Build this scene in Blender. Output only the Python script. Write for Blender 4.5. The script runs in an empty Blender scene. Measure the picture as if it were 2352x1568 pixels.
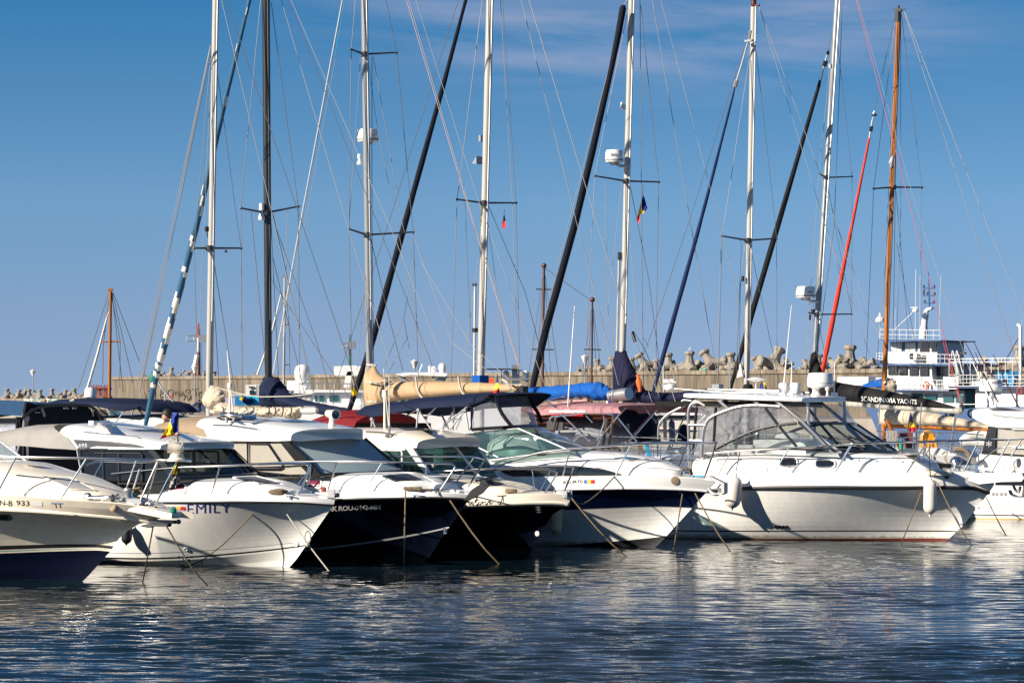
import bpy, math, random
import numpy as np
from mathutils import Vector, Matrix
from mathutils.bvhtree import BVHTree
from mathutils.geometry import tessellate_polygon
random.seed(7)
SC = bpy.context.scene
COL = SC.collection
# ------------------------------------------------------------------ camera, sky, sun, exposure
F, HZ, H, CX = 6533.0, 915.0, 3.0, 1176.0          # focal length, horizon row and eye height (2352 px wide picture units)
cam = bpy.data.cameras.new('camera'); cam.lens = F*36/2352; cam.sensor_width = 36
cam.shift_y = (HZ-784)/2352; cam.clip_end = 20000; cam.clip_start = 1
co = bpy.data.objects.new('camera', cam); COL.objects.link(co)
co.location = (0, 0, H); co.rotation_euler = (math.pi/2, 0, 0); SC.camera = co
SC.view_settings.view_transform = 'Standard'; SC.view_settings.look = 'None'
SC.view_settings.exposure = 0.86; SC.view_settings.gamma = 1.0
SUN_EL = math.radians(27); SUN_AZ = (-0.87, -0.465)
ts = Vector((SUN_AZ[0], SUN_AZ[1], 0)).normalized()*math.cos(SUN_EL); ts.z = math.sin(SUN_EL)
sl = bpy.data.lights.new('sun', 'SUN'); sl.energy = 5.0; sl.angle = math.radians(0.5); sl.color = (1, .895, .76)
so = bpy.data.objects.new('sun', sl); COL.objects.link(so)
so.location = (-30, -20, 60); so.rotation_euler = (-ts).to_track_quat('-Z', 'Y').to_euler()
W = bpy.data.worlds.new('World'); SC.world = W; W.use_nodes = True
def world():
    t = W.node_tree; N = t.nodes; L = t.links
    bg = N['Background']; bg.inputs[1].default_value = 0.055
    sky = N.new('ShaderNodeTexSky'); sky.sky_type = 'NISHITA'; sky.sun_disc = False
    sky.sun_elevation = SUN_EL; sky.sun_rotation = math.atan2(ts.x, ts.y)
    sky.altitude = 0; sky.air_density = 1.0; sky.dust_density = 0.3; sky.ozone_density = 2.5
    tc = N.new('ShaderNodeTexCoord'); sp = N.new('ShaderNodeSeparateXYZ'); L.new(tc.outputs['Generated'], sp.inputs[0])
    mr = N.new('ShaderNodeMath'); mr.operation = 'MULTIPLY_ADD'; L.new(sp.outputs['Z'], mr.inputs[0])
    mr.inputs[1].default_value = 2.6; mr.inputs[2].default_value = 0.16
    cb = N.new('ShaderNodeCombineXYZ'); L.new(sp.outputs['X'], cb.inputs[0]); L.new(sp.outputs['Y'], cb.inputs[1]); L.new(mr.outputs[0], cb.inputs[2])
    nm = N.new('ShaderNodeVectorMath'); nm.operation = 'NORMALIZE'; L.new(cb.outputs[0], nm.inputs[0]); L.new(nm.outputs[0], sky.inputs[0])
    hs = N.new('ShaderNodeHueSaturation'); hs.inputs['Saturation'].default_value = 1.12; hs.inputs['Value'].default_value = 1.0
    L.new(sky.outputs[0], hs.inputs['Color'])
    # thin high cloud
    mp = N.new('ShaderNodeMapping'); mp.inputs['Scale'].default_value = (6, 6, 46); mp.inputs['Location'].default_value = (1.3, .2, .35)
    L.new(tc.outputs['Generated'], mp.inputs[0])
    no = N.new('ShaderNodeTexNoise'); no.inputs['Scale'].default_value = 1.0; no.inputs['Detail'].default_value = 8; no.inputs['Roughness'].default_value = .58; no.inputs['Distortion'].default_value = .8
    L.new(mp.outputs[0], no.inputs[0])
    cr = N.new('ShaderNodeValToRGB'); cr.color_ramp.elements[0].position = .40; cr.color_ramp.elements[1].position = .74
    L.new(no.outputs[0], cr.inputs[0])
    el = N.new('ShaderNodeMapRange'); el.inputs[1].default_value = .10; el.inputs[2].default_value = .122; L.new(sp.outputs['Z'], el.inputs[0])
    bx = N.new('ShaderNodeMath'); bx.operation = 'SUBTRACT'; bx.inputs[1].default_value = .05; L.new(sp.outputs['X'], bx.inputs[0])
    ab = N.new('ShaderNodeMath'); ab.operation = 'ABSOLUTE'; L.new(bx.outputs[0], ab.inputs[0])
    mk = N.new('ShaderNodeMapRange'); mk.interpolation_type = 'SMOOTHSTEP'; mk.inputs[1].default_value = .16; mk.inputs[2].default_value = .04; L.new(ab.outputs[0], mk.inputs[0])
    m0 = N.new('ShaderNodeMath'); m0.operation = 'MULTIPLY'; L.new(cr.outputs[0], m0.inputs[0]); L.new(mk.outputs[0], m0.inputs[1])
    mu = N.new('ShaderNodeMath'); mu.operation = 'MULTIPLY'; L.new(m0.outputs[0], mu.inputs[0]); L.new(el.outputs[0], mu.inputs[1])
    mu2 = N.new('ShaderNodeMath'); mu2.operation = 'MULTIPLY'; mu2.inputs[1].default_value = .55; L.new(mu.outputs[0], mu2.inputs[0])
    mx = N.new('ShaderNodeMixRGB'); mx.inputs[2].default_value = (5.6, 5.4, 6.8, 1)
    # deeper blue overhead, paler towards the sea
    rp = N.new('ShaderNodeValToRGB'); L.new(sp.outputs['Z'], rp.inputs[0]); E = rp.color_ramp.elements
    E[0].position = 0; E[0].color = (.70, .55, .56, 1); E[1].position = .6; E[1].color = (.45, .52, .56, 1)
    for ps, c in ((.028, (.82, .67, .63, 1)), (.068, (.80, .83, .76, 1)), (.14, (.30, .70, .77, 1)), (.25, (.36, .58, .67, 1))): e = E.new(ps); e.color = c
    m2 = N.new('ShaderNodeVectorMath'); m2.operation = 'SCALE'; m2.inputs['Scale'].default_value = 2; L.new(rp.outputs[0], m2.inputs[0])
    m3 = N.new('ShaderNodeVectorMath'); m3.operation = 'MULTIPLY'; L.new(hs.outputs[0], m3.inputs[0]); L.new(m2.outputs[0], m3.inputs[1])
    L.new(mu2.outputs[0], mx.inputs[0]); L.new(m3.outputs[0], mx.inputs[1]); L.new(mx.outputs[0], bg.inputs[0])
world()

# ------------------------------------------------------------------ materials
def nodes(name):
    m = bpy.data.materials.new(name); m.use_nodes = True
    return m, m.node_tree.nodes, m.node_tree.links, m.node_tree.nodes['Principled BSDF']
def M(name, col, rough=.5, metal=0, coat=0, var=0, vs=3.0, bump=0, bs=20.0, spec=.5, stretch=(1, 1, 1), col2=None, trans=0, sub=0):
    m, N, L, b = nodes(name)
    c = (*col, 1) if len(col) == 3 else col
    b.inputs['Base Color'].default_value = c; b.inputs['Roughness'].default_value = rough
    b.inputs['Metallic'].default_value = metal; b.inputs['Specular IOR Level'].default_value = spec
    if coat: b.inputs['Coat Weight'].default_value = coat; b.inputs['Coat Roughness'].default_value = .06
    if var or bump or col2:
        tc = N.new('ShaderNodeTexCoord'); mp = N.new('ShaderNodeMapping'); mp.inputs['Scale'].default_value = stretch
        L.new(tc.outputs['Object'], mp.inputs[0])
    if var or col2:
        no = N.new('ShaderNodeTexNoise'); no.inputs['Scale'].default_value = vs; no.inputs['Detail'].default_value = 6; no.inputs['Roughness'].default_value = .6
        L.new(mp.outputs[0], no.inputs[0])
        cr = N.new('ShaderNodeValToRGB'); e = cr.color_ramp.elements
        e[0].position = .35; e[1].position = .68
        lo = col2 if col2 else [x*(1-var) for x in col]
        e[0].color = (*lo, 1); e[1].color = c
        L.new(no.outputs[0], cr.inputs[0]); L.new(cr.outputs[0], b.inputs['Base Color'])
    if bump:
        n2 = N.new('ShaderNodeTexNoise'); n2.inputs['Scale'].default_value = bs; n2.inputs['Detail'].default_value = 5
        L.new(mp.outputs[0], n2.inputs[0])
        bp = N.new('ShaderNodeBump'); bp.inputs['Strength'].default_value = bump; bp.inputs['Distance'].default_value = .05
        L.new(n2.outputs[0], bp.inputs['Height']); L.new(bp.outputs[0], b.inputs['Normal'])
    return m
def hullmat(name, col, rough=.22, coat=.5, scum=(.20, .17, .08), sa=.75, var=.045):
    "gelcoat with rain streaks, rubbed patches and a weedy scum line where it meets the water"
    m, N, L, b = nodes(name); b.inputs['Roughness'].default_value = rough; b.inputs['Coat Weight'].default_value = coat; b.inputs['Coat Roughness'].default_value = .08
    tc = N.new('ShaderNodeTexCoord'); sp = N.new('ShaderNodeSeparateXYZ'); L.new(tc.outputs['Object'], sp.inputs[0])
    mp = N.new('ShaderNodeMapping'); mp.inputs['Scale'].default_value = (9, 9, .7); L.new(tc.outputs['Object'], mp.inputs[0])
    n1 = N.new('ShaderNodeTexNoise'); n1.inputs['Scale'].default_value = 1; n1.inputs['Detail'].default_value = 6; L.new(mp.outputs[0], n1.inputs[0])
    n2 = N.new('ShaderNodeTexNoise'); n2.inputs['Scale'].default_value = 1.6; n2.inputs['Detail'].default_value = 6; L.new(tc.outputs['Object'], n2.inputs[0])
    r1 = N.new('ShaderNodeValToRGB'); e = r1.color_ramp.elements; e[0].position = .40; e[1].position = .62; e[0].color = (*[c*(1-var*1.6) for c in col], 1); e[1].color = (*col, 1); L.new(n1.outputs[0], r1.inputs[0])
    r2 = N.new('ShaderNodeValToRGB'); e = r2.color_ramp.elements; e[0].position = .35; e[1].position = .7; e[0].color = (1-var, 1-var, 1-var*1.3, 1); e[1].color = (1, 1, 1, 1); L.new(n2.outputs[0], r2.inputs[0])
    mu = N.new('ShaderNodeMixRGB'); mu.blend_type = 'MULTIPLY'; mu.inputs[0].default_value = 1; L.new(r1.outputs[0], mu.inputs[1]); L.new(r2.outputs[0], mu.inputs[2])
    ad = N.new('ShaderNodeMath'); ad.operation = 'MULTIPLY_ADD'; ad.inputs[1].default_value = -.14; L.new(n1.outputs[0], ad.inputs[0]); L.new(sp.outputs['Z'], ad.inputs[2])
    mr = N.new('ShaderNodeMapRange'); mr.inputs[1].default_value = .05; mr.inputs[2].default_value = -.02; mr.inputs[3].default_value = 0; mr.inputs[4].default_value = sa; L.new(ad.outputs[0], mr.inputs[0])
    mx = N.new('ShaderNodeMixRGB'); mx.inputs[2].default_value = (*scum, 1); L.new(mr.outputs[0], mx.inputs[0]); L.new(mu.outputs[0], mx.inputs[1]); L.new(mx.outputs[0], b.inputs['Base Color'])
    rr = N.new('ShaderNodeMapRange'); rr.inputs[1].default_value = .4; rr.inputs[2].default_value = .65; rr.inputs[3].default_value = rough*1.7; rr.inputs[4].default_value = rough; L.new(n2.outputs[0], rr.inputs[0]); L.new(rr.outputs[0], b.inputs['Roughness'])
    return m
def glass(name, tint=(.5, .6, .6), refl=.05, rough=.02, haze=0.0, hazecol=(.5, .5, .5), wr=0.0):
    m, N, L, b = nodes(name); out = N['Material Output']; N.remove(b)
    tr = N.new('ShaderNodeBsdfTransparent'); tr.inputs[0].default_value = (*tint, 1)
    gl = N.new('ShaderNodeBsdfGlossy'); gl.inputs['Roughness'].default_value = rough; gl.inputs[0].default_value = (.9, .95, 1, 1)
    fr = N.new('ShaderNodeLayerWeight'); pw = N.new('ShaderNodeMath'); pw.operation = 'POWER'; pw.inputs[1].default_value = 5; L.new(fr.outputs['Facing'], pw.inputs[0])
    ad = N.new('ShaderNodeMath'); ad.operation = 'MULTIPLY_ADD'; ad.use_clamp = True; ad.inputs[1].default_value = .8; ad.inputs[2].default_value = refl; L.new(pw.outputs[0], ad.inputs[0])
    mx = N.new('ShaderNodeMixShader'); L.new(ad.outputs[0], mx.inputs[0])
    src = tr
    if haze:
        df = N.new('ShaderNodeBsdfDiffuse'); df.inputs[0].default_value = (*hazecol, 1)
        m2 = N.new('ShaderNodeMixShader'); L.new(tr.outputs[0], m2.inputs[1]); L.new(df.outputs[0], m2.inputs[2])
        if wr:
            tc = N.new('ShaderNodeTexCoord'); no = N.new('ShaderNodeTexNoise'); no.inputs['Scale'].default_value = 3.5; no.inputs['Detail'].default_value = 4; no.inputs['Distortion'].default_value = 1.2
            L.new(tc.outputs['Object'], no.inputs[0])
            mr = N.new('ShaderNodeMapRange'); mr.inputs[1].default_value = .35; mr.inputs[2].default_value = .7; mr.inputs[3].default_value = haze*.4; mr.inputs[4].default_value = min(1, haze*1.7)
            L.new(no.outputs[0], mr.inputs[0]); L.new(mr.outputs[0], m2.inputs[0])
            bp = N.new('ShaderNodeBump'); bp.inputs['Strength'].default_value = wr; bp.inputs['Distance'].default_value = .1
            L.new(no.outputs[0], bp.inputs['Height']); L.new(bp.outputs[0], gl.inputs['Normal']); L.new(bp.outputs[0], fr.inputs['Normal'])
        else: m2.inputs[0].default_value = haze
        src = m2
    L.new(src.outputs[0], mx.inputs[1]); L.new(gl.outputs[0], mx.inputs[2]); L.new(mx.outputs[0], out.inputs[0])
    return m
white = M('white_gelcoat', (.80, .79, .76), .22, coat=.5, var=.05, vs=1.5)
cream = M('cream_gelcoat', (.78, .70, .57), .25, coat=.4, var=.05, vs=1.5)
offwhite = M('off_white_gelcoat', (.66, .65, .63), .35, var=.06, vs=2)
oldwhite = M('chalky_white_paint', (.72, .71, .67), .5, var=.12, vs=2.5)
nonskid = M('nonskid_deck', (.70, .69, .67), .6, bump=.2, bs=120)
navyhull = None
hullw = hullmat('white_hull_gelcoat', (.80, .79, .755)); hullc = hullmat('cream_hull_gelcoat', (.74, .66, .53)); navyhull = hullmat('navy_hull_gelcoat', (.0022, .0038, .011), .09, .7, (.03, .028, .015), .8, .25)
navystripe = M('navy_stripe', (.003, .007, .034), .15, coat=.5)
bluebottom = M('blue_antifouling', (.0006, .0028, .014), .7, var=.3, spec=.06)
blackbottom = M('black_antifouling', (.012, .012, .016), .5, var=.3)
redbottom = M('red_antifouling', (.16, .025, .018), .6, var=.3)
black = M('black_rubber', (.012, .012, .013), .45)
blackpaint = M('black_paint', (.015, .016, .018), .25, coat=.3)
darkgrey = M('dark_grey_paint', (.06, .06, .065), .35, var=.2)
greyp = M('grey_plastic', (.28, .28, .28), .5)
teal = M('teal_stripe', (.01, .22, .22), .4)
chrome = M('polished_steel', (.72, .70, .66), .20, metal=1)
alu = M('brushed_aluminium', (.46, .46, .46), .42, metal=.85)
galv = M('galvanised_steel', (.40, .41, .42), .45, metal=.7, var=.2, vs=20)
silver = M('silver_tape', (.7, .7, .72), .3, metal=.6)
mastwhite = M('white_mast_paint', (.39, .375, .335), .35, var=.07, vs=1.2, stretch=(3, 3, .4))
mastgrey = M('grey_anodised_mast', (.27, .28, .285), .35, metal=.3, var=.12, vs=1, stretch=(3, 3, .3))
mastblack = M('black_mast', (.014, .014, .015), .35)
wire = M('steel_wire', (.10, .10, .105), .5, metal=.3)
wirelight = M('pale_line', (.26, .25, .23), .7)
wirepink = M('pink_line', (.42, .27, .24), .7)
wirered = M('red_line', (.5, .03, .04), .6)
varnish = M('varnished_wood', (.40, .135, .02), .5, spec=.25, var=.35, vs=3, stretch=(6, 6, .5))
redwood = M('red_brown_wood', (.11, .03, .015), .5, var=.3, vs=2)
brownwood = M('brown_wood', (.09, .045, .025), .5, var=.3, vs=5)
def canvas(n, c, r=.8, b=.35, bs=5, var=.15): return M(n, c, r, var=var, vs=2.5, bump=b, bs=bs, spec=.25)
navycv = canvas('navy_canvas', (.003, .0095, .036)); darknavy = canvas('dark_navy_canvas', (.0035, .0055, .013))
purplenavy = canvas('indigo_canvas', (.0055, .007, .034)); bluecv = canvas('bright_blue_canvas', (.002, .085, .36), b=.5)
bluesail = canvas('faded_blue_canvas', (.035, .11, .20)); navysail = canvas('navy_sailcloth', (.008, .022, .085)); sunlitnavy = canvas('sunlit_navy_canvas', (.008, .045, .11))
tancv = canvas('tan_canvas', (.46, .31, .175)); beigecv = canvas('beige_canvas', (.30, .225, .15)); creamcv = canvas('cream_sailcloth', (.50, .43, .33), b=1.0, bs=4)
greycv = canvas('light_grey_canvas', (.30, .285, .27)); bluegrey = canvas('blue_grey_tarpaulin', (.20, .22, .27), b=.9, bs=4)
redcv = canvas('dark_red_canvas', (.15, .006, .010)); pinkcv = canvas('faded_pink_canvas', (.34, .175, .19)); blackcv = canvas('black_canvas', (.010, .010, .011))
redsail = canvas('red_sailcloth', (.62, .045, .022)); whitesail = canvas('white_sailcloth', (.70, .67, .60), b=.5, bs=7)
stripedsail = None
def wetrope(m):
    N, L = m.node_tree.nodes, m.node_tree.links; b = N['Principled BSDF']; src = b.inputs['Base Color'].links[0].from_socket
    tc = N.new('ShaderNodeTexCoord'); sp = N.new('ShaderNodeSeparateXYZ'); L.new(tc.outputs['Object'], sp.inputs[0])
    mr = N.new('ShaderNodeMapRange'); mr.inputs[1].default_value = .95; mr.inputs[2].default_value = .45; L.new(sp.outputs['Z'], mr.inputs[0])
    mx = N.new('ShaderNodeMixRGB'); mx.inputs[2].default_value = (.075, .065, .022, 1); L.new(mr.outputs[0], mx.inputs[0]); L.new(src, mx.inputs[1]); L.new(mx.outputs[0], b.inputs['Base Color'])
    return m
ropem = M('tan_rope', (.27, .20, .12), .9, bump=.9, bs=70, var=.45, vs=22); ropedark = M('dark_wet_rope', (.06, .05, .035), .8, bump=.5, bs=60)
ropewhite = M('white_rope', (.44, .41, .35), .9, bump=.4, bs=60); moorm = wetrope(M('mooring_rope_fibre', (.30, .225, .135), .9, bump=.9, bs=70, var=.45, vs=22)); ropeblue = M('bright_blue_rope', (.01, .28, .50), .8)
fenderm = M('white_vinyl', (.72, .66, .58), .35, var=.08, vs=6); orange = M('orange_cloth', (.75, .15, .03), .8); amber = M('amber_vinyl', (.80, .33, .01), .6, var=.2, vs=5)
fblue = M('flag_blue', (.006, .03, .25), .8); fyel = M('flag_yellow', (.80, .55, .01), .8); fred = M('flag_red', (.62, .012, .025), .8)
lens = M('lamp_glass', (.02, .04, .10), .03, spec=1); bluep = M('blue_ship_paint', (.01, .07, .22), .45, var=.25, vs=3); shipwhite = M('ship_white_paint', (.74, .73, .69), .45, var=.12, vs=1.5, stretch=(2, 2, .5))
greenp = M('green_paint', (.01, .16, .10), .5); rustp = M('rust_red_paint', (.30, .06, .035), .6, var=.35, vs=4); orangelb = M('orange_plastic', (.75, .10, .02), .5)
gl_dark = glass('smoked_glass', (.30, .32, .33), .05); gl_clear = glass('clear_glass', (.70, .76, .76), .05, haze=.04)
gl_green = glass('green_glass', (.27, .40, .37), .07, haze=.05, hazecol=(.3, .55, .5)); gl_vinyl = glass('wrinkled_clear_vinyl', (.66, .67, .70), .06, rough=.10, haze=.24, hazecol=(.42, .42, .45), wr=.35)
gl_vinyl2 = glass('clear_vinyl_window', (.75, .76, .80), .05, rough=.08, haze=.22, hazecol=(.5, .5, .55), wr=.3)
gl_ws = glass('windscreen_glass', (.48, .55, .56), .08); gl_lite = glass('thin_clear_glass', (.95, .96, .96), .04); pinkglass = M('purple_curtain', (.16, .02, .06), .25); screen = M('screened_windscreen', (.30, .38, .40), .18, coat=.5, var=.12, vs=2)
drape = M('beige_curtain', (.48, .43, .37), .8, var=.08); blkglass = M('black_window_glass', (.01, .012, .014), .04, spec=.8)
greenglass = M('dark_teal_window', (.01, .09, .09), .06, spec=.8)

# ------------------------------------------------------------------ mesh helpers
ZT = dict(Z1=(0, 1500, 1.8445), Z2=(1000, 1500, 1.8445), Z3=(1900, 1500, 1.8445), Z4=(2600, 1450, 1.96), Z5=(3300, 1400, 1.8442),
          A1=(0, 1550, 1.96), A2=(500, 1600, 2.24), A3=(2050, 1400, 2.85125), A4=(3300, 1400, 2.9548),
          U1=(0, 0, 1.7418), U2=(1000, 0, 1.7418), U3=(2000, 0, 1.7418), U4=(3000, 0, 1.7418), U5=(0, 800, 1.7418), U6=(1000, 800, 1.7418), U7=(2000, 800, 1.7418), U8=(3000, 800, 1.7418),
          C1=(0, 1480, 4.126), C2=(700, 1440, 3.92), C3=(1300, 1380, 2.767), C4=(2150, 1550, 3.6185), C5=(3450, 1100, 2.613), C6=(3500, 1600, 3.9195), C7=(2300, 1380, 3.92), C8=(500, 1250, 3.92), D=(0, 0, 1/1.74149))
K = 1.74149
def q(z, *pts):
    "measurements taken on an enlarged crop of the survey photograph -> common picture units"
    ox, oy, s = ZT[z]
    return [((ox+p[0]/s)/K, (oy+p[1]/s)/K, *p[2:]) for p in pts]
def ray(px, py): return Vector(((px-CX)/F, 1, -(py-HZ)/F))
def at(px, py, D): return Vector((0, 0, H))+ray(px, py)*D
def onwater(px, py): return at(px, py, F*H/(py-HZ))
class MB:
    def __init__(s): s.v = []; s.f = []; s.m = []
    def add(s, vs, fs, mi=0):
        o = len(s.v); s.v += [tuple(p) for p in vs]; s.f += [tuple(i+o for i in f) for f in fs]; s.m += [mi]*len(fs); return s
    def box(s, c, d, mi=0, rz=0, taper=1):
        x, y, z = d[0]/2, d[1]/2, d[2]/2; cs, sn = math.cos(rz), math.sin(rz); vs = []
        for k in (-1, 1):
            t = taper if k > 0 else 1
            for a, b in ((-x, -y), (x, -y), (x, y), (-x, y)):
                a *= t; b *= t; vs.append((c[0]+a*cs-b*sn, c[1]+a*sn+b*cs, c[2]+k*z))
        return s.add(vs, [(3, 2, 1, 0), (4, 5, 6, 7), (0, 1, 5, 4), (1, 2, 6, 5), (2, 3, 7, 6), (3, 0, 4, 7)], mi)
    def tube(s, pts, r, n=7, mi=0, cap=True, sq=1.0, mis=None):
        P = [Vector(p[:3]) for p in pts]; k = len(P); R = list(r) if hasattr(r, '__len__') else [r]*k
        up = None; vs = []
        for i in range(k):
            t = (P[min(i+1, k-1)]-P[max(i-1, 0)]).normalized()
            if up is None: up = Vector((0, 0, 1)) if abs(t.z) < .9 else Vector((1, 0, 0))
            a = (up-t*up.dot(t)).normalized(); b = t.cross(a); up = a
            for j in range(n):
                an = 2*math.pi*j/n; vs.append(P[i]+a*math.cos(an)*R[i]*sq+b*math.sin(an)*R[i])
        fs = []; ms = []
        for i in range(k-1):
            for j in range(n): fs.append((i*n+j, i*n+(j+1) % n, (i+1)*n+(j+1) % n, (i+1)*n+j)); ms.append(mis(i, j) if mis else mi)
        if cap: fs += [tuple(range(n-1, -1, -1)), tuple((k-1)*n+j for j in range(n))]; ms += [mi, mi]
        o = len(s.f); s.add(vs, fs, mi); s.m[o:] = ms
        return s
    def loft(s, rings, mi=0, closed=True, cap0=True, cap1=True):
        n = len(rings[0]); vs = [p for r in rings for p in r]; fs = []
        for i in range(len(rings)-1):
            for j in range(n if closed else n-1): fs.append((i*n+j, i*n+(j+1) % n, (i+1)*n+(j+1) % n, (i+1)*n+j))
        if cap0: fs.append(tuple(range(n-1, -1, -1)))
        if cap1: fs.append(tuple((len(rings)-1)*n+j for j in range(n)))
        return s.add(vs, fs, mi)
    def grid(s, rows, mi=0): return s.loft(rows, mi, closed=False, cap0=False, cap1=False)
    def prism(s, poly, vec, mi=0):
        n = len(poly); P = [Vector(p) for p in poly]; vec = Vector(vec); vs = P+[p+vec for p in P]
        tri = tessellate_polygon([P]); fs = [tuple(t) for t in tri]+[tuple(i+n for i in reversed(t)) for t in tri]
        fs += [(i, (i+1) % n, (i+1) % n+n, i+n) for i in range(n)]
        return s.add(vs, fs, mi)
    def lathe(s, prof, o, ax=(0, 0, 1), n=20, mi=0, cap=True):
        ax = Vector(ax).normalized(); o = Vector(o); a = ax.orthogonal().normalized(); b = ax.cross(a)
        return s.loft([[o+ax*z+(a*math.cos(2*math.pi*j/n)+b*math.sin(2*math.pi*j/n))*r for j in range(n)] for r, z in prof], mi, True, cap, cap)
    def ball(s, c, r, n=12, mi=0, sz=1): return s.lathe([(max(1e-4, math.sin(math.pi*i/8))*r, -math.cos(math.pi*i/8)*r*sz) for i in range(9)], c, n=n, mi=mi)
    def build(s, name, mat, parent=None, world=False, smooth=True, solid=True, ang=38, loc=None):
        me = bpy.data.meshes.new(name); vs = s.v
        if parent is not None and world:
            inv = parent['_o'].inverted() if isinstance(parent, dict) else mat_of(parent).inverted()
            vs = [tuple(inv @ Vector(p)) for p in vs]
        if parent is None and loc is None and vs:
            a = np.array(vs); loc = ((a[:, 0].min()+a[:, 0].max())/2, (a[:, 1].min()+a[:, 1].max())/2, a[:, 2].min())
        if parent is None: vs = [(p[0]-loc[0], p[1]-loc[1], p[2]-loc[2]) for p in vs]
        me.from_pydata(vs, [], s.f)
        ml = mat if isinstance(mat, (list, tuple)) else [mat]
        for m in ml: me.materials.append(m)
        if len(ml) > 1: me.polygons.foreach_set('material_index', s.m)
        if smooth: me.polygons.foreach_set('use_smooth', [True]*len(me.polygons)); me.set_sharp_from_angle(angle=math.radians(ang))
        me.update()
        o = bpy.data.objects.new(name, me); COL.objects.link(o)
        if parent is not None: o.parent = parent
        else: o.location = loc
        if solid and parent is not None and parent.name in BVH: BVH[parent.name].append((vs, s.f))
        return o
BVH = {}; MATS = {}
def mat_of(o):
    if o.name in MATS: return MATS[o.name]
    m = Matrix.Translation(o.location) @ Matrix.Rotation(o.rotation_euler.z, 4, 'Z')
    return (mat_of(o.parent) @ m) if o.parent else m
def tag(o, label, cat, group=None, kind=None):
    if label: o['label'] = label
    if cat: o['category'] = cat
    if group: o['group'] = group
    if kind: o['kind'] = kind
    return o
def thing(name, label, cat, loc=(0, 0, 0), rz=0, group=None):
    o = bpy.data.objects.new(name, None); COL.objects.link(o); o.location = loc; o.rotation_euler = (0, 0, rz); o.empty_display_size = .3
    MATS[o.name] = Matrix.Translation(loc) @ Matrix.Rotation(rz, 4, 'Z')
    return tag(o, label, cat, group)
def text_mesh(txt, shear=0, res=2, bold=0, space=1.0):
    cu = bpy.data.curves.new('lettering', 'FONT'); cu.body = txt; cu.shear = shear; cu.resolution_u = res; cu.offset = bold; cu.space_character = space
    ob = bpy.data.objects.new('lettering', cu); COL.objects.link(ob); bpy.context.view_layer.update()
    me = bpy.data.meshes.new_from_object(ob.evaluated_get(bpy.context.evaluated_depsgraph_get()))
    V = [v.co.copy() for v in me.vertices]; Fc = [tuple(p.vertices) for p in me.polygons]
    bpy.data.objects.remove(ob); bpy.data.curves.remove(cu); bpy.data.meshes.remove(me)
    x0 = min(v.x for v in V); x1 = max(v.x for v in V); y0 = min(v.y for v in V); y1 = max(v.y for v in V)
    return [((v.x-x0)/(x1-x0), (v.y-y0)/(y1-y0)) for v in V], Fc
def bil(c, u, v):
    "corners bl, br, tr, tl"
    return tuple((c[0][i]*(1-u)+c[1][i]*u)*(1-v)+(c[3][i]*(1-u)+c[2][i]*u)*v for i in (0, 1))
def smoothpts(pts, n=4):
    P = [Vector(p[:3]) for p in pts]; out = []
    for i in range(len(P)-1):
        p0, p1, p2, p3 = P[max(i-1, 0)], P[i], P[i+1], P[min(i+2, len(P)-1)]
        for k in range(n):
            t = k/n; out.append(.5*((2*p1)+(-p0+p2)*t+(2*p0-5*p1+4*p2-p3)*t*t+(-p0+3*p1-3*p2+p3)*t**3))
    return out+[P[-1]]
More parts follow.
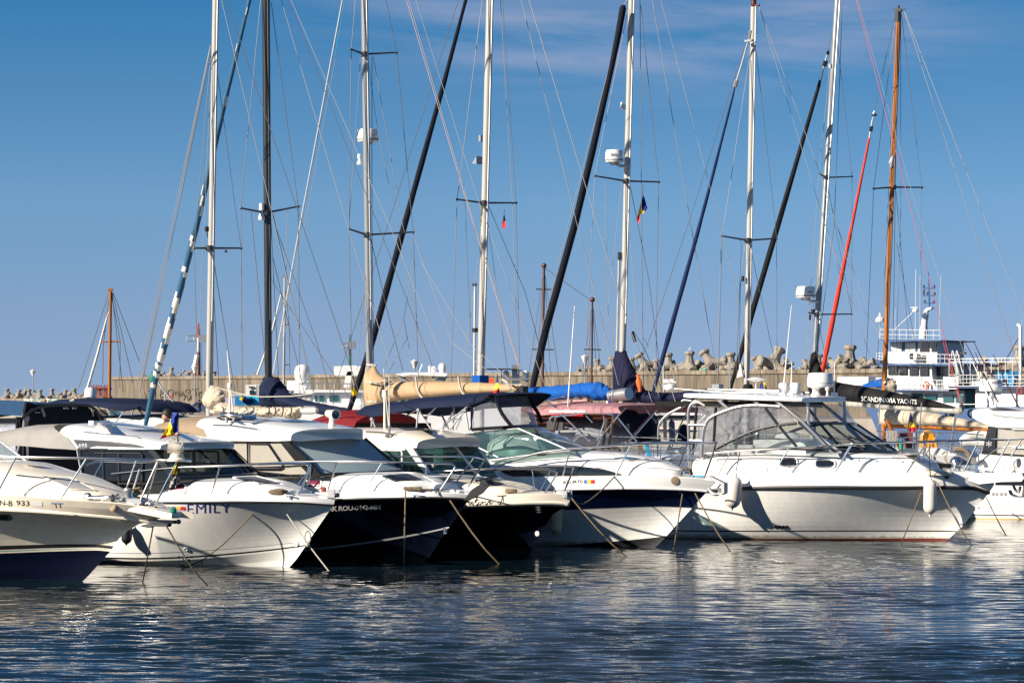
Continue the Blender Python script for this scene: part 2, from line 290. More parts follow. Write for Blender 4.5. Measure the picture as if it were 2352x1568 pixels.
# ------------------------------------------------------------------ boats: a local frame, x forward, y to port, z up; 'lat' counts to starboard (the side we see)
class Boat:
    def __init__(s, name, label, cat, ox, oy, deg, group=None, D=None):
        a = math.radians(deg); D = D or F*H/(oy-HZ); s.D = D
        s.O = Vector(((ox-CX)/F*D, D, 0)); s.d = Vector((math.sin(a), -math.cos(a), 0)); s.st = Vector((-math.cos(a), -math.sin(a), 0))
        s.e = thing(name, label, cat, s.O, math.atan2(s.d.y, s.d.x), group); BVH[s.e.name] = []; s.cache = None; s.inv = MATS[s.e.name].inverted()
    def S(s, px, py, lat=0.0):
        r = ray(px, py); C = Vector((0, 0, H)); t = (lat-(C-s.O).dot(s.st))/r.dot(s.st); P = C+r*t-s.O
        return Vector((P.dot(s.d), -lat, P.z))
    def X(s, px, py, x):
        r = ray(px, py); C = Vector((0, 0, H)); t = (x-(C-s.O).dot(s.d))/r.dot(s.d); P = C+r*t-s.O
        return Vector((x, -P.dot(s.st), P.z))
    def Zp(s, px, py, z):
        r = ray(px, py); t = (z-H)/r.z; P = Vector((0, 0, H))+r*t-s.O
        return Vector((P.dot(s.d), -P.dot(s.st), z))
    def loc(s, P): return s.inv @ Vector(P)
    def SS(s, pts, lat=0.0): return [s.S(p[0], p[1], p[2] if len(p) > 2 else lat) for p in pts]
    def edge(s, px, py, inset=.05, side=1):
        lat = side*.5
        for _ in range(14):
            p = s.S(px, py, lat); lat = lat*.4+.6*side*max(0.02, s.bd(p.x)-inset)
        return s.S(px, py, lat)
    tum = 0
    def bd(s, x): return max(0, s.B/2*(1-(1-min(max((s.xb-x)/s.Lf, 0), 1))**s.p)-s.tum*min(1, max(0, s.xb-x)/1.2))
    def zs(s, x): return float(np.interp(x, s.ex, s.ez))
    def hit(s, px, py):
        if s.cache is None or s.cache[0] != len(BVH[s.e.name]):
            vs = []; fs = []
            for v, f in BVH[s.e.name]: o = len(vs); vs += [Vector(p) for p in v]; fs += [tuple(i+o for i in g) for g in f]
            s.cache = (len(BVH[s.e.name]), BVHTree.FromPolygons(vs, fs))
        r = ray(px, py); rot = MATS[s.e.name].to_3x3().transposed(); o = s.inv @ Vector((0, 0, H)); d = (rot @ r).normalized()
        h = s.cache[1].ray_cast(o, d)
        if h[0] is None: return None, None
        n = h[1]
        if n.dot(d) > 0: n = -n
        return h[0], n
    def onsurf(s, px, py, lift=.01, lat=None):
        p, n = s.hit(px, py)
        if p is None: return s.S(px, py, lat if lat is not None else s.B/2)
        return p+n*lift
    def hull(s, tip, stem, edge, B, Lf, p, xa, zca=0.0, zcb=.4, Lc=3.0, Bc=None, bands=None, flare=1.0, rub=None, rubm=None, rubr=.03, deckm=None, bottom=None, name='hull', mats=None, keel=-.45, tum=.09):
        s.B, s.Lf, s.p, s.qk, s.tum = B, Lf, p, 1.0, tum; Bc = Bc or B*.42
        t = s.S(*tip); s.xb, zb = t.x, t.z; s.ex = np.array([s.xb-30, s.xb]); s.ez = np.array([1.0, zb])
        e = [s.edge(px, py, 0) for px, py in edge]; e = sorted([(p.x, p.z) for p in e if p.x < s.xb-.03]+[(s.xb, zb)])
        s.ex = np.array([xa-1]+[v[0] for v in e]); s.ez = np.array([e[0][1]]+[v[1] for v in e])
        st = sorted([(zb, s.xb)]+[(v.z, v.x) for v in (s.S(px, py) for px, py in stem)]+[(keel, s.S(*stem[-1]).x-.75)])
        sz = [v[0] for v in st]; sx = [v[1] for v in st]; stemx = lambda z: float(np.interp(z, sz, sx))
        xc = stemx(zcb)
        def zc(x): return zca+(zcb-zca)*(1-min(max((xc-x)/Lc, 0), 1))**1.7
        def q0(qq): z0 = zcb+qq*(zb-zcb); return stemx(z0), z0
        def half(x, qq):
            x0, _ = q0(qq); qf = min(1, max(qq, 0)/s.qk); cut = s.tum*max(0, qq-s.qk)/(1-s.qk+1e-6)*min(1, max(0, x0-x)/1.2); Bq = Bc+(B/2-Bc)*qf**(flare+.8*max(0, 1-(s.xb-x)/Lf)); L = Lf*1.25*(1-qf)+Lf*qf; pp = 1.85*(1-qf)+p*qf
            return max(0.0, Bq*(1-(1-min(max((x0-x)/L, 0), 1))**pp)**(1+.8*(1-qf))-cut)
        def zz(x, qq): return zc(x)+qq*(s.zs(x)-zc(x))
        s.half, s.zz, s.zc = half, zz, zc
        def hp(px, py):
            lat = B*.4; qq = .5
            for _ in range(16):
                P = s.S(px, py, lat); den = s.zs(P.x)-zc(P.x); qq = min(max((P.z-zc(P.x))/den, 0), 1); lat = lat*.5+.5*half(P.x, qq)
            return P, qq
        s.hp = hp
        if rub: s.tum = 0; s.qk = float(np.mean([hp(*px)[1] for px in rub[0][0]])); s.tum = tum
        bq = [(m, hp(*px)[1] if px else 0.0) for m, px in bands]
        qs = sorted(set([round(i/14, 4) for i in range(15)]+[round(b[1], 4) for b in bq]), reverse=True)
        def row(qq, nt=44):
            x0, z0 = q0(qq); out = []
            for i in range(nt+1):
                u = (i/nt)**1.6; x = x0+(xa-x0)*u; z = zz(x, qq)+(z0-zz(x0, qq))*(1-u)**6; out.append((x, half(x, qq) if i else 0, z))
            return out
        rows = [row(v) for v in qs]; s.toprow = rows[0]
        mats = []; mb = MB()
        for i in range(len(qs)-1):
            mid = (qs[i]+qs[i+1])/2; m = next((b[0] for b in bq if mid >= b[1]), bq[-1][0])
            if m not in mats: mats.append(m)
            k = mats.index(m)
            mb.grid([[(x, -y, z) for x, y, z in rows[i]], [(x, -y, z) for x, y, z in rows[i+1]]], k); mb.grid([rows[i+1], rows[i]], k)
        bm = bottom or bq[-1][0]
        if bm not in mats: mats.append(bm)
        kb = mats.index(bm); ch = rows[-1]; kx = stemx(keel)
        kl = [(kx+(xa-kx)*(i/44)**1.6, 0, keel) for i in range(45)]
        # bottom follows the stem from the chine down to the keel
        rr = []
        for g in (0, .25, .5, .75, 1):
            x0 = stemx(zcb+(keel-zcb)*g); rr.append([(c[0]*(1-g)+k[0]*g if i else x0, c[1]*(1-g), (c[2]*(1-g)+k[2]*g)) for i, (c, k) in enumerate(zip(ch, kl))])
        for i in range(4):
            mb.grid([[(x, -y, z) for x, y, z in rr[i]], [(x, -y, z) for x, y, z in rr[i+1]]], kb); mb.grid([rr[i+1], rr[i]], kb)
        col = [r[-1] for r in rows]+[r[-1] for r in rr[1:]]
        mb.add([(x, -y, z) for x, y, z in col]+[(x, y, z) for x, y, z in reversed(col)], [tuple(range(2*len(col)))], 0)
        s.hullo = mb.build(name, mats, s.e, ang=30)
        # deck
        dm = MB(); top = rows[0]
        rws = []
        for f, dz in ((1, 0), (.97, .012), (.93, .005), (.5, .03), (0, .045)): rws.append([(x, -y*f, z+dz*min(1, y*3)) for x, y, z in top])
        dm.grid(list(reversed(rws))); dm.grid([[(x, -y, z) for x, y, z in r] for r in rws]); dm.build('deck', deckm or white, s.e, ang=50)
        if rub:
            for pxl, m, rad, off in rub:
                qr = np.mean([hp(*px)[1] for px in pxl]); rw = row(qr)
                for sg in (1, -1): 
                    MB().tube([(x, -sg*(y+off), z) for x, y, z in rw], rad, 8).build('rub_rail', m, s.e)
    def coach(s, base, top, mat, e=.55, name='coachroof', n=22, m=11, zbo=-.05, nose=True, tumble=0.0):
        b = sorted([(p.x, -p.y, p.z) for p in s.SS(base)]); t = sorted([(p.x, p.z) for p in s.SS(top)])
        bx, bw, bz = [list(c) for c in zip(*b)]; tx, tz = [list(c) for c in zip(*t)]
        rings = []
        for i in range(n+1):
            u = i/n; u = 1-(1-u)**1.5; x = bx[0]+(bx[-1]-bx[0])*u; w = np.interp(x, bx, bw); z0 = np.interp(x, bx, bz)+zbo; z1 = max(np.interp(x, tx, tz), z0+.02)
            r = []
            for j in range(2*m+1):
                th = math.pi*j/(2*m); c, sn = math.cos(th), math.sin(th)
                y = w*(abs(c)**e)*(1 if c >= 0 else -1)*(1-tumble*abs(sn)**2); z = z0+(z1-z0)*abs(sn)**e
                r.append((x, -y, z))
            rings.append(r)
        return MB().loft(rings, 0, closed=False, cap0=True, cap1=True).build(name, mat, s.e, ang=42)
    def roof(s, edge, top, mat, bow=.0, th=.06, e=.7, name='roof', n=16, m=10, mirror=True, sweep=.0):
        b = sorted([(p.x, -p.y, p.z) for p in s.SS(edge)]); t = sorted([(p.x, p.z) for p in s.SS(top)])
        bx, bw, bz = [list(c) for c in zip(*b)]; tx, tz = [list(c) for c in zip(*t)]; rings = []; LL = bx[-1]+bow-bx[0]; tx = [(v-bx[0])/LL for v in tx]
        for i in range(n+1):
            u = i/n; x = bx[0]+(bx[-1]-bx[0])*u; w = float(np.interp(x, bx, bw)); z0 = np.interp(x, bx, bz)
            r = []
            for j in range(2*m+1):
                th_ = math.pi*j/(2*m); c, sn = math.cos(th_), math.sin(th_); yy = (abs(c)**e)*(1 if c >= 0 else -1)
                xx = x+bow*u**2*(1-yy*yy)-sweep*(1-u)**2*(1-yy*yy); z1 = max(np.interp(u, tx, tz), z0+.02)
                r.append((xx, -w*yy, z0+(z1-z0)*abs(sn)**e))
            for k in range(9):
                yy = -1+2*(k+.5)/9; xx = x+bow*u**2*(1-yy*yy)-sweep*(1-u)**2*(1-yy*yy); z1 = max(np.interp(u, tx, tz), z0+.02)
                r.append((xx, -w*yy*.97, z0-th*.3 + (z1-z0)*.25*(1-yy*yy)))
            rings.append(r)
        return MB().loft(rings).build(name, mat, s.e, ang=32)
    def panel(s, poly, mat, name, th=.03, parent=None, lat=0.0, both=True, yoff=0.0):
        P = [Vector(p)+Vector((0, -yoff, 0)) for p in s.SS(poly, lat)]
        mb = MB().prism(P, (0, th, 0))
        o = mb.build(name, mat, parent or s.e, smooth=False)
        if both: MB().prism([(p.x, -p.y, p.z) for p in P], (0, -th, 0)).build(name, mat, parent or s.e, smooth=False)
        return o
    def sheet(s, c, mat, name, nu=8, nv=5, bow=(0, 0), th=.012, parent=None):
        "glass sheet from four local corners bl br tr tl, bowed forward"
        bl, br, tr, tl = [Vector(p) for p in c]; rows = []
        for j in range(nv+1):
            v = j/nv; rows.append([(bl*(1-u)+br*u)*(1-v)+(tl*(1-u)+tr*u)*v+Vector((1, 0, 0))*(bow[0]*(1-v)+bow[1]*v)*4*u*(1-u) for u in [i/nu for i in range(nu+1)]])
        mb = MB().grid(rows); return mb.build(name, mat, parent or s.e, solid=True)
    def decal(s, corners, txt, mat, name='lettering', parent=None, shear=0, lift=.004, bold=0, space=1.0, lat=None):
        V, Fc = text_mesh(txt, shear, bold=bold, space=space); vs = [s.onsurf(*bil(corners, u, v), lift, lat) for u, v in V]
        return MB().add(vs, Fc).build(name, mat, parent or s.e, smooth=False, solid=False)
    def patch(s, top, bot, mat, name, nr=4, nc=10, lift=.012, parent=None, lat=None, skirt=True):
        "surface-hugging panel between two picture polylines"
        def res(pl):
            d = [0]
            for a, b in zip(pl[:-1], pl[1:]): d.append(d[-1]+math.hypot(b[0]-a[0], b[1]-a[1]))
            return [(np.interp(d[-1]*i/nc, d, [p[0] for p in pl]), np.interp(d[-1]*i/nc, d, [p[1] for p in pl])) for i in range(nc+1)]
        T, Bt = res(top), res(bot); rows = []
        for j in range(nr+1):
            v = j/nr; rows.append([s.onsurf(a[0]*(1-v)+b[0]*v, a[1]*(1-v)+b[1]*v, lift, lat) for a, b in zip(T, Bt)])
        return MB().grid(rows).build(name, mat, parent or s.e, solid=False)
    def ring(s, pts, mat, name, r=.015, lift=.01, parent=None, closed=True, lat=None):
        P = [s.onsurf(px, py, lift, lat) for px, py in pts]
        if closed: P = P+[P[0]]
        return MB().tube(P, r, 6).build(name, mat, parent or s.e, solid=False)
    def rail(s, pts, r=.016, inset=.06, side=1, name='guard_rail', mat=None, n=3, parent=None):
        P = smoothpts([s.edge(p[0], p[1], inset, side) if len(p) < 3 else s.S(*p) for p in pts], n)
        return MB().tube(P, r, 8).build(name, mat or chrome, parent or s.e, solid=False)
    def post(s, p0, p1, r=.014, inset=.06, side=1, name='rail_post', mat=None):
        a = s.edge(*p0, inset, side) if len(p0) < 3 else s.S(*p0); b = s.edge(*p1, inset, side) if len(p1) < 3 else s.S(*p1)
        return MB().tube([a, b], r, 7).build(name, mat or chrome, s.e, solid=False)
def tubeW(pts, r, name, mat, parent=None, n=7, **k):
    return MB().tube(pts, r, n, **k).build(name, mat, parent, world=True, solid=False)
def rope(label, pts, r=.014, mat=None, group='mooring ropes at the bows', sag=.0):
    o = MB().tube(smoothpts(pts, 6), r, 7).build('mooring_rope', mat or ropem)
    return tag(o, label, 'mooring rope', group)
def flag_at(label, pole, polys, D, wave=.05, group='tricolour flags', poler=.009, polem=None):
    t = thing('tricolour_flag', label, 'flag', at(*pole[0], D), 0, group)
    tubeW([at(*p, D) for p in pole], poler, 'flag_pole', polem or darkgrey, t)
    mb = MB()
    for k, pl in enumerate(polys):
        # fine triangulation with soft folds
        P2 = [Vector((p[0], p[1], 0)) for p in pl]; tri = tessellate_polygon([P2]); 
        def sub(a, b, c, d):
            if d == 0:
                mb.add([at(p.x, p.y, D+wave*math.sin(p.x*.35+p.y*.12)+wave*.5*math.sin(p.y*.3)) for p in (a, b, c)], [(0, 1, 2)], k); return
            ab, bc, ca = (a+b)/2, (b+c)/2, (c+a)/2
            for tr in ((a, ab, ca), (ab, b, bc), (ca, bc, c), (ab, bc, ca)): sub(*tr, d-1)
        for tr in tri: sub(*[P2[i] for i in tr], 2)
    mb.build('flag_cloth', [fblue, fyel, fred], t, world=True, solid=False)
    return t
def fender(label, top, bot, rpx, D, mat=None, hang=None, rope_m=None, group='fenders hanging at the bows', tilt=0):
    a, b = at(*top, D), at(*bot, D); L = (a-b).length; r = rpx*D/F
    t = thing('boat_fender', label, 'fender', b, 0, group)
    ax = (a-b).normalized()
    pr = [(r*.16, 0), (r*.2, L*.05), (r*.26, L*.07)]+[(r*math.sin(k*math.pi/12)*.98+.001+r*.02, L*.07+r*(1-math.cos(k*math.pi/12))) for k in range(2, 7)]
    pr += [(r*1.0, L*.5)]+[(r*math.cos(k*math.pi/12), L*.93-r+r*math.sin(k*math.pi/12)) for k in range(0, 5)]+[(r*.26, L*.93), (r*.2, L*.95), (r*.16, L)]
    MB().lathe(pr, b, ax, 20).build('fender_body', mat or fenderm, t, world=True)
    if hang: MB().tube([a]+[at(*h, D) for h in hang], .010, 6).build('fender_line', rope_m or black, t, world=True)
    return t
# ================================================================== front row, left to right
CRUISERS = 'motor boats moored bow-out in the front row'
# ---- cream motor cruiser
b = B1 = Boat('motor_cruiser', 'cream motor cruiser with navy bottom cut by the left edge, searchlight on its pulpit', 'motor boat', 190, 1335, 52, CRUISERS)
b.hull(tip=q('A1', (1345, 985))[0], stem=q('A1', (1215, 1040), (1100, 1062), (1000, 1120), (930, 1185), (862, 1285), (750, 1410), (650, 1520)),
       edge=[(-150, 1137), (0, 1139), (70, 1143), (132, 1148), (264, 1155), (351, 1166)], B=3.0, Lf=4.2, p=2.3, xa=-6.5, zca=.02, zcb=.30, Lc=4, Bc=.78, flare=1.05,
       bands=[(hullc, (88, 1247.5)), (black, (88, 1257)), (hullc, (88, 1259.5)), (teal, (88, 1261.5)), (hullc, (88, 1265)), (bluebottom, None)], bottom=bluebottom,
       rub=[([(30, 1168), (117, 1170), (234, 1176)], cream, .035, .012)], deckm=cream)
b.coach(base=[p for p in [(-190, 1128, 1.05), (0, 1136, .95), (90, 1145, .8), (180, 1150, .58), (240, 1152, .36), (280, 1150, .16), (292, 1149, .05)]],
        top=[(-190, 1040), (-20, 1052)]+q('A1', (220, 580), (380, 632), (600, 682), (800, 760), (900, 810), (985, 878)), mat=cream, e=.75, n=28)
b.patch(q('A1', (345, 708), (555, 716)), q('A1', (555, 806), (745, 812)), M('grey_hatch', (.30, .30, .31), .25), 'deck_hatch', 6, 6, .02)
b.ring(q('A1', (345, 708), (555, 716), (745, 812), (555, 806)), cream, 'hatch_frame', .018, .02)
b.patch(q('A1', (185, 600), (205, 597), (380, 630)), q('A1', (180, 610), (250, 626), (378, 636)), cream, 'deck_vent', 3, 6, .035)
for u0, u1, tx in ((0, 98, 'N-B'), (128, 232, '933')):
    b.decal(q('A1', (u0, 920), (u1, 928), (u1, 886), (u0, 880)), tx, black, bold=.01)
b.patch(q('A1', (258, 885), (335, 889)), q('A1', (258, 930), (332, 931)), offwhite, 'sticker', 2, 4, .006)
b.patch(q('A1', (-20, 985), (70, 985), (95, 1015)), q('A1', (-20, 1036), (70, 1038), (95, 1030)), chrome, 'hull_window_frame', 4, 8, .012)
b.patch(q('A1', (-20, 1000), (65, 1001)), q('A1', (-20, 1024), (68, 1026)), blkglass, 'hull_window', 3, 6, .02)
c = b.onsurf(*q('A1', (888, 936))[0]); MB().lathe([(.001, .02), (.06, .02), (.075, .0)], c, (-.2, -1, .3), 16).build('bow_vent', beigecv, b.e)
# bow pulpit platform under the rail
pl = [b.S(*p, l) for p, l in ((q('A1', (1020, 975))[0], .28), (q('A1', (1372, 1000))[0], .16), (q('A1', (1388, 1016))[0], .0))]
z = pl[1].z; b.xp = pl[2].x
ring = [(pl[0].x, -.34), (pl[1].x, -.24), (pl[2].x-.03, -.12), (pl[2].x, 0), (pl[2].x-.03, .12), (pl[1].x, .24), (pl[0].x, .34)]
zr = lambda x: z+.03+(pl[1].x-x)*(b.S(*q('A1', (960, 915))[0], .3).z-z)/(pl[1].x-pl[0].x)*.8
MB().loft([[(x, y, zr(x)-.10) for x, y in ring], [(x+.01, y*1.04, zr(x)-.05) for x, y in ring], [(x, y*.97, zr(x)) for x, y in ring]]).build('bow_platform', cream, b.e)
R = q('Z1', (-160, 590), (0, 600), (280, 606), (640, 612), (1000, 622), (1200, 628))
b.rail(R+[(*q('Z1', (1390, 632))[0], .12)], r=.02, n=2)
b.rail([(*q('Z1', (1390, 632))[0], .12), (*q('Z1', (1400, 634))[0], -.05), (*q('Z1', (1330, 625))[0], -.3), (*q('Z1', (1050, 640))[0], -.75), (*q('Z1', (760, 632))[0], -1.2), (*q('Z1', (640, 665))[0], -1.4)], r=.02, n=3, name='guard_rail')
for a, c in (((120, 606), (-10, 850)), ((640, 612), (440, 925)), ((1165, 632), (1015, 970)), ((1310, 630), (1135, 975))): b.post(q('Z1', a)[0], q('Z1', c)[0], .017)
for a, c, l in (((760, 634), (700, 740), -1.2), ((1005, 632), (915, 880), -.8), ((1030, 690), (965, 900), -.5)): b.post((*q('Z1', a)[0], l), (*q('Z1', c)[0], l*.9), .014)
b.post((*q('Z1', (1165, 632))[0], .2), (*q('Z1', (1075, 940))[0], -.2), .014)
# horn, cleat, windlass
h = MB(); c0, c1 = b.S(*q('Z1', (640, 893))[0], .55), b.S(*q('Z1', (850, 900))[0], .4)
d = (c1-c0).normalized(); h.lathe([(.001, -.03), (.05, -.03), (.06, 0), (.06, .05), (.03, .07), (.015, .1), (.015, .42), (.025, .5), (.04, .54), (.065, .57), (.055, .565), (.001, .5)], c0, d, 16)
h.lathe([(.018, .05), (.018, .36), (.03, .44), (.05, .48), (.075, .50), (.06, .495), (.001, .45)], c0+Vector((.02, -.05, -.02)), d, 14); h.tube([c0+d*.3, c0+d*.3+Vector((0, 0, -.12))], .02); h.tube([c0, c0+Vector((0, 0, -.12))], .03)
h.build('twin_horn', chrome, b.e)
c = b.S(*q('Z1', (435, 955))[0], 1.05); MB().tube([c+Vector((-.14, -.03, .02)), c+Vector((.14, -.03, .02))], .014).tube([c+Vector((-.05, -.03, .02)), c+Vector((-.05, 0, -.05))], .012).tube([c+Vector((.05, -.03, .02)), c+Vector((.05, 0, -.05))], .012).build('deck_cleat', chrome, b.e)
c = b.S(*q('Z1', (945, 935))[0], .2); MB().lathe([(.1, 0), (.1, .05), (.06, .07), (.055, .15), (.08, .19), (.07, .22), (.001, .225)], c, n=14).box(c+Vector((.2, 0, .02)), (.35, .16, .08)).build('anchor_windlass', galv, b.e)
mb = MB()
for i in range(16): mb.tube([b.S(*q('Z1', (905+i*13, 945+6*math.sin(i*1.7)))[0], .2+.03*math.sin(i)), b.S(*q('Z1', (917+i*13, 952+6*math.sin(i*2.1)))[0], .16)], .018, 5)
mb.build('anchor_chain', galv, b.e)
c = b.S(*q('Z1', (1030, 930))[0], .0); MB().tube([c+Vector((.1*math.cos(t*.7), .1*math.sin(t*.7), .02+.012*t)) for t in range(18)], .016, 6).build('coiled_line', ropem, b.e)
MB().tube(smoothpts([b.S(*p, 0) for p in q('Z1', (985, 880), (965, 900), (985, 915), (975, 935))], 4), .03).build('blue_line', ropeblue, b.e)
a0 = b.S(*q('Z1', (1250, 1090))[0], 0)   # anchor roller below the platform
MB().box(a0+Vector((-.12, 0, .02)), (.55, .14, .05)).tube([b.S(*p, 0) for p in q('Z1', (1085, 1078), (1320, 1080))], .022).ball(b.S(*q('Z1', (1088, 1078))[0], 0), .035).ball(b.S(*q('Z1', (1318, 1080))[0], 0), .04).prism([b.S(*p, .05) for p in q('Z1', (1030, 1110), (1190, 1075), (1240, 1085), (1230, 1118), (1120, 1115), (1090, 1125))], (0, .1, 0)).build('anchor', darkgrey, b.e)
c = b.S(*q('Z1', (1280, 1000))[0], .2); MB().lathe([(.05, -.03), (.055, 0), (.045, .04), (.02, .05)], c, n=12).build('bow_light', M('green_lens', (.01, .2, .1), .1), b.e)
# searchlight on the pulpit
sl0 = b.S(*q('Z1', (1302, 620))[0], .05); SLD = (mat_of(b.e) @ sl0).y
m = MB().lathe([(.15, -.03), (.15, 0), (.11, .03), (.10, .08), (.075, .09), (.08, .1)], sl0, n=18)
cc = sl0+Vector((-.02, 0, .175)); dx = Vector((-.75, -.6, .12)).normalized()
m.lathe([(.001, -.12), (.06, -.12), (.075, -.1), (.08, .0), (.088, .1), (.092, .12), (.08, .12), (.001, .11)], cc, dx, 18)
sc0 = b.e; srch = m.build('searchlight', cream, b.e)
MB().tube(smoothpts([cc+dx*.1+Vector((0, 0, .02)), cc+dx*.1+Vector((0, 0, .12)), cc-dx*.1+Vector((0, 0, .12)), cc-dx*.1], 4), .012, 6).build('lamp_handle', cream, srch)
# windscreen, hanging pennant under the rail
wl = [b.S(*p) for p in [(*q('Z1', (205, 640))[0], -.75), (*q('Z1', (-10, 480))[0], -.68)]]
wl += [Vector((wl[1].x, -wl[1].y, wl[1].z)), Vector((wl[0].x, -wl[0].y, wl[0].z))]
b.sheet([wl[3], wl[0], wl[1], wl[2]], gl_clear, 'windscreen', bow=(.15, .1))
for sg in (0, 3): MB().add([wl[sg], wl[sg]+Vector((-1.6, 0, 0)), wl[1 if sg == 0 else 2]+Vector((-.8, 0, 0)), wl[1 if sg == 0 else 2]], [(0, 1, 2, 3)]).build('side_glass', gl_clear, b.e)
MB().tube([wl[0], wl[1], wl[2], wl[3]], .022).tube([wl[1], wl[1]+Vector((-.8, 0, 0))], .022).tube([wl[2], wl[2]+Vector((-.8, 0, 0))], .022).build('windscreen_frame', alu, b.e)
t = thing('pennant', 'small grey and yellow pennant hanging limp under the searchlight of the cream cruiser', 'pennant', mat_of(b.e) @ sl0)
mb = MB(); Dp = SLD
for k, (ya, yb, mi) in enumerate(((640, 730, 0), (730, 745, 1), (745, 770, 2), (770, 780, 1), (780, 828, 2))):
    w = lambda y: (1308-(y-640)*.33-6, 1316-(y-640)*.05) if y < 730 else (1275-(y-730)*.28, 1308-(y-730)*.12)
    mb.grid([[at(*q('Z1', (w(y)[0]*(1-u)+w(y)[1]*u, y))[0], Dp-.02+.05*math.sin(u*7+y*.05)) for u in (0, .25, .5, .75, 1)] for y in (ya, (ya+yb)/2, yb)], mi)
mb.build('pennant_cloth', [fyel, darkgrey, greycv], t, world=True, solid=False)
flag_at('tricolour flag on the searchlight of the cream cruiser at far left', q('Z1', (1311, 495), (1316, 275)),
        [q('Z1', (1282, 273), (1316, 278), (1314, 425), (1284, 432), (1256, 340)), q('Z1', (1256, 340), (1284, 432), (1314, 425), (1312, 432), (1196, 447)), q('Z1', (1196, 447), (1312, 432), (1308, 438), (1260, 446), (1176, 474))], SLD, .04)

# ---- white pilothouse with lettering (second boat)
b = B2 = Boat('pilothouse_boat', 'white pilothouse motor boat with purple name lettering and grey cockpit canvas, second from left', 'motor boat', 667, 1302, 55, CRUISERS)
b.hull(tip=q('A2', (1880, 890))[0], stem=q('Z2', (620, 950), (530, 1080), (440, 1210), (370, 1320), (300, 1415)),
       edge=[(150, 1139), (320, 1136), (428, 1134.5), (543, 1135.5), (595, 1137), (700, 1141)], B=2.54, Lf=3.3, p=2.4, xa=-5.2, zca=.06, zcb=.36, Lc=3.2, Bc=1.14, flare=2.0,
       bands=[(white, q('A2', (300, 908))[0]), (black, q('A2', (300, 919))[0]), (hullw, q('A2', (300, 1364))[0]), (greyp, q('A2', (300, 1372))[0]), (hullw, q('A2', (300, 1408))[0]), (black, q('A2', (300, 1424))[0]), (hullw, None)],
       bottom=oldwhite, rub=[(q('A2', (350, 914), (900, 912)), black, .018, .012)], deckm=white)
b.coach(base=q('A2', (60, 840, 1.0), (300, 846, .98), (560, 850, .92), (900, 850, .75), (1200, 852, .58), (1450, 852, .36), (1545, 845, .15), (1570, 830, .04)),
        top=q('A2', (60, 720, 0), (500, 712, 0), (900, 695, 0), (1180, 690, 0), (1340, 725, 0), (1480, 765, 0), (1560, 800, 0)), mat=white, e=.5, n=26, tumble=.1)
b.patch(q('A2', (975, 702), (1175, 692)), q('A2', (1195, 752), (1380, 745)), darkgrey, 'deck_hatch', 5, 6, .02); b.ring(q('A2', (970, 700), (1178, 690), (1385, 746), (1195, 755)), white, 'hatch_frame', .016, .02)
b.patch(q('A2', (415, 765), (430, 758), (525, 758), (540, 765)), q('A2', (415, 808), (430, 818), (525, 820), (540, 808)), pinkglass, 'side_port', 4, 8, .012)
b.ring(q('A2', (405, 770), (420, 750), (530, 750), (548, 770), (545, 815), (525, 832), (425, 832), (405, 815)), white, 'port_frame', .022, .01)
# cabin
side = q('Z1', (580, 530), (1095, 545), (1312, 772), (1055, 800), (1045, 885), (590, 885))
b.panel(side, gl_dark, 'side_window', .012, lat=1.02)
def bars(b, segs, lat, mat, name, r=.02, both=True, zt='Z1'):
    mb = MB()
    for sg in segs:
        P = b.SS(q(zt, *sg), lat); mb.tube(P, r, 6)
        if both: mb.tube([(p.x, -p.y, p.z) for p in P], r, 6)
    return mb.build(name, mat, b.e)
bars(b, [[(580, 545), (1095, 548)], [(1045, 885), (590, 885)], [(595, 545), (605, 885)], [(1045, 885), (1055, 800), (1312, 772)], [(760, 550), (770, 885)], [(880, 570), (880, 800)]], 1.02, blackpaint, 'window_frame', .03)
bars(b, [[(700, 572), (1035, 574), (1052, 590), (1050, 780), (1035, 797), (870, 800)]], 1.04, black, 'sliding_frame', .018)
b.panel(q('Z1', (1085, 545), (1130, 545), (1330, 775), (1270, 775)), blackpaint, 'pillar', .06, lat=1.03)
b.panel(q('Z1', (588, 545), (670, 545), (635, 720), (640, 885), (590, 885)), black, 'cabin_side', .04, lat=1.0)
b.panel(q('Z1', (1050, 880), (1058, 800), (1312, 770), (1330, 800), (1100, 900)), blackpaint, 'cabin_base', .03, lat=1.0)
ws = [b.S(*q('Z1', (1320, 772))[0], 1.0), b.S(*q('Z1', (1890, 742))[0], -1.0), b.S(*q('Z1', (1690, 535))[0], -.92), b.S(*q('Z1', (1110, 548))[0], .98)]
b.sheet(ws, gl_ws, 'windscreen', bow=(.12, .1))
mb = MB()
for u0 in (.0, .27, .54, .81, 1.0):
    pt = lambda v: (ws[0]*(1-u0)+ws[1]*u0)*(1-v)+(ws[3]*(1-u0)+ws[2]*u0)*v+Vector((1, 0, 0))*(.12*(1-v)+.1*v)*4*u0*(1-u0)
    if u0 in (.54, 1.0): mb.tube([pt(0), pt(.5), pt(1)], .02 if u0 < 1 else .035, 6)
edge_ = [(ws[0]*(1-u)+ws[1]*u)+Vector((1, 0, 0))*.14*4*u*(1-u) for u in [i/8 for i in range(9)]]
mb.tube(edge_, .05, 8, sq=1.3); mb.build('windscreen_frame', blackpaint, b.e)
for (a, c, e_) in (((1330, 640), (1500, 770), (1440, 730)), ((1700, 545), (1900, 745), (1830, 650))):
    MB().tube([b.S(*q('Z1', a)[0], .5 if a[0] < 1500 else -.95)+Vector((.08, 0, 0)), b.S(*q('Z1', c)[0], .2 if a[0] < 1500 else -.95)+Vector((.1, 0, 0))], .014, 5).build('windscreen_wiper', black, b.e)
b.decal(q('Z1', (1512, 660), (1552, 660), (1552, 618), (1512, 618)), '*', white, 'star_sticker', lift=.02)
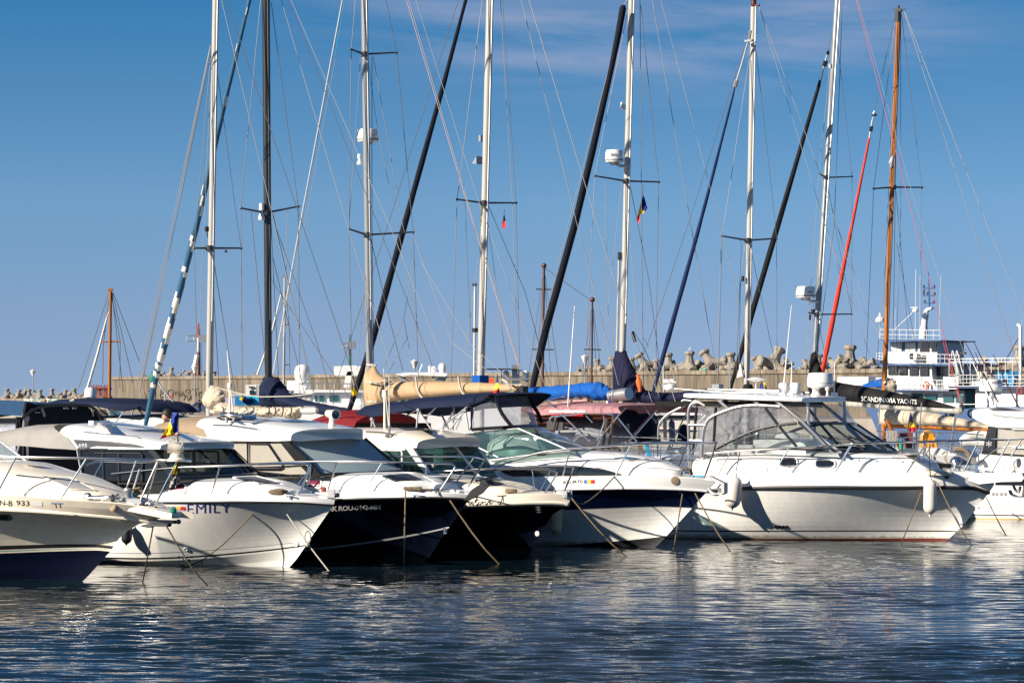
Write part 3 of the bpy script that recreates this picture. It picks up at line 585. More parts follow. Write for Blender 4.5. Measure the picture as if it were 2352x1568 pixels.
b.roof(edge=q('Z1', (430, 520, .98), (575, 545, 1.03), (850, 546, 1.05), (1095, 546, 1.05), (1180, 545, 1.02)), top=q('Z1', (430, 372, 0), (560, 358, 0), (760, 352, 0), (1000, 385, 0), (1300, 440, 0), (1560, 482, 0), (1640, 505, 0), (1720, 530, 0)), mat=white, bow=.42, e=.5, th=.10, n=20)
b.patch(q('Z1', (540, 474), (800, 488), (1010, 510), (1070, 530)), q('Z1', (590, 545), (650, 540), (690, 522), (1080, 535)), darkgrey, 'roof_side_panel', 3, 12, .008)
b.decal(q('Z1', (583, 530), (648, 530), (648, 503), (583, 503)), '695', silver, bold=.012, lift=.016)
b.ring(q('Z1', (625, 430), (760, 445), (1025, 468)), chrome, 'roof_grab_rail', .02, .03, closed=False)
b.patch(q('Z1', (935, 408), (1210, 405)), q('Z1', (1000, 415), (1430, 432)), blackpaint, 'roof_hatch', 3, 8, .02)
b.patch(q('Z1', (700, 348), (900, 360), (1190, 400)), q('Z1', (720, 364), (900, 372), (1150, 404)), white, 'roof_slide', 2, 8, .035)
p0, p1 = b.onsurf(*q('Z1', (685, 352))[0], .03), b.onsurf(*q('Z1', (800, 362))[0], .05); MB().tube([p0, p1], .03).box(p0, (.12, .1, .08)).build('roof_fitting', white, b.e)
# interior: seat, helm, curtain wall on the far side
ci = b.S(*q('Z1', (850, 880))[0], .5); MB().box((ci.x+.2, .55, ci.z+.05), (.5, .5, .7)).box((ci.x-.6, -.45, ci.z+.0), (.5, .6, .6)).box((ci.x-.02, .55, ci.z+.5), (.1, .5, .5)).build('cabin_seat', offwhite, b.e)
MB().box((b.S(*q('Z1', (1250, 790))[0], .6).x, 0, ci.z+.25), (.4, 1.7, .35)).build('dashboard', darkgrey, b.e)
MB().box((b.S(*q('Z1', (600, 800))[0], 1.0).x+.1, 0, ci.z+.4), (.04, 1.9, 1.5)).build('cabin_bulkhead', darkgrey, b.e)
# cockpit canvas
cv = []
for (ex, ey, tx, ty) in ((0, 505, 5, 425), (60, 525, 60, 412), (140, 520, 140, 398), (250, 528, 230, 378), (370, 540, 330, 362), (480, 545, 425, 358), (570, 552, 480, 358)):
    e0 = b.S(*q('Z1', (ex, ey))[0], 1.05); t0 = b.S(*q('Z1', (tx, ty))[0], .25)
    r = []
    for j in range(13):
        th = math.pi*j/12; c_, s_ = math.cos(th), math.sin(th); r.append((e0.x*(1-s_)+t0.x*s_, -1.05*(abs(c_)**.6)*(1 if c_ > 0 else -1), e0.z+(t0.z-e0.z)*s_**.55))
    cv.append(r)
MB().loft(cv, 0, closed=False, cap0=False, cap1=False).build('cockpit_canvas', greycv, b.e, ang=70)
bars(b, [[(140, 520), (120, 590)], [(570, 550), (600, 720)]], 1.05, alu, 'canvas_frame', .018)
# lettering, tricolour mark
b.decal(q('A2', (560, 1015), (945, 1003), (945, 925), (560, 930)), 'EMILY', M('indigo_letter', (.03, .03, .20), .4), bold=-.002, space=1.12, lift=.004)
b.decal(q('A2', (290, 990), (390, 990), (390, 955), (290, 955)), 'MM', black, bold=.015)
for k, (m_, x0, x1) in enumerate(((fblue, 412, 455), (fyel, 455, 498), (fred, 498, 541))):
    b.patch(q('A2', (x0, 952), (x1, 952)), q('A2', (x0+4, 1008), (x1+2, 1006)), m_, 'tricolour_mark', 2, 2, .008)
for c in ((548, 1328), (1538, 1290)):
    p, n = b.hit(*q('A2', c)[0]); MB().lathe([(.001, .02), (.025, .02), (.03, .03), (.045, .02), (.045, 0)], p, n, 14).build('through_hull', white, b.e)
# rails
b.rail(q('A2', (-120, 660), (200, 628), (500, 602), (860, 588), (1200, 575), (1590, 570))+[q('A2', (1640, 590))[0], q('A2', (1640, 640))[0], q('A2', (1560, 850))[0]], .017, n=3)
b.rail([(*q('A2', (640, 590))[0], -.9), (*q('A2', (1000, 575))[0], -.85), (*q('A2', (1480, 560))[0], -.5), (*q('A2', (1640, 565))[0], -.3), (*q('A2', (1660, 600))[0], -.25), (*q('A2', (1640, 760))[0], -.25)], .015, n=3)
b.post(q('A2', (850, 592))[0], q('A2', (770, 855))[0]); b.post(q('A2', (1640, 640))[0], q('A2', (1545, 760))[0])
b.post((*q('A2', (1000, 575))[0], -.85), (*q('A2', (1090, 690))[0], -.85)); b.post((*q('A2', (500, 600))[0], -.9), (*q('A2', (690, 705))[0], -.7))
c = b.S(*q('Z2', (590, 895))[0], 0); MB().box(c+Vector((-.05, 0, 0)), (.3, .12, .05)).box(c+Vector((.08, .07, .06)), (.16, .015, .15)).box(c+Vector((.08, -.07, .06)), (.16, .015, .15)).build('bow_roller', galv, b.e)
c = b.onsurf(*q('A2', (1465, 868))[0]); MB().tube([c+Vector((-.1, 0, .03)), c+Vector((.1, 0, .03))], .014).tube([c+Vector((-.03, 0, .03)), c+Vector((-.03, 0, -.03))], .012).tube([c+Vector((.03, 0, .03)), c+Vector((.03, 0, -.03))], .012).build('deck_cleat', chrome, b.e)
c = b.onsurf(*q('A2', (1360, 835))[0], .03)
mb = MB()
for k in range(5): mb.tube([c+Vector((.17*math.cos(t*.52)+.02*k, .09*math.sin(t*.52), .012*k+.02*math.sin(t+k))) for t in range(13)], .014, 6)
mb.build('coiled_line', ropem, b.e)
# ---- navy pilothouse boat
b = B3 = Boat('pilothouse_boat', 'navy hulled pilothouse motor boat with tan cockpit cover and searchlight on its white roof', 'motor boat', 980, 1288, 52, CRUISERS)
b.hull(tip=q('Z2', (1650, 885))[0], stem=q('Z2', (1600, 940), (1520, 1050), (1450, 1150), (1370, 1270), (1305, 1370)),
       edge=[(560, 1136)]+q('Z2', (200, 875), (400, 868), (850, 862), (1350, 866), (1540, 874)), B=2.55, Lf=3.6, p=2.4, xa=-6.2, zca=.05, zcb=.62, Lc=4.2, Bc=1.02, flare=1.25,
       bands=[(white, q('Z2', (850, 906))[0]), (navyhull, q('Z2', (750, 1243))[0]), (silver, q('Z2', (750, 1258))[0]), (navyhull, None)], bottom=navyhull,
       rub=[(q('Z2', (800, 908), (1100, 908)), black, .02, .012)], deckm=white)
b.coach(base=q('Z2', (-100, 830, 1.02), (300, 840, .98), (560, 862, .9), (840, 858, .8), (1150, 842, .6), (1350, 838, .38), (1420, 832, .15), (1435, 820, .04)),
        top=q('Z2', (-100, 740, 0), (520, 730, 0), (900, 714, 0), (1120, 712, 0), (1240, 740, 0), (1340, 768, 0), (1410, 795, 0)), mat=white, e=.5, n=26, tumble=.1)
b.patch(q('Z2', (980, 752), (1160, 740)), q('Z2', (1070, 786), (1258, 775)), blkglass, 'deck_hatch', 5, 6, .025); b.ring(q('Z2', (980, 752), (1160, 740), (1258, 775), (1070, 786)), chrome, 'hatch_frame', .016, .025)
b.patch(q('Z2', (425, 790), (445, 778), (515, 780), (524, 788)), q('Z2', (428, 822), (445, 828), (515, 827), (522, 818)), pinkglass, 'side_port', 4, 8, .012)
b.ring(q('Z2', (420, 788), (436, 774), (518, 774), (530, 790), (526, 822), (512, 832), (440, 832), (424, 822)), white, 'port_frame', .022, .01)
b.decal(q('Z2', (243, 780), (317, 777), (317, 757), (243, 760)), '755', greyp, bold=-.01, shear=.2)
for x0, x1 in ((190, 232), (335, 440)): b.patch(q('Z2', (x0, 769), (x1, 766)), q('Z2', (x0, 772), (x1, 769)), greyp, 'name_line', 1, 3, .006)
LAT = 1.02
b.panel(q('Z2', (-330, 495), (245, 490), (510, 735), (80, 745), (-330, 740)), drape, 'side_window', .012, lat=LAT-.03)
b.panel(q('Z2', (-330, 495), (245, 490), (510, 735), (80, 745), (-330, 740)), gl_lite, 'side_window', .006, lat=LAT)
bars(b, [[(-330, 492), (250, 488)], [(-330, 742), (90, 742), (520, 735)], [(-18, 495), (-16, 690), (215, 692), (240, 678), (240, 665), (130, 503)], [(-10, 500), (125, 503)]], LAT+.01, blackpaint, 'window_frame', .02, zt='Z2')
b.panel(q('Z2', (215, 488), (275, 486), (400, 600), (525, 740), (440, 740), (320, 620)), blackpaint, 'pillar', .08, lat=LAT+.02)
mb = MB()
for x, y in ((120, 742), (215, 740), (300, 738), (380, 738)): mb.ball(b.S(*q('Z2', (x, y))[0], LAT+.04), .014, 8)
mb.build('cover_snap', chrome, b.e)
ws = [b.S(*q('Z2', (515, 738))[0], .98), b.S(*q('Z2', (1128, 708))[0], -.98), b.S(*q('Z2', (850, 470))[0], -.92), b.S(*q('Z2', (265, 484))[0], .98)]
b.sheet(ws, screen, 'windscreen', bow=(.14, .12))
mb = MB(); edge_ = [(ws[0]*(1-u)+ws[1]*u)+Vector((1, 0, 0))*.17*4*u*(1-u) for u in [i/8 for i in range(9)]]
mb.tube(edge_, .04, 8); mb.tube([ws[1], ws[2]], .035, 6); mb.build('windscreen_frame', blackpaint, b.e)
for a, c, l in (((420, 600), (735, 735), .5), ((965, 555), (1140, 700), -.95), ((985, 560), (1110, 720), -.9)): MB().tube([b.S(*q('Z2', a)[0], l)+Vector((.12, 0, 0)), b.S(*q('Z2', c)[0], l-.25)+Vector((.16, 0, 0))], .014, 5).build('windscreen_wiper', black, b.e)
b.roof(edge=q('Z2', (-400, 440, .95), (-250, 482, 1.03), (0, 486, 1.06), (200, 486, 1.06), (300, 482, 1.03)), top=q('Z2', (-400, 340, 0), (-330, 318, 0), (-150, 302, 0), (100, 312, 0), (400, 345, 0), (600, 372, 0), (780, 410, 0), (830, 430, 0), (870, 455, 0)), mat=white, bow=.45, e=.5, th=.1, n=20)
b.patch(q('Z2', (185, 338), (340, 332)), q('Z2', (320, 350), (540, 352)), blkglass, 'roof_hatch', 3, 8, .02)
b.patch(q('Z2', (-40, 318), (180, 336), (190, 338)), q('Z2', (-40, 327), (180, 346), (300, 352)), white, 'roof_slide', 2, 8, .05)
b.ring(q('A2', (800, 232), (960, 236), (1200, 272)), chrome, 'roof_grab_rail', .02, .03, closed=False)
b.patch(q('C2', (640, 910), (760, 870), (1250, 890)), q('C2', (720, 945), (900, 950), (1280, 935)), darkgrey, 'roof_panel', 3, 8, .012)
# searchlight, horns, aerials
c = b.onsurf(*q('Z2', (605, 372))[0], .0); m = MB().lathe([(.07, 0), (.065, .05), (.055, .07), (.055, .12), (.06, .16)], c, n=16)
ax = Vector((.92, -.35, -.05)).normalized(); hc = c+Vector((.02, 0, .22)); m.lathe([(.001, -.22), (.055, -.22), (.075, -.19), (.085, .06), (.10, .12), (.10, .135), (.085, .135), (.08, .1), (.001, .1)], hc, ax, 20)
srch = m.build('searchlight', cream, b.e); MB().lathe([(.001, .115), (.083, .11)], hc, ax, 20, cap=False).build('lamp_lens', lens, srch)
c = b.onsurf(*q('C2', (840, 985))[0], .02); h = MB()
for k in (0, 1):
    o = c+Vector((.05, -.1+.2*k, .13)); h.lathe([(.001, -.1), (.06, -.1), (.07, -.04), (.03, .02), (.02, .3), (.04, .42), (.085, .5), (.1, .52), (.09, .515), (.001, .42)], o, (1, -.05, 0), 14); h.tube([o, c+Vector((.05, -.1+.2*k, -.02))], .03)
h.build('twin_horn', chrome, b.e)
def whip(b, px0, px1, lat, name='whip_aerial', mat=None, r0=.018, r1=.006, par=None):
    a = b.S(*px0, lat); c = b.S(*px1, lat); m_ = a*.9+c*.1
    return MB().tube([a, m_, c], [r0, r0*.8, r1], 7).build(name, mat or oldwhite, par or b.e, solid=False)
whip(b, q('C2', (915, 860))[0], q('C2', (828, 0))[0], 0); c = b.S(*q('C2', (860, 865))[0], 0)
whip(b, q('C2', (915, 870))[0], (522, 805), 0, r0=.012, r1=.01)
MB().lathe([(.025, 0), (.022, .45), (.03, .47), (.035, .52), (.05, .53), (.05, .62), (.045, .63)], c, n=12).build('stern_light', cream, b.e)
# tan cockpit cover
cv = []
for (ex, ey, tx, ty) in ((-640, 430, -610, 385), (-560, 440, -540, 350), (-420, 440, -430, 318), (-300, 470, -330, 300), (-240, 480, -210, 312)):
    e0 = b.S(*q('Z2', (ex, ey))[0], 1.0); t0 = b.S(*q('Z2', (tx, ty))[0], .0); r = []
    for j in range(13):
        th = math.pi*j/12; c_, s_ = math.cos(th), math.sin(th); r.append((e0.x*(1-s_)+t0.x*s_, -1.0*(abs(c_)**.7)*(1 if c_ > 0 else -1), e0.z+(t0.z-e0.z)*s_**.6))
    cv.append(r)
MB().loft(cv, 0, closed=False, cap0=True, cap1=False).build('cockpit_canvas', beigecv, b.e, ang=70)
b.decal(q('Z2', (580, 1003), (964, 988), (964, 952), (580, 966)), 'RK ROU-0442-MM', offwhite, bold=.02, lift=.004, space=.9)
p, n = b.hit(*q('Z2', (1448, 1140))[0])
if p: MB().tube([p+n*.0, p+n*.06+Vector((0, 0, .05)), p+n*.06+Vector((0, 0, -.07)), p+Vector((0, 0, -.05))], .016, 6).build('bow_eye', chrome, b.e)
b.rail(q('Z2', (-640, 645), (-300, 650), (0, 654), (300, 640), (700, 636), (1000, 640), (1300, 648), (1470, 652))+[q('Z2', (1510, 668))[0], q('Z2', (1500, 700))[0], q('Z2', (1405, 845))[0]], .018, n=3)
b.rail([q('Z2', (380, 655))[0], q('Z2', (425, 665))[0], q('Z2', (430, 700))[0], q('Z2', (370, 870))[0]], .016, name='rail_post'); b.rail([q('Z2', (635, 645))[0], q('Z2', (625, 690))[0], q('Z2', (565, 880))[0]], .016, name='rail_post')
b.post(q('Z2', (975, 645))[0], q('Z2', (840, 862))[0]); b.post(q('Z2', (1300, 648))[0], q('Z2', (1295, 745))[0], .012)
b.rail([(*q('Z2', (900, 740))[0], -.1), (*q('Z2', (1200, 742))[0], -.1), (*q('Z2', (1480, 745))[0], -.1)], .014, name='mid_rail')
b.rail([(*q('Z2', (1000, 600))[0], -1.0), (*q('Z2', (1500, 600))[0], -.7), (*q('Z2', (1660, 604))[0], -.3), (*q('Z2', (1725, 622))[0], -.2), (*q('Z2', (1720, 640))[0], -.2), (*q('Z2', (1610, 820))[0], -.2)], .016)
b.post((*q('Z2', (1650, 610))[0], -.4), (*q('Z2', (1505, 810))[0], -.5)); b.post((*q('Z2', (1510, 690))[0], .2), (*q('Z2', (1690, 700))[0], -.3), .012)
c = b.onsurf(*q('Z2', (1355, 872))[0]); MB().tube(smoothpts([c+Vector((-.06, 0, 0)), c+Vector((-.05, 0, .07)), c+Vector((.05, 0, .07)), c+Vector((.06, 0, 0))], 3), .018).build('fairlead', chrome, b.e)
c = b.onsurf(*q('Z2', (1185, 842))[0], .03); mb = MB()
for k in range(4): mb.tube([c+Vector((.2*math.cos(t*.52), .07*math.sin(t*.52)+.02*k, .012*k)) for t in range(13)], .014, 6)
mb.build('coiled_line', ropem, b.e)
MB().tube([b.onsurf(*p, .03, .5) for p in q('Z2', (1140, 838), (1250, 845), (1400, 845))], .02).build('bow_line', ropem, b.e)
# bow roller and plough anchor
MB().prism([b.S(*p, .06) for p in q('Z2', (1475, 840), (1560, 845), (1640, 850), (1605, 890), (1480, 860))], (0, .12, 0)).tube([b.S(*q('Z2', (1560, 870))[0], -.08), b.S(*q('Z2', (1560, 870))[0], .1)], .05).build('bow_roller', galv, b.e)
MB().prism([b.S(*p, .13) for p in q('Z2', (1575, 925), (1630, 850), (1690, 812), (1762, 812), (1715, 868), (1640, 912))], (0, .03, 0)).prism([b.S(*p, -.10) for p in q('Z2', (1575, 925), (1630, 850), (1690, 812), (1762, 812), (1715, 868), (1640, 912))], (0, -.03, 0)).prism([b.S(*p, .02) for p in q('Z2', (1640, 905), (1710, 770), (1730, 772), (1735, 810), (1660, 905))], (0, .04, 0)).prism([b.S(*p, .1) for p in q('Z2', (1700, 805), (1715, 774), (1735, 776), (1765, 812))], (0, .2, 0)).build('anchor', M('black_steel', (.02, .02, .022), .4, metal=.3), b.e)
MB().lathe([(.05, 0), (.055, .1), (.03, .12)], b.S(*q('Z2', (545, 870))[0], .9), n=10).build('deck_socket', rustp, b.e)

# ---- second navy boat, cream deck edge with script name
b = B4 = Boat('pilothouse_boat', 'navy hulled cream topped motor boat with handwritten name and green tinted windows', 'motor boat', 1216, 1270, 52, CRUISERS)
b.hull(tip=q('Z3', (708, 905))[0], stem=q('Z3', (690, 950), (640, 985), (570, 1030), (500, 1140), (460, 1215), (405, 1310)),
       edge=[(780, 1135), (1000, 1137)]+q('Z3', (0, 882), (300, 880), (560, 874), (640, 878)), B=2.6, Lf=3.3, p=2.4, xa=-6.2, zca=.05, zcb=.5, Lc=3.5, Bc=1.05, flare=1.3,
       bands=[(cream, q('Z3', (300, 958))[0]), (navyhull, None)], bottom=navyhull, rub=[(q('Z3', (200, 940), (400, 936)), cream, .035, .015)], deckm=cream)
b.coach(base=q('Z3', (-420, 840, .95), (-250, 855, .9), (0, 872, .75), (200, 876, .58), (340, 876, .36), (395, 866, .12), (408, 856, .04)),
        top=q('Z3', (-420, 770, 0), (0, 762, 0), (160, 778, 0), (250, 792, 0), (330, 815, 0), (395, 845, 0)), mat=cream, e=.55, n=24)
b.patch(q('Z3', (30, 790), (70, 778), (140, 786)), q('Z3', (70, 816), (150, 815), (222, 808)), blkglass, 'deck_hatch', 4, 6, .02)
b.panel(q('Z2', (620, 530), (1170, 545), (1320, 740), (1220, 745), (1215, 800), (620, 800)), gl_green, 'side_window', .012, lat=1.0)
bars(b, [[(620, 545), (1150, 548)], [(975, 552), (1115, 555), (1122, 570), (1122, 730)], [(1220, 720), (900, 740)]], 1.01, white, 'window_frame', .022, zt='Z2')
b.panel(q('Z2', (1150, 540), (1200, 540), (1335, 735), (1295, 735)), white, 'pillar', .06, lat=1.02)
ws = [b.S(*q('Z2', (1330, 740))[0], .98), b.S(*q('Z2', (1850, 775))[0], -.95), b.S(*q('Z2', (1665, 520))[0], -.9), b.S(*q('Z2', (1195, 535))[0], .98)]
b.sheet(ws, gl_green, 'windscreen', bow=(.16, .14))
pt = lambda u, v, e_=.0: (ws[0]*(1-u)+ws[1]*u)*(1-v)+(ws[3]*(1-u)+ws[2]*u)*v+Vector((1, 0, 0))*((.16*(1-v)+.14*v)*4*u*(1-u)+e_)
MB().tube([pt(.62, 0), pt(.6, .5), pt(.58, 1)], .04, 6).tube([pt(1, 0), pt(1, 1)], .03, 6).tube([pt(i/8, .0, .02) for i in range(9)], .05, 8).build('windscreen_frame', white, b.e)
b.patch(q('Z3', (0, 768), (100, 745), (190, 776)), q('Z3', (0, 790), (70, 770), (195, 782)), blackpaint, 'scuttle', 2, 6, .014)
for u_ in ((.75, .05, .9, .1), (.3, .03, .1, .2)): MB().tube([pt(u_[0], u_[1], .05), pt(u_[2], u_[3], .06)], .014, 5).build('windscreen_wiper', black, b.e)
b.roof(edge=q('Z2', (480, 480, .95), (600, 530, 1.02), (900, 540, 1.04), (1100, 542, 1.04), (1230, 536, 1.0)), top=q('Z2', (480, 440, 0), (620, 400, 0), (830, 385, 0), (1100, 388, 0), (1350, 405, 0), (1550, 445, 0), (1650, 480, 0), (1712, 518, 0)), mat=cream, bow=.4, e=.55, th=.1, n=20)
b.patch(q('Z2', (1090, 397), (1300, 390)), q('Z2', (1140, 408), (1350, 403)), darkgrey, 'roof_hatch', 3, 8, .02); b.ring(q('Z2', (860, 428), (970, 434), (1075, 448)), chrome, 'roof_grab_rail', .02, .03, closed=False)
whip(b, q('Z2', (1028, 440))[0], q('Z2', (1026, 0))[0], .6); whip(b, q('Z2', (1028, 440))[0], (880.6, 846), .6, r0=.012, r1=.006)
c = b.onsurf(*q('Z2', (1030, 450))[0]); MB().box(c, (.12, .12, .06)).tube([c, c+Vector((0, 0, .2))], .025).build('aerial_mount', chrome, b.e)
MB().lathe([(.03, 0), (.026, .5), (.035, .52), (.04, .6), (.06, .61), (.06, .74), (.05, .75)], b.S(*q('Z2', (995, 385))[0], .2), n=12).build('anchor_light', cream, b.e)
c = b.onsurf(*q('Z2', (1418, 408))[0]); MB().lathe([(.035, 0), (.035, .04), (.075, .05), (.085, .08), (.085, .12), (.07, .145), (.001, .15)], c, n=18).build('gps_dome', white, b.e)
ci = b.S(*q('Z2', (1300, 760))[0], .6); MB().box((ci.x-1.1, .4, ci.z), (.5, .5, .9)).box((ci.x-1.2, -.5, ci.z), (.5, .5, .8)).box((ci.x+.1, 0, ci.z+.1), (.5, 1.6, .4)).build('cabin_seat', greyp, b.e)
b.decal(q('Z2', (1157, 680), (1195, 680), (1195, 664), (1157, 664)), '245', greyp, bold=-.01, lift=.02)
# handwritten name as pen strokes
pen = [[(-88, 975), (-84, 940), (-75, 912), (-68, 908), (-70, 925), (-84, 935)], [(-62, 960), (-50, 935), (-42, 930), (-44, 950), (-36, 955), (-22, 930), (-24, 950), (-14, 955), (6, 925), (16, 900), (6, 940), (6, 955), (20, 950), (30, 935), (28, 952), (40, 950), (52, 932), (56, 950), (66, 935), (76, 935), (76, 952), (90, 946), (100, 930), (112, 930), (106, 946), (118, 946), (134, 938)], [(-3, 922), (26, 918)], [(34, 918), (36, 916)], [(165, 893), (200, 890), (232, 886)], [(204, 892), (192, 940), (182, 948), (168, 942), (172, 932), (190, 935)], [(197, 942), (200, 941)]]
mb = MB()
for st in pen: mb.tube(smoothpts([b.onsurf(*q('Z3', p)[0], .006) for p in st], 3), .009, 5)
mb.build('handwritten_name', black, b.e)
p, n = b.hit(*q('Z3', (462, 1168))[0])
if p: MB().lathe([(.001, .02), (.025, .02), (.03, .03), (.05, .02), (.05, 0)], p, n, 14).build('through_hull', white, b.e)
b.rail(q('Z3', (-330, 715), (0, 695), (300, 688), (520, 690))+[q('Z3', (560, 692))[0], q('Z3', (600, 712))[0], q('Z3', (590, 750))[0], q('Z3', (510, 875))[0]], .018)
b.rail([(*q('Z3', (0, 715))[0], -.95), (*q('Z3', (400, 672))[0], -.7), (*q('Z3', (640, 668))[0], -.4), (*q('Z3', (710, 675))[0], -.2), (*q('Z3', (722, 700))[0], -.15), (*q('Z3', (655, 865))[0], -.15)], .018)
b.post(q('Z3', (560, 700))[0], q('Z3', (485, 850))[0]); b.post((*q('Z3', (35, 690))[0], .9), (*q('Z3', (-30, 800))[0], .9)); b.post((*q('Z3', (420, 690))[0], .4), (*q('Z3', (440, 850))[0], .4), .008)
c = b.S(*q('Z3', (665, 885))[0], 0); MB().box(c+Vector((-.06, .08, .02)), (.34, .02, .14)).box(c+Vector((-.06, -.08, .02)), (.34, .02, .14)).tube([c+Vector((.05, -.1, 0)), c+Vector((.05, .1, 0))], .045).ball(c+Vector((.1, 0, .06)), .04).build('bow_roller', galv, b.e)
c = b.onsurf(*q('Z3', (268, 872))[0], .03); mb = MB()
for k in range(4): mb.tube([c+Vector((.12*math.cos(t*.52), .06*math.sin(t*.52), .014*k)) for t in range(13)], .014, 6)
mb.build('coiled_line', ropem, b.e)

# ---- sport cruiser with blue stripe and navy bimini
b = B5 = Boat('sport_cruiser', 'white sport cruiser with navy hull stripe, navy bimini and blue bow fender eye', 'motor boat', 1505, 1257, 54, CRUISERS)
b.e['label'] = 'white sport cruiser with broad navy stripe, navy bimini top and dark swoosh window'
b.hull(tip=q('Z3', (1790, 783))[0], stem=q('Z3', (1735, 835), (1650, 925), (1560, 1025), (1480, 1110), (1400, 1200), (1335, 1270)),
       edge=[(820, 1096), (1000, 1097)]+q('Z3', (0, 758), (300, 752), (640, 748), (1100, 745), (1480, 752), (1640, 762)), B=3.0, Lf=4.6, p=2.1, xa=-7.0, zca=-.04, zcb=.24, Lc=3.6, Bc=1.3, flare=2.0,
       bands=[(white, q('Z3', (900, 838))[0]), (navystripe, q('Z3', (900, 980))[0]), (greyp, q('Z3', (900, 985))[0]), (hullw, None)], bottom=blackbottom,
       rub=[(q('Z3', (640, 850), (1100, 822)), offwhite, .022, .012)], deckm=white)
b.coach(base=q('Z3', (-700, 740, 1.28), (-300, 735, 1.24), (100, 735, 1.16), (500, 735, 1.05), (900, 735, .82), (1200, 738, .55), (1420, 742, .3), (1500, 742, .12), (1520, 742, .04)),
        top=q('Z3', (-700, 620, 0), (0, 610, 0), (300, 600, 0), (700, 562, 0), (860, 556, 0), (1060, 570, 0), (1250, 595, 0), (1400, 635, 0), (1510, 690, 0)), mat=white, e=.72, n=34)
b.patch(q('Z3', (200, 708), (350, 685), (560, 672), (750, 678), (950, 702), (1070, 730)), q('Z3', (230, 720), (300, 738), (450, 745), (700, 738), (900, 730), (1068, 734)), blkglass, 'side_window', 5, 18, .018)
b.ring(q('Z3', (198, 708), (350, 680), (560, 668), (750, 674), (950, 698), (1078, 731), (900, 734), (700, 742), (450, 750), (300, 744), (230, 726)), black, 'window_seal', .014, .015)
b.patch(q('Z3', (350, 690), (600, 682)), q('Z3', (330, 730), (620, 735)), gl_clear, 'window_inset', 2, 6, .026)
b.patch(q('Z3', (1030, 615), (1130, 606)), q('Z3', (1140, 628), (1240, 622)), M('blue_hatch_glass', (.12, .24, .32), .08), 'deck_hatch', 4, 5, .02); b.ring(q('Z3', (1020, 613), (1135, 603), (1285, 628), (1150, 636)), offwhite, 'hatch_frame', .014, .015)
b.decal(q('Z3', (648, 804), (795, 796), (795, 770), (650, 778)), 'ROU 09-TO', black, shear=.15, bold=.035, lift=.004)
for k, (m_, x0, x1) in enumerate(((M('mark_blue', (.06, .13, .5), .5), 804, 829), (fyel, 829, 856), (fred, 856, 883))): b.patch(q('Z3', (x0, 772), (x1, 771)), q('Z3', (x0, 797), (x1, 796)), m_, 'tricolour_mark', 2, 2, .01)
c, n = b.hit(*q('Z3', (1478, 777))[0]); MB().lathe([(.001, .018), (.05, .02), (.085, .012), (.09, 0)], c, n, 18).build('bow_vent', beigecv, b.e)
# windscreen: side glass, raked front
tp, bt = q('Z3', (-60, 450, 1.1), (310, 395, 1.05), (485, 388, .5)), q('Z3', (-60, 600, 1.15), (110, 625, 1.15), (480, 575, 1.05))
b.sheet([b.S(*bt[1]), b.S(*q('Z3', (700, 555))[0], .9), b.S(*q('Z3', (320, 395))[0], 1.0), b.S(*q('Z3', (-250, 440))[0], 1.05)], gl_green, 'windscreen', bow=(.1, .05))
b.sheet([b.S(*q('Z3', (700, 555))[0], .9), b.S(*q('Z3', (820, 548))[0], -.9), b.S(*q('Z3', (490, 385))[0], -.8), b.S(*q('Z3', (320, 395))[0], 1.0)], gl_green, 'windscreen', bow=(.35, .25))
mb = MB()
for pl in ([(-250, 440, 1.06), (0, 425, 1.06), (320, 393, 1.02), (490, 384, -.8)], [(320, 393, 1.02), (690, 552, .92)], [(490, 384, -.8), (820, 546, -.9)], [(0, 520, 1.1), (180, 610, 1.1)], [(110, 628, 1.17), (480, 578, 1.1), (700, 558, .95), (820, 548, -.85)]): mb.tube([b.S(*p) for p in q('Z3', *pl)], .016, 7)
mb.build('windscreen_frame', galv, b.e)
MB().tube([b.S(*p) for p in q('Z3', (440, 440, .3), (470, 500, .3), (495, 580, .35))], .014, 5).box(b.onsurf(*q('Z3', (490, 590))[0], .05), (.2, .12, .1)).build('windscreen_wiper', black, b.e)
ci = b.S(*q('Z3', (250, 580))[0], .4); MB().loft([[(ci.x+.9*math.cos(t*.5236)*f, .2+.7*math.sin(t*.5236)*f, ci.z-.05+h_) for t in range(12)] for f, h_ in ((1, 0), (.95, .25), (.7, .42), (.2, .48))]).build('dashboard', offwhite, b.e)
MB().lathe([(.16, 0), (.2, .02), (.2, .05), (.16, .07)], b.S(*q('Z3', (430, 530))[0], -.4), (-.7, 0, .7), 16).build('steering_wheel', black, b.e)
MB().box((ci.x-1.6, .5, ci.z), (.5, .5, .8)).box((ci.x-1.7, -.5, ci.z), (.5, .5, .7)).build('helm_seat', offwhite, b.e)
# bimini roof in two pieces and clear enclosure
def awning(b, rows, mat, name, m=10, e=.7, parent=None, th=.02):
    rg = []
    for (ex, ey, lat, tx, ty) in rows:
        e0 = b.S(ex, ey, lat); t0 = b.S(tx, ty, 0); r = []
        for j in range(m+1):
            th_ = math.pi*j/m; c_, s_ = math.cos(th_), math.sin(th_); r.append(Vector((e0.x*(1-s_)+t0.x*s_, -lat*(abs(c_)**e)*(1 if c_ > 0 else -1), e0.z+(t0.z-e0.z)*s_**e)))
        rg.append(r+[p-Vector((0, 0, th)) for p in reversed(r)])
    return MB().loft(rg).build(name, mat, parent or b.e, ang=60)
def aw(z, rows): return [(*q(z, r[:2])[0], r[2], *q(z, r[3:])[0]) for r in rows]
awning(b, aw('C3', [(505, 785, 1.2, 540, 740), (620, 770, 1.22, 640, 660), (800, 735, 1.22, 820, 628), (1000, 705, 1.2, 1020, 616)]), navycv, 'bimini_cover')
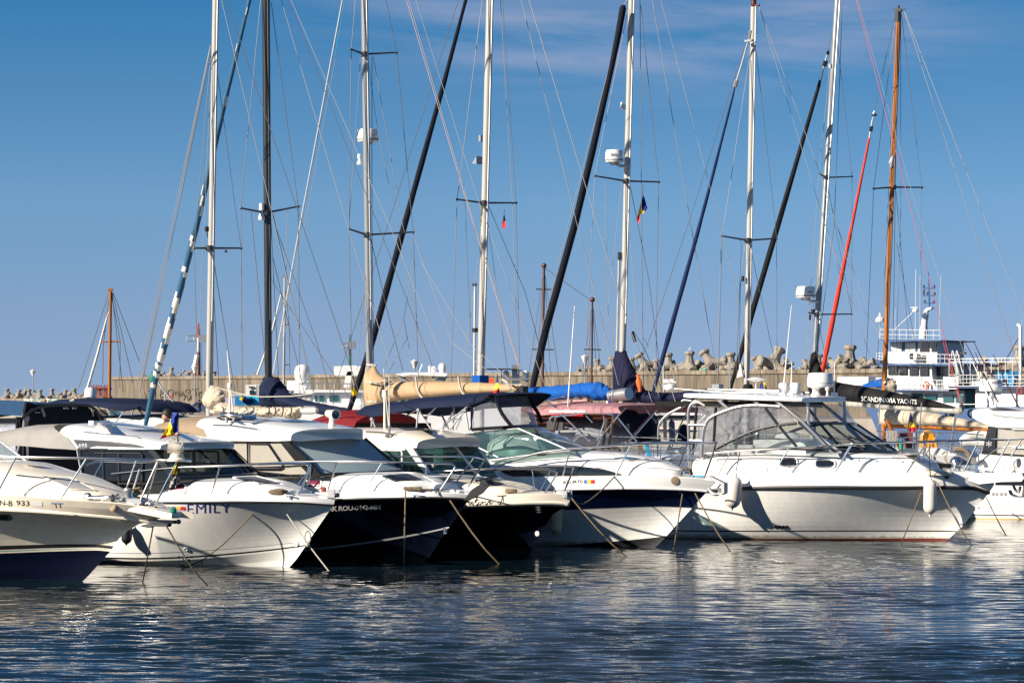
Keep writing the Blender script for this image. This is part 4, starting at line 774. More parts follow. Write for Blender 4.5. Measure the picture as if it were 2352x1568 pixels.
awning(b, aw('C3', [(990, 700, 1.22, 1010, 625), (1200, 682, 1.25, 1180, 580), (1400, 672, 1.25, 1450, 560), (1590, 668, 1.22, 1750, 535), (1640, 640, 1.2, 2000, 520)]), navycv, 'bimini_cover')
awning(b, aw('C3', [(1590, 668, 1.22, 1760, 535), (1700, 620, 1.15, 2000, 520), (1800, 590, 1.05, 2250, 520), (1850, 585, .95, 2330, 535)]), navycv, 'bimini_cover')
vp = lambda *p: [b.S(*v) for v in q('C3', *p)]
b.sheet(vp((1630, 935, 1.15), (2060, 915, .9), (1880, 580, .9), (1640, 690, 1.18)), gl_vinyl2, 'clear_curtain', bow=(.05, .03))
b.sheet(vp((2060, 915, .9), (2345, 880, -.7), (2250, 560, -.7), (1880, 580, .9)), gl_vinyl2, 'clear_curtain', bow=(.25, .2))
mb = MB()
for pl, r_ in (([(1870, 565, .95), (1900, 620, .95), (1960, 760, .95), (2080, 915, .9)], .045), ([(2240, 545, -.7), (2280, 640, -.7), (2352, 740, -.72), (2400, 860, -.75)], .045), ([(1625, 935, 1.17), (1800, 920, 1.1), (2060, 905, .93), (2345, 885, -.7)], .035), ([(1600, 660, 1.2), (1750, 590, 1.05), (1870, 560, .95), (2300, 545, -.7)], .04), ([(1620, 670, 1.2), (1620, 935, 1.18)], .02)): mb.tube(smoothpts(vp(*pl), 3), r_, 6)
mb.build('curtain_binding', darknavy, b.e)
mb = MB()
for pl in ([(520, 800, 1.2), (515, 900, 1.2)], [(520, 800, 1.2), (555, 905, 1.2)], [(1030, 715, 1.2), (1180, 935, 1.2)], [(1030, 715, 1.2), (1015, 910, 1.2)], [(1230, 680, 1.0), (1110, 810, 1.1), (1040, 730, 1.2)], [(1555, 715, 1.2), (1380, 935, 1.2)], [(1555, 715, 1.2), (1590, 940, 1.2)], [(1590, 670, 1.2), (1310, 890, 1.1)], [(1290, 770, .6), (1370, 930, .7)], [(1420, 670, -.5), (1430, 720, -.5), (1415, 940, -.6)], [(900, 775, -1.2), (1040, 705, 1.1)], [(1650, 690, 1.15), (1600, 940, 1.18)], [(700, 770, -1.1), (670, 880, -1.1)]): mb.tube(vp(*pl), .02, 6)
for p in ((520, 820, 1.2), (1035, 720, 1.2), (1110, 808, 1.12), (1550, 725, 1.2)): mb.ball(b.S(*q('C3', p)[0]), .05, 8)
mb.build('bimini_frame', alu, b.e)
mb = MB()
for pl in ([(1370, 820, .2), (1510, 818, .2)], [(1420, 735, .2), (1340, 880, .2)], [(1510, 800, .2), (1450, 940, .2)]): mb.tube(vp(*pl), .022, 6)
mb.build('boarding_ladder', chrome, b.e)
b.rail(q('Z3', (140, 680), (300, 625), (480, 572), (700, 545), (1000, 520), (1300, 505), (1600, 503))+[(*q('Z3', (1770, 498))[0], .1), (*q('Z3', (1775, 510))[0], .0), (*q('Z3', (1740, 620))[0], .0), (*q('Z3', (1695, 745))[0], .0)], .02, n=3)
b.rail([(*q('Z3', (860, 545))[0], -1.1), (*q('Z3', (1120, 510))[0], -.9), (*q('Z3', (1400, 495))[0], -.6), (*q('Z3', (1765, 497))[0], .0)], .018, n=2)
for a, c in (((705, 548), (610, 860)), ((1150, 515), (1035, 742)), ((1640, 508), (1500, 750))): b.post(q('Z3', a)[0], q('Z3', c)[0], .016)
MB().tube([b.edge(*p, .06) if i < 3 else b.S(*p, 0) for i, p in enumerate(q('Z3', (680, 640), (1100, 630), (1500, 630), (1738, 620)))], .008, 5).build('mid_wire', chrome, b.e, solid=False)
c = b.onsurf(*q('Z3', (1548, 742))[0], .02, .2); mb = MB()
for k in range(3): mb.tube([c+Vector((.13*math.cos(t*.33), .04*k, .13*math.sin(t*.33))) for t in range(11)], .018, 6)
mb.build('mooring_cleat_loops', ropem, b.e)
MB().tube([b.S(*p, .1) for p in q('Z3', (1520, 742), (1570, 745), (1660, 742), (1690, 745))], .016).build('blue_line', ropeblue, b.e)
MB().prism([b.S(*p, .07) for p in q('Z3', (1680, 740), (1730, 742), (1838, 795), (1838, 870), (1812, 882), (1760, 880), (1758, 872), (1815, 862), (1815, 805), (1700, 765))], (0, .14, 0)).build('bow_roller', galv, b.e)
MB().tube(smoothpts([b.S(*p, 0) for p in q('Z3', (1815, 800), (1790, 830), (1808, 850), (1790, 878), (1755, 872), (1730, 845), (1722, 825))], 3), [.03]*9+[.035]*10, 7).build('anchor', M('galvanised_anchor', (.3, .31, .32), .45, metal=.6), b.e)
flag_at('tricolour flag standing above the navy bimini of the sport cruiser', q('C3', (1928, 520), (1906, 315)), [q('C3', (1905, 325), (1918, 400), (1920, 420), (1893, 415)), q('C3', (1893, 415), (1920, 420), (1927, 480), (1868, 500)), q('C3', (1868, 500), (1927, 480), (1934, 512), (1920, 525), (1860, 528))], b.D+1.5, .04)

# ---- big white walkaround cruiser
b = B6 = Boat('hardtop_cruiser', 'large white hardtop cruiser with steel framed windscreen and two hanging fenders', 'motor boat', 2172, 1243, 63, CRUISERS)
b.hull(tip=q('Z5', (1240, 960))[0], stem=q('Z5', (1250, 995), (1190, 1075), (1120, 1165), (1020, 1290), (960, 1345), (900, 1405)),
       edge=q('Z4', (300, 905), (530, 888), (750, 872), (980, 866), (1450, 862))+q('Z5', (300, 906), (600, 906), (850, 900), (1100, 900)), B=3.2, Lf=4.8, p=2.3, xa=-8.0, zca=.0, zcb=.05, Lc=5.0, Bc=1.46, flare=2.6,
       bands=[(white, q('Z4', (1000, 965))[0]), (black, q('Z4', (1000, 988))[0]), (hullw, q('Z4', (1000, 1314))[0]), (black, q('Z4', (1000, 1324))[0]), (hullw, q('Z4', (700, 1378))[0]), (redbottom, None)], bottom=redbottom,
       rub=[(q('Z4', (760, 985), (1200, 975)), black, .04, .012)], deckm=white)
b.coach(base=q('Z4', (330, 880, 1.35), (530, 880, 1.33), (750, 868, 1.3), (980, 862, 1.22), (1450, 856, 1.02))+q('Z5', (300, 900, .85), (600, 904, .6), (760, 896, .35), (835, 890, .12), (842, 885, .05)),
        top=q('Z4', (330, 790, 0), (430, 735, 0), (600, 700, 0), (1100, 690, 0), (1500, 700, 0))+q('Z5', (250, 740, 0), (500, 768, 0), (700, 780, 0), (790, 820, 0), (838, 880, 0)), mat=white, e=.42, n=34, tumble=.12)
for zt, pp in (('Z4', (1028, 760, 1150, 805)), ('Z4', (1310, 770, 1445, 815))):
    x0, y0, x1, y1 = pp; m_ = (y0+y1)/2; h_ = (y1-y0)/2
    def ov(g, n_=20): return [((x0+x1)/2+((x1-x0)/2+g)*abs(math.cos(t))**.6*math.copysign(1, math.cos(t)), m_+(h_+g)*abs(math.sin(t))**.7*math.copysign(1, math.sin(t))) for t in [2*math.pi*i/n_ for i in range(n_)]]
    o_ = ov(0); up = [p for p in o_ if p[1] <= m_+.1]; dn = [p for p in o_ if p[1] >= m_-.1]
    b.patch(q(zt, *sorted(up)), q(zt, *sorted(dn)), blkglass, 'side_port', 4, 8, .014); b.ring(q(zt, *ov(7)), chrome, 'port_frame', .025, .012)
b.decal(q('Z4', (525, 735), (683, 730), (683, 716), (525, 720)), '305 Conquest', darkgrey, shear=.3, bold=.01, lift=.005)
b.patch(q('Z5', (460, 778), (630, 770), (700, 772)), q('Z5', (520, 808), (640, 802), (690, 796)), offwhite, 'foredeck_locker', 4, 6, .012)
mb = MB()
for x, y in ((250, 813), (380, 820), (570, 825), (640, 826), (690, 825), (725, 823)): mb.ball(b.onsurf(*q('Z5', (x, y))[0]), .02, 8)
mb.build('deck_stud', galv, b.e)
mb = MB()
for x in (983, 1014, 1044, 1071):
    p, n = b.hit(*q('Z4', (x, 1285))[0]); mb.lathe([(.001, .012), (.035, .014), (.045, .0)], p, n, 12)
mb.build('drain_holes', black, b.e)
# bow platform, windlass, searchlight, anchor
P = [(b.S(*p, 0)) for p in q('Z5', (840, 900), (1480, 905), (1500, 940), (1480, 965), (1330, 968), (1165, 985), (1100, 960))]
MB().prism([p+Vector((0, -.3, 0)) for p in P], (0, .6, 0)).build('bow_platform', white, b.e)
c = b.S(*q('Z5', (1390, 905))[0], -.1); m = MB().lathe([(.065, 0), (.05, .04), (.042, .05), (.042, .13)], c, n=14); m.lathe([(.001, -.18), (.065, -.18), (.09, -.13), (.095, .08), (.10, .13), (.085, .13), (.001, .1)], c+Vector((0, 0, .21)), Vector((.95, -.25, 0)), 18); m.build('searchlight', cream, b.e)
c = b.S(*q('C6', (1270, 1110))[0], .1); MB().lathe([(.14, 0), (.14, .06), (.09, .09), (.09, .14), (.13, .18), (.12, .24), (.06, .3), (.001, .31)], c, n=16).box(c+Vector((.3, 0, .05)), (.3, .22, .16)).build('anchor_windlass', chrome, b.e)
mb = MB()
for i in range(14): mb.tube([c+Vector((-.25+.05*i, -.12+.02*(i % 2), .05+.01*math.sin(i*2))), c+Vector((-.19+.05*i, -.12, .03+.01*math.cos(i*2)))], .022, 5)
mb.build('anchor_chain', galv, b.e)
MB().tube(smoothpts([b.S(*p, .0) for p in q('C6', (2170, 1330), (2200, 1400), (2250, 1440), (2280, 1350))], 3), .03).prism([b.S(*p, .12) for p in q('C6', (2085, 1410), (2110, 1470), (2200, 1505), (2300, 1500), (2320, 1340), (2336, 1340), (2330, 1500), (2290, 1525), (2180, 1520), (2110, 1480))], (0, .24, 0)).box(b.S(*q('C6', (2200, 1290))[0], 0), (.8, .2, .12)).build('anchor', M('anchor_steel', (.12, .12, .13), .45, metal=.6), b.e)
MB().tube([b.onsurf(*p, .02) for p in q('C6', (1090, 1215), (1130, 1200), (1150, 1185))], .03).ball(b.onsurf(*q('C6', (1130, 1205))[0], .03), .045, 8).build('deck_cleat', black, b.e)
c = b.onsurf(*q('C6', (960, 1175))[0], .03, 1.0); mb = MB()
for k in range(5): mb.tube([c+Vector((.26*math.cos(t*.52)+.02*k, .09*math.sin(t*.52)+.02*k, .016*k)) for t in range(13)], .016, 6)
mb.build('coiled_line', ropewhite, b.e)
for z_, y_ in (((1170, 1105), (1310, 1110)), ((1560, 1115), (1720, 1110))): 
    a_, c_ = b.S(*q('C6', z_)[0], -.3), b.S(*q('C6', y_)[0], -.3); MB().tube([a_, c_], .018).tube([a_*.7+c_*.3, a_*.7+c_*.3-Vector((0, 0, .08))], .02).tube([a_*.3+c_*.7, a_*.3+c_*.7-Vector((0, 0, .08))], .02).build('deck_cleat', chrome, b.e)
p, n = b.hit(*q('Z5', (1020, 1270))[0])
for cpx in ((1130, 1180), (1018, 1296)):
    p = b.S(*q('Z5', cpx)[0], 0.05); MB().tube([p+Vector((-.06, 0, .03)), p+Vector((.04, -.02, .05)), p+Vector((.05, -.02, -.04)), p+Vector((-.06, 0, -.04))], .014).build('bow_eye', chrome, b.e)
# tower frame, enclosure, hardtop
LT = 1.25
vs = lambda zt, *p: [b.S(v[0], v[1], v[2] if len(v) > 2 else LT) for v in q(zt, *p)]
def both(b, name, mat, pls, r, zt='Z4', n=8, sm=3):
    for sg in (1, -1):
        mb = MB()
        for pl in pls:
            mb.tube([(p.x, p.y*sg, p.z) for p in smoothpts(vs(zt, *pl), sm)], r, n)
            if name == 'hardtop_strut': mb.build(name, mat, b.e); mb = MB()
        if mb.v: mb.build(name, mat, b.e)
both(b, 'tower_frame', alu, [[(310, 850), (305, 600), (300, 420), (312, 350), (340, 318), (380, 312), (430, 340)], [(403, 740), (412, 600), (430, 500), (470, 435), (560, 390), (700, 345), (850, 335), (1020, 345)], [(305, 488), (440, 490)], [(312, 610), (415, 613)]], .035)
both(b, 'hardtop_strut', alu, [[(985, 300), (1200, 470), (1430, 708, 1.18)], [(1235, 305, 1.1), (1242, 380, 1.1), (1258, 520, 1.12), (1500, 705, 1.1)], [(520, 280), (610, 360)], [(800, 285), (870, 345)]], .036, sm=2)
b.sheet(vs('Z4', (350, 740), (500, 700), (512, 350), (365, 345)), gl_vinyl, 'clear_curtain')
b.sheet(vs('Z4', (505, 688), (1010, 495), (905, 355), (515, 352)), gl_vinyl, 'clear_curtain')
b.sheet(vs('Z4', (1010, 495), (1150, 470, 1.2), (1030, 345), (905, 355)), gl_vinyl, 'clear_curtain')
far = [b.S(*q('Z4', p)[0], -1.2) for p in ((380, 690), (1000, 660), (1000, 330), (380, 345))]; b.sheet(far, gl_vinyl, 'clear_curtain')
b.sheet(vs('Z4', (480, 715, 1.27), (1145, 658, 1.27), (1010, 500, 1.27), (780, 545, 1.27)), gl_clear, 'side_glass', bow=(0, 0))
b.sheet(vs('Z4', (1145, 658, 1.27), (1400, 690, 1.2), (1190, 480, 1.2), (1010, 500, 1.27)), gl_clear, 'side_glass')
both(b, 'curtain_binding', black, [[(420, 730), (580, 640), (780, 546), (880, 515), (1010, 490), (1150, 475, 1.22)], [(515, 350), (500, 620)], [(905, 355), (1010, 495), (1150, 658)], [(365, 345), (335, 720)], [(480, 690), (700, 684), (1100, 672), (1400, 690, 1.2)]], .032, sm=3)
mb = MB()
for pt_ in ((505, 687), (578, 641), (678, 589), (780, 547), (884, 516), (984, 496), (1015, 493), (1070, 484)): mb.ball(b.S(*q('Z4', pt_)[0], LT+.05), .022, 8)
mb.build('cover_snap', chrome, b.e)
# windscreen in front: lower dark glass, upper vinyl
A0, A1_ = b.S(*q('Z4', (1420, 690))[0], 1.12), b.S(*q('Z5', (540, 752))[0], -1.0); T0, T1 = b.S(*q('Z4', (1165, 470))[0], 1.18), b.S(*q('Z5', (235, 545))[0], -1.0)
b.sheet([A0, A1_, T1, T0], gl_ws, 'windscreen', bow=(.3, .25)); U0, U1_ = b.S(*q('Z4', (1050, 318))[0], 1.15), b.S(*q('Z5', (130, 400))[0], -1.0)
b.sheet([T0, T1, U1_, U0], gl_vinyl2, 'clear_curtain', bow=(.25, .2))
pt = lambda u, v, e_=0: (A0*(1-u)+A1_*u)*(1-v)+(T0*(1-u)+T1*u)*v+Vector((1, 0, 0))*((.3*(1-v)+.25*v)*4*u*(1-u)+e_)
mb = MB()
for u_ in (0, .33, .66, 1): mb.tube([pt(u_, 0), pt(u_, .5), pt(u_, 1)], .025, 6)
mb.tube([pt(i/8, 0) for i in range(9)], .035, 6).tube([pt(i/8, 1) for i in range(9)], .03, 6)
for u_ in (.25, .55, .85): mb.tube([pt(u_, .02, .04), pt(u_-.2, .55, .05)], .012, 5); mb.tube([pt(u_-.28, .5, .05), pt(u_-.06, .44, .05)], .012, 5)
mb.build('windscreen_frame', blackpaint, b.e)
bx_ = b.S(*q('Z4', (1000, 640))[0], .6); MB().box((bx_.x+.1, .1, bx_.z-.15), (1.2, 1.7, .5)).loft([[(bx_.x+.1+.3*math.cos(t)*f, -.3+.14*math.sin(t)*f, bx_.z+.13+h_) for t in [k*.7854 for k in range(8)]] for f, h_ in ((1, 0), (1, .08), (.6, .13))]).build('dashboard', white, b.e)
sx = b.S(*q('Z4', (740, 660))[0], .6); MB().box((sx.x, -.5, sx.z-.2), (.55, .6, .5)).box((sx.x-.25, -.5, sx.z+.05), (.12, .6, .5)).box((sx.x, .5, sx.z-.2), (.55, .6, .5)).build('helm_seat', offwhite, b.e)
MB().box((b.S(*q('Z4', (800, 600))[0], 0).x, 0, sx.z+.1), (.12, .12, 1.6)).build('helm_post', blackpaint, b.e)
ht = q('Z4', (262, 268, 1.05), (300, 272, 1.3), (800, 292, 1.36), (1130, 300, 1.34), (1190, 300, 1.30))
b.roof(edge=ht, top=q('Z4', (262, 255, 0), (400, 235, 0), (900, 240, 0), (1400, 262, 0), (1480, 268, 0))+q('Z5', (120, 350, 0), (235, 370, 0)), mat=white, bow=.35, e=.35, th=.12, n=18, name='hardtop')
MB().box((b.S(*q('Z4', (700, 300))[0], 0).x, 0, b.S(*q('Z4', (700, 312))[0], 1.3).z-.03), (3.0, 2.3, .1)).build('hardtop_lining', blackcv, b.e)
both(b, 'roof_bar', alu, [[(705, 210, -.9), (920, 216, -.9), (1250, 236, -.9)]], .018)
both(b, 'hardtop_rail', alu, [[(190, 205, 1.1), (395, 220, 1.1), (660, 235, 1.1), (880, 236, 1.1), (930, 262, 1.1)], [(395, 222, 1.1), (395, 246, 1.1)], [(660, 236, 1.1), (660, 256, 1.1)]], .018)
both(b, 'stern_arch', alu, [[(330, 300, 1.0), (260, 295, 1.0), (248, 320, 1.0), (262, 345, 1.0)], [(330, 310, 1.1), (200, 370, 1.1), (120, 420, 1.1), (70, 490, 1.1), (64, 600, 1.1)]], .022)
c = b.S(*q('Z4', (1300, 255))[0], .1); m = MB().lathe([(.12, 0), (.08, .05), (.07, .12), (.12, .17)], c, n=14); m.build('radar_stand', white, b.e)
RD = MB().lathe([(.001, .17), (.25, .17), (.27, .19), (.285, .235), (.285, .26), (.265, .43), (.245, .47), (.16, .485), (.001, .488)], c+Vector((.1, 0, 0)), n=28).build('radar_dome', white, b.e)
MB().lathe([(.286, .25), (.288, .262)], c+Vector((.1, 0, 0)), n=28, cap=False).build('dome_seam', greyp, RD)
c = b.S(*q('Z4', (830, 232))[0], .2); MB().lathe([(.016, 0), (.016, .2), (.03, .22)], c, n=10).lathe([(.02, .22), (.06, .235), (.17, .26), (.22, .28), (.17, .30), (.08, .325), (.001, .33)], c, n=22).build('satellite_dish', white, b.e)
for (x0, y0, x1, y1, l) in ((1043, 240, 1110, -450, .3), (1105, 245, 1112, 0, .3), (1445, 240, 1448, 0, -.4)):
    whip(b, q('Z4', (x0, y0))[0], q('Z4', (x1, y1))[0], l, r0=.022, r1=.008); MB().box(b.S(*q('Z4', (x0, y0+8))[0], l), (.12, .12, .08)).build('aerial_mount', white, b.e)
whip(b, q('Z4', (625, 225))[0], q('Z4', (622, 0))[0], .6, r0=.02, r1=.016, mat=alu)
c = b.S(*q('Z4', (1392, 258))[0], .5); MB().lathe([(.04, 0), (.025, .06), (.02, .1), (.05, .12), (.05, .16), (.025, .18)], c, n=12).build('horn', cream, b.e)
for k, (x0, l) in enumerate(((1020, .9), (1110, .3))):
    c = b.S(*q('Z4', (x0+30, 244))[0], -.3-.5*k); MB().lathe([(.1, 0), (.115, .03), (.115, .2), (.1, .23), (.06, .245), (.001, .25)], c, n=16).build('liferaft_canister', white, b.e)
# rails
b.rail(q('Z4', (440, 712), (700, 692), (1090, 670), (1568, 640))+q('Z5', (200, 688), (500, 680), (760, 672), (1130, 662), (1350, 660), (1470, 652)), .02, n=2)
b.rail([(*q('Z5', (300, 690))[0], -1.2), (*q('Z5', (700, 680))[0], -.8), (*q('Z5', (1180, 660))[0], -.5), (*q('Z5', (1500, 648))[0], -.3)], .018)
for zt, a, c_ in (('Z4', (632, 705), (530, 885)), ('Z4', (1088, 670), (975, 862)), ('Z4', (1568, 650), (1455, 860)), ('Z5', (205, 690), (75, 902)), ('Z5', (760, 672), (600, 908))): b.post(q(zt, a)[0], q(zt, c_)[0], .017)
for a, c_, l in (((1135, 665), (1030, 880), .3), ((1365, 660), (1225, 908), .28), ((1450, 655), (1300, 905), -.25)): b.post((*q('Z5', a)[0], l), (*q('Z5', c_)[0], l), .017)
b.rail([(*q('Z5', (1090, 870))[0], -.5), (*q('Z5', (1250, 740))[0], -.4), (*q('Z5', (1330, 712))[0], -.35), (*q('Z5', (1470, 705))[0], -.3)], .016)

# ---- far right pilothouse
b = B7 = Boat('pilothouse_boat', 'white pilothouse boat with a large radar drum on its roof, cut by the right edge', 'motor boat', 2720, 1196, 58, CRUISERS)
b.hull(tip=(2860, 1085), stem=[(2840, 1110), (2780, 1160), (2718, 1198)], edge=q('Z5', (900, 880), (1100, 870), (1250, 865), (1468, 862))+[(2500, 1072), (2700, 1076)], B=2.9, Lf=4, p=2.3, xa=-7.0, zca=-.05, zcb=.3, Lc=3, Bc=1.3, flare=1.1,
       bands=[(white, q('Z5', (1300, 1155))[0]), (greyp, q('Z5', (1300, 1160))[0]), (white, q('Z5', (1300, 1212))[0]), (black, q('Z5', (1300, 1221))[0]), (white, q('Z5', (1300, 1238))[0]), (M('yellowed_waterline', (.55, .42, .16), .6), None)], bottom=offwhite, rub=None, deckm=white)
b.panel(q('Z5', (1115, 870), (1110, 800), (1160, 752), (1700, 790), (1700, 870)), white, 'cabin_side', .05, lat=1.3)
b.panel(q('Z5', (1160, 757), (1205, 565), (1800, 560), (1800, 800)), drape, 'side_window', .012, lat=1.24); b.panel(q('Z5', (1160, 757), (1205, 565), (1800, 560), (1800, 800)), gl_lite, 'side_window', .006, lat=1.27)
b.panel(q('Z5', (1158, 758), (1205, 560), (1262, 565), (1252, 765)), blackpaint, 'window_panel', .02, lat=1.3)
b.decal(q('Z5', (1190, 712), (1232, 712), (1232, 668), (1190, 668)), '*', silver, 'star_emblem', lift=.02)
bars(b, [[(1158, 758), (1300, 768), (1700, 795)]], 1.31, blackpaint, 'window_frame', .03, zt='Z5')
b.roof(edge=q('Z5', (1085, 495, .75), (1110, 512, .95), (1230, 568, 1.28), (1330, 572, 1.35), (1800, 575, 1.35)), top=q('Z5', (1085, 478, 0), (1130, 450, 0), (1230, 422, 0), (1300, 418, 0), (1500, 425, 0), (1800, 440, 0)), mat=white, bow=0, e=.5, th=.1, n=18, sweep=.15)
b.ring(q('Z5', (1240, 480), (1330, 492), (1468, 505)), greyp, 'roof_grab_rail', .02, .03, closed=False)
b.patch(q('Z5', (1205, 432), (1290, 424)), q('Z5', (1240, 450), (1470, 450)), darkgrey, 'roof_panel', 2, 6, .012)
c = b.S(*q('Z5', (1235, 425))[0], .1); MB().tube([b.S(*q('Z5', (1240, 425))[0], .15), b.S(*q('Z5', (1225, 310))[0], .15)], .045).tube([b.S(*q('Z5', (1265, 425))[0], -.1), b.S(*q('Z5', (1235, 310))[0], -.1)], .04).build('radar_stand', white, b.e)
c = b.S(*q('Z5', (1223, 302))[0], 0); RD = MB().lathe([(.001, 0), (.28, .0), (.295, .03), (.30, .08), (.295, .1), (.275, .26), (.255, .30), (.16, .315), (.001, .317)], c, n=28).build('radar_dome', white, b.e)
b.decal(q('Z5', (1232, 248), (1306, 246), (1304, 228), (1232, 230)), 'LOWRA', navystripe, parent=RD, bold=.02, lift=.012)
whip(b, q('Z5', (1240, 425))[0], q('Z5', (1090, 90))[0], .3, r0=.025, r1=.012); MB().box(b.S(*q('Z5', (1245, 432))[0], .3), (.15, .12, .14)).build('aerial_mount', white, b.e)
b.rail([(*q('Z5', (1120, 650))[0], 1.2), (*q('Z5', (1125, 610))[0], 1.2), (*q('Z5', (1150, 595))[0], 1.2)], .018, name='stern_handrail')
mb = MB()
for x in (1240, 1268, 1300, 1330):
    p, n = b.hit(*q('Z5', (x, 1060))[0])
    if p: mb.lathe([(.001, .012), (.03, .014), (.05, 0)], p, n, 12)
mb.build('drain_holes', greyp, b.e)
mb = MB()
for y0 in (585, 722): mb.tube([b.S(*p, 1.29) for p in q('Z5', (1380, y0-3), (1700, y0))], .02, 6)
mb.build('window_grab_rail', white, b.e)
# ================================================================== second row: sailing yachts lying bow-away behind the pontoon
YACHTS = 'sailing yachts moored in the second row'
class Yacht(Boat):
    def __init__(s, label, base, top, D, deg=222, mw=16, mt=None, mm=None, name='sailing_yacht', L=(4.6, 6.2), beam=3.3, fb=1.15, hullm=None):
        # base/top: picture points on the mast; extended past the top of the frame when the frame cuts it
        oy = HZ+F*H/D; mx = lambda y: base[0]+(top[0]-base[0])*(y-base[1])/(top[1]-base[1])
        super().__init__(name, label, 'sailing yacht', mx(HZ), oy, deg, YACHTS, D)
        s.mx = mx; yt = top[1] if mt is None else mt; r = mw*D/F/2; s.yt = yt
        P = [s.X(mx(y), y, 0) for y in np.linspace(HZ+60, yt, 12)]; P = [s.X(mx(HZ), HZ, 0)*1.0-Vector((0, 0, 1.6))]+P[1:]
        mb = MB().tube(P, [r]*len(P), 14); s.mast = mb.build('mast', mm or mastwhite, s.e)
        # sail track on the aft face
        MB().tube([p-Vector((r*.98, 0, 0)) for p in P[2:]], .022, 5).build('sail_track', black if mm is mastblack else redwood if mm is varnish else galv, s.mast)
        s.B = beam; fw, af = L; st = []
        for u in [i/16 for i in range(17)]:
            x = -af+(fw+af)*u; w = beam/2*(math.sin(math.pi*min(1, (.28+.72*u)) ** 1.0)**.75 if u < 1 else 0.01); w = max(w, .02); z1 = fb+.35*u*u
            z0 = -.35+.25*u**4
            st.append([(x+.5*u**6*j/8*1.2, w*(1-(1-j/8)**2.2), z0+(z1-z0)*j/8) for j in range(9)])
        mb = MB(); mb.grid([[(x, y, z) for x, y, z in r_] for r_ in st]); mb.grid([[(x, -y, z) for x, y, z in reversed(r_)] for r_ in st])
        mb.add([(x, y, z) for x, y, z in st[0]]+[(x, -y, z) for x, y, z in reversed(st[0])], [tuple(range(18))])
        mb.build('hull', hullm or white, s.e)
        MB().grid([[(r_[-1][0], r_[-1][1]*f, r_[-1][2]+.04*(1-abs(f))) for f in (1, .5, 0, -.5, -1)] for r_ in st]).build('deck', offwhite, s.e)
        MB().loft([[(x, w*math.cos(t*math.pi/8)**.6 if t <= 4 else -w*abs(math.cos(t*math.pi/8))**.6, fb+.03+h_*math.sin(t*math.pi/8)**.5) for t in range(9)] for x, w, h_ in ((-2.6, 1.0, .42), (-1, 1.05, .42), (1.0, .85, .36), (2.2, .5, .2), (2.5, .3, .05))], closed=False).build('coachroof', white, s.e)
        # pushpit and stanchions with guard wires
        mb = MB()
        for sg in (1, -1):
            pts = []
            for u in (.02, .15, .3, .45, .6, .75, .9, .99):
                x = -af+(fw+af)*u; k = int(u*16); w = st[k][-1][1]*.94; z = fb+.35*u*u; mb.tube([(x, sg*w, z), (x, sg*w, z+.62)], .013, 6); pts.append((x, sg*w, z+.62))
            mb.tube(pts, .006, 5); mb.tube([(p[0], p[1], p[2]-.3) for p in pts], .006, 5)
        w = st[0][-1][1]*.94; mb.tube([(-af+.6, w, fb+.62), (-af+.05, w, fb+.64), (-af+.05, -w, fb+.64), (-af+.6, -w, fb+.62)], .016, 6)
        mb.build('guard_rail', chrome, s.e)
    def fa(s, *p): return [s.S(v[0], v[1], v[2] if len(v) > 2 else 0) for v in p]
    def ath(s, *p): return [s.X(v[0], v[1], 0) for v in p]
    def stay(s, pts, r=.0075, m=None, plane='fa', up=True):
        p0, p1 = pts[0], pts[1]
        if up and p0[1] <= 2 and s.yt < -100:      # carry the wire on to where it would meet the mast or the masthead
            k = (p1[0]-p0[0])/(p1[1]-p0[1]); y = max(s.yt+10, -250); pts = [(p0[0]+k*(y-p0[1]), y)]+list(pts)
        P = s.fa(*pts) if plane == 'fa' else s.ath(*pts)
        return MB().tube(P, r, 5).build('stay' if plane == 'fa' else 'shroud', m or wire, s.e, solid=False)
    def spreader(s, l, j, r_, rad=.026):
        P = s.ath(l, j, r_); mb = MB().tube([P[0], P[1]], [rad*.8, rad], 7).tube([P[1], P[2]], [rad, rad*.8], 7).ball(P[0], rad*1.3, 8).ball(P[2], rad*1.3, 8).lathe([(.001, -.07), (.09, -.06), (.09, .06), (.001, .07)], P[1], n=12)
        return mb.build('spreader', darkgrey, s.e, solid=False)
    def jib(s, pts, mats, name='furled_jib', mis=None, n=10, seg=5, wob=.06):
        P = []; R = []
        for a, b_ in zip(pts[:-1], pts[1:]):
            for k in range(seg): u = k/seg; P.append((a[0]+(b_[0]-a[0])*u, a[1]+(b_[1]-a[1])*u)); R.append(a[2]+(b_[2]-a[2])*u)
        P.append(pts[-1][:2]); R.append(pts[-1][2])
        if pts[0][1] <= 2:
            k = (pts[1][0]-pts[0][0])/(pts[1][1]-pts[0][1]); P = [(pts[0][0]-k*150, -150)]+P; R = [R[0]*.8]+R
        R = [r_*s.D/F/2*(1+wob*math.sin(i*2.3)) for i, r_ in enumerate(R)]
        return MB().tube(s.fa(*P), R, n, mis=mis).build(name, mats, s.e, ang=60)
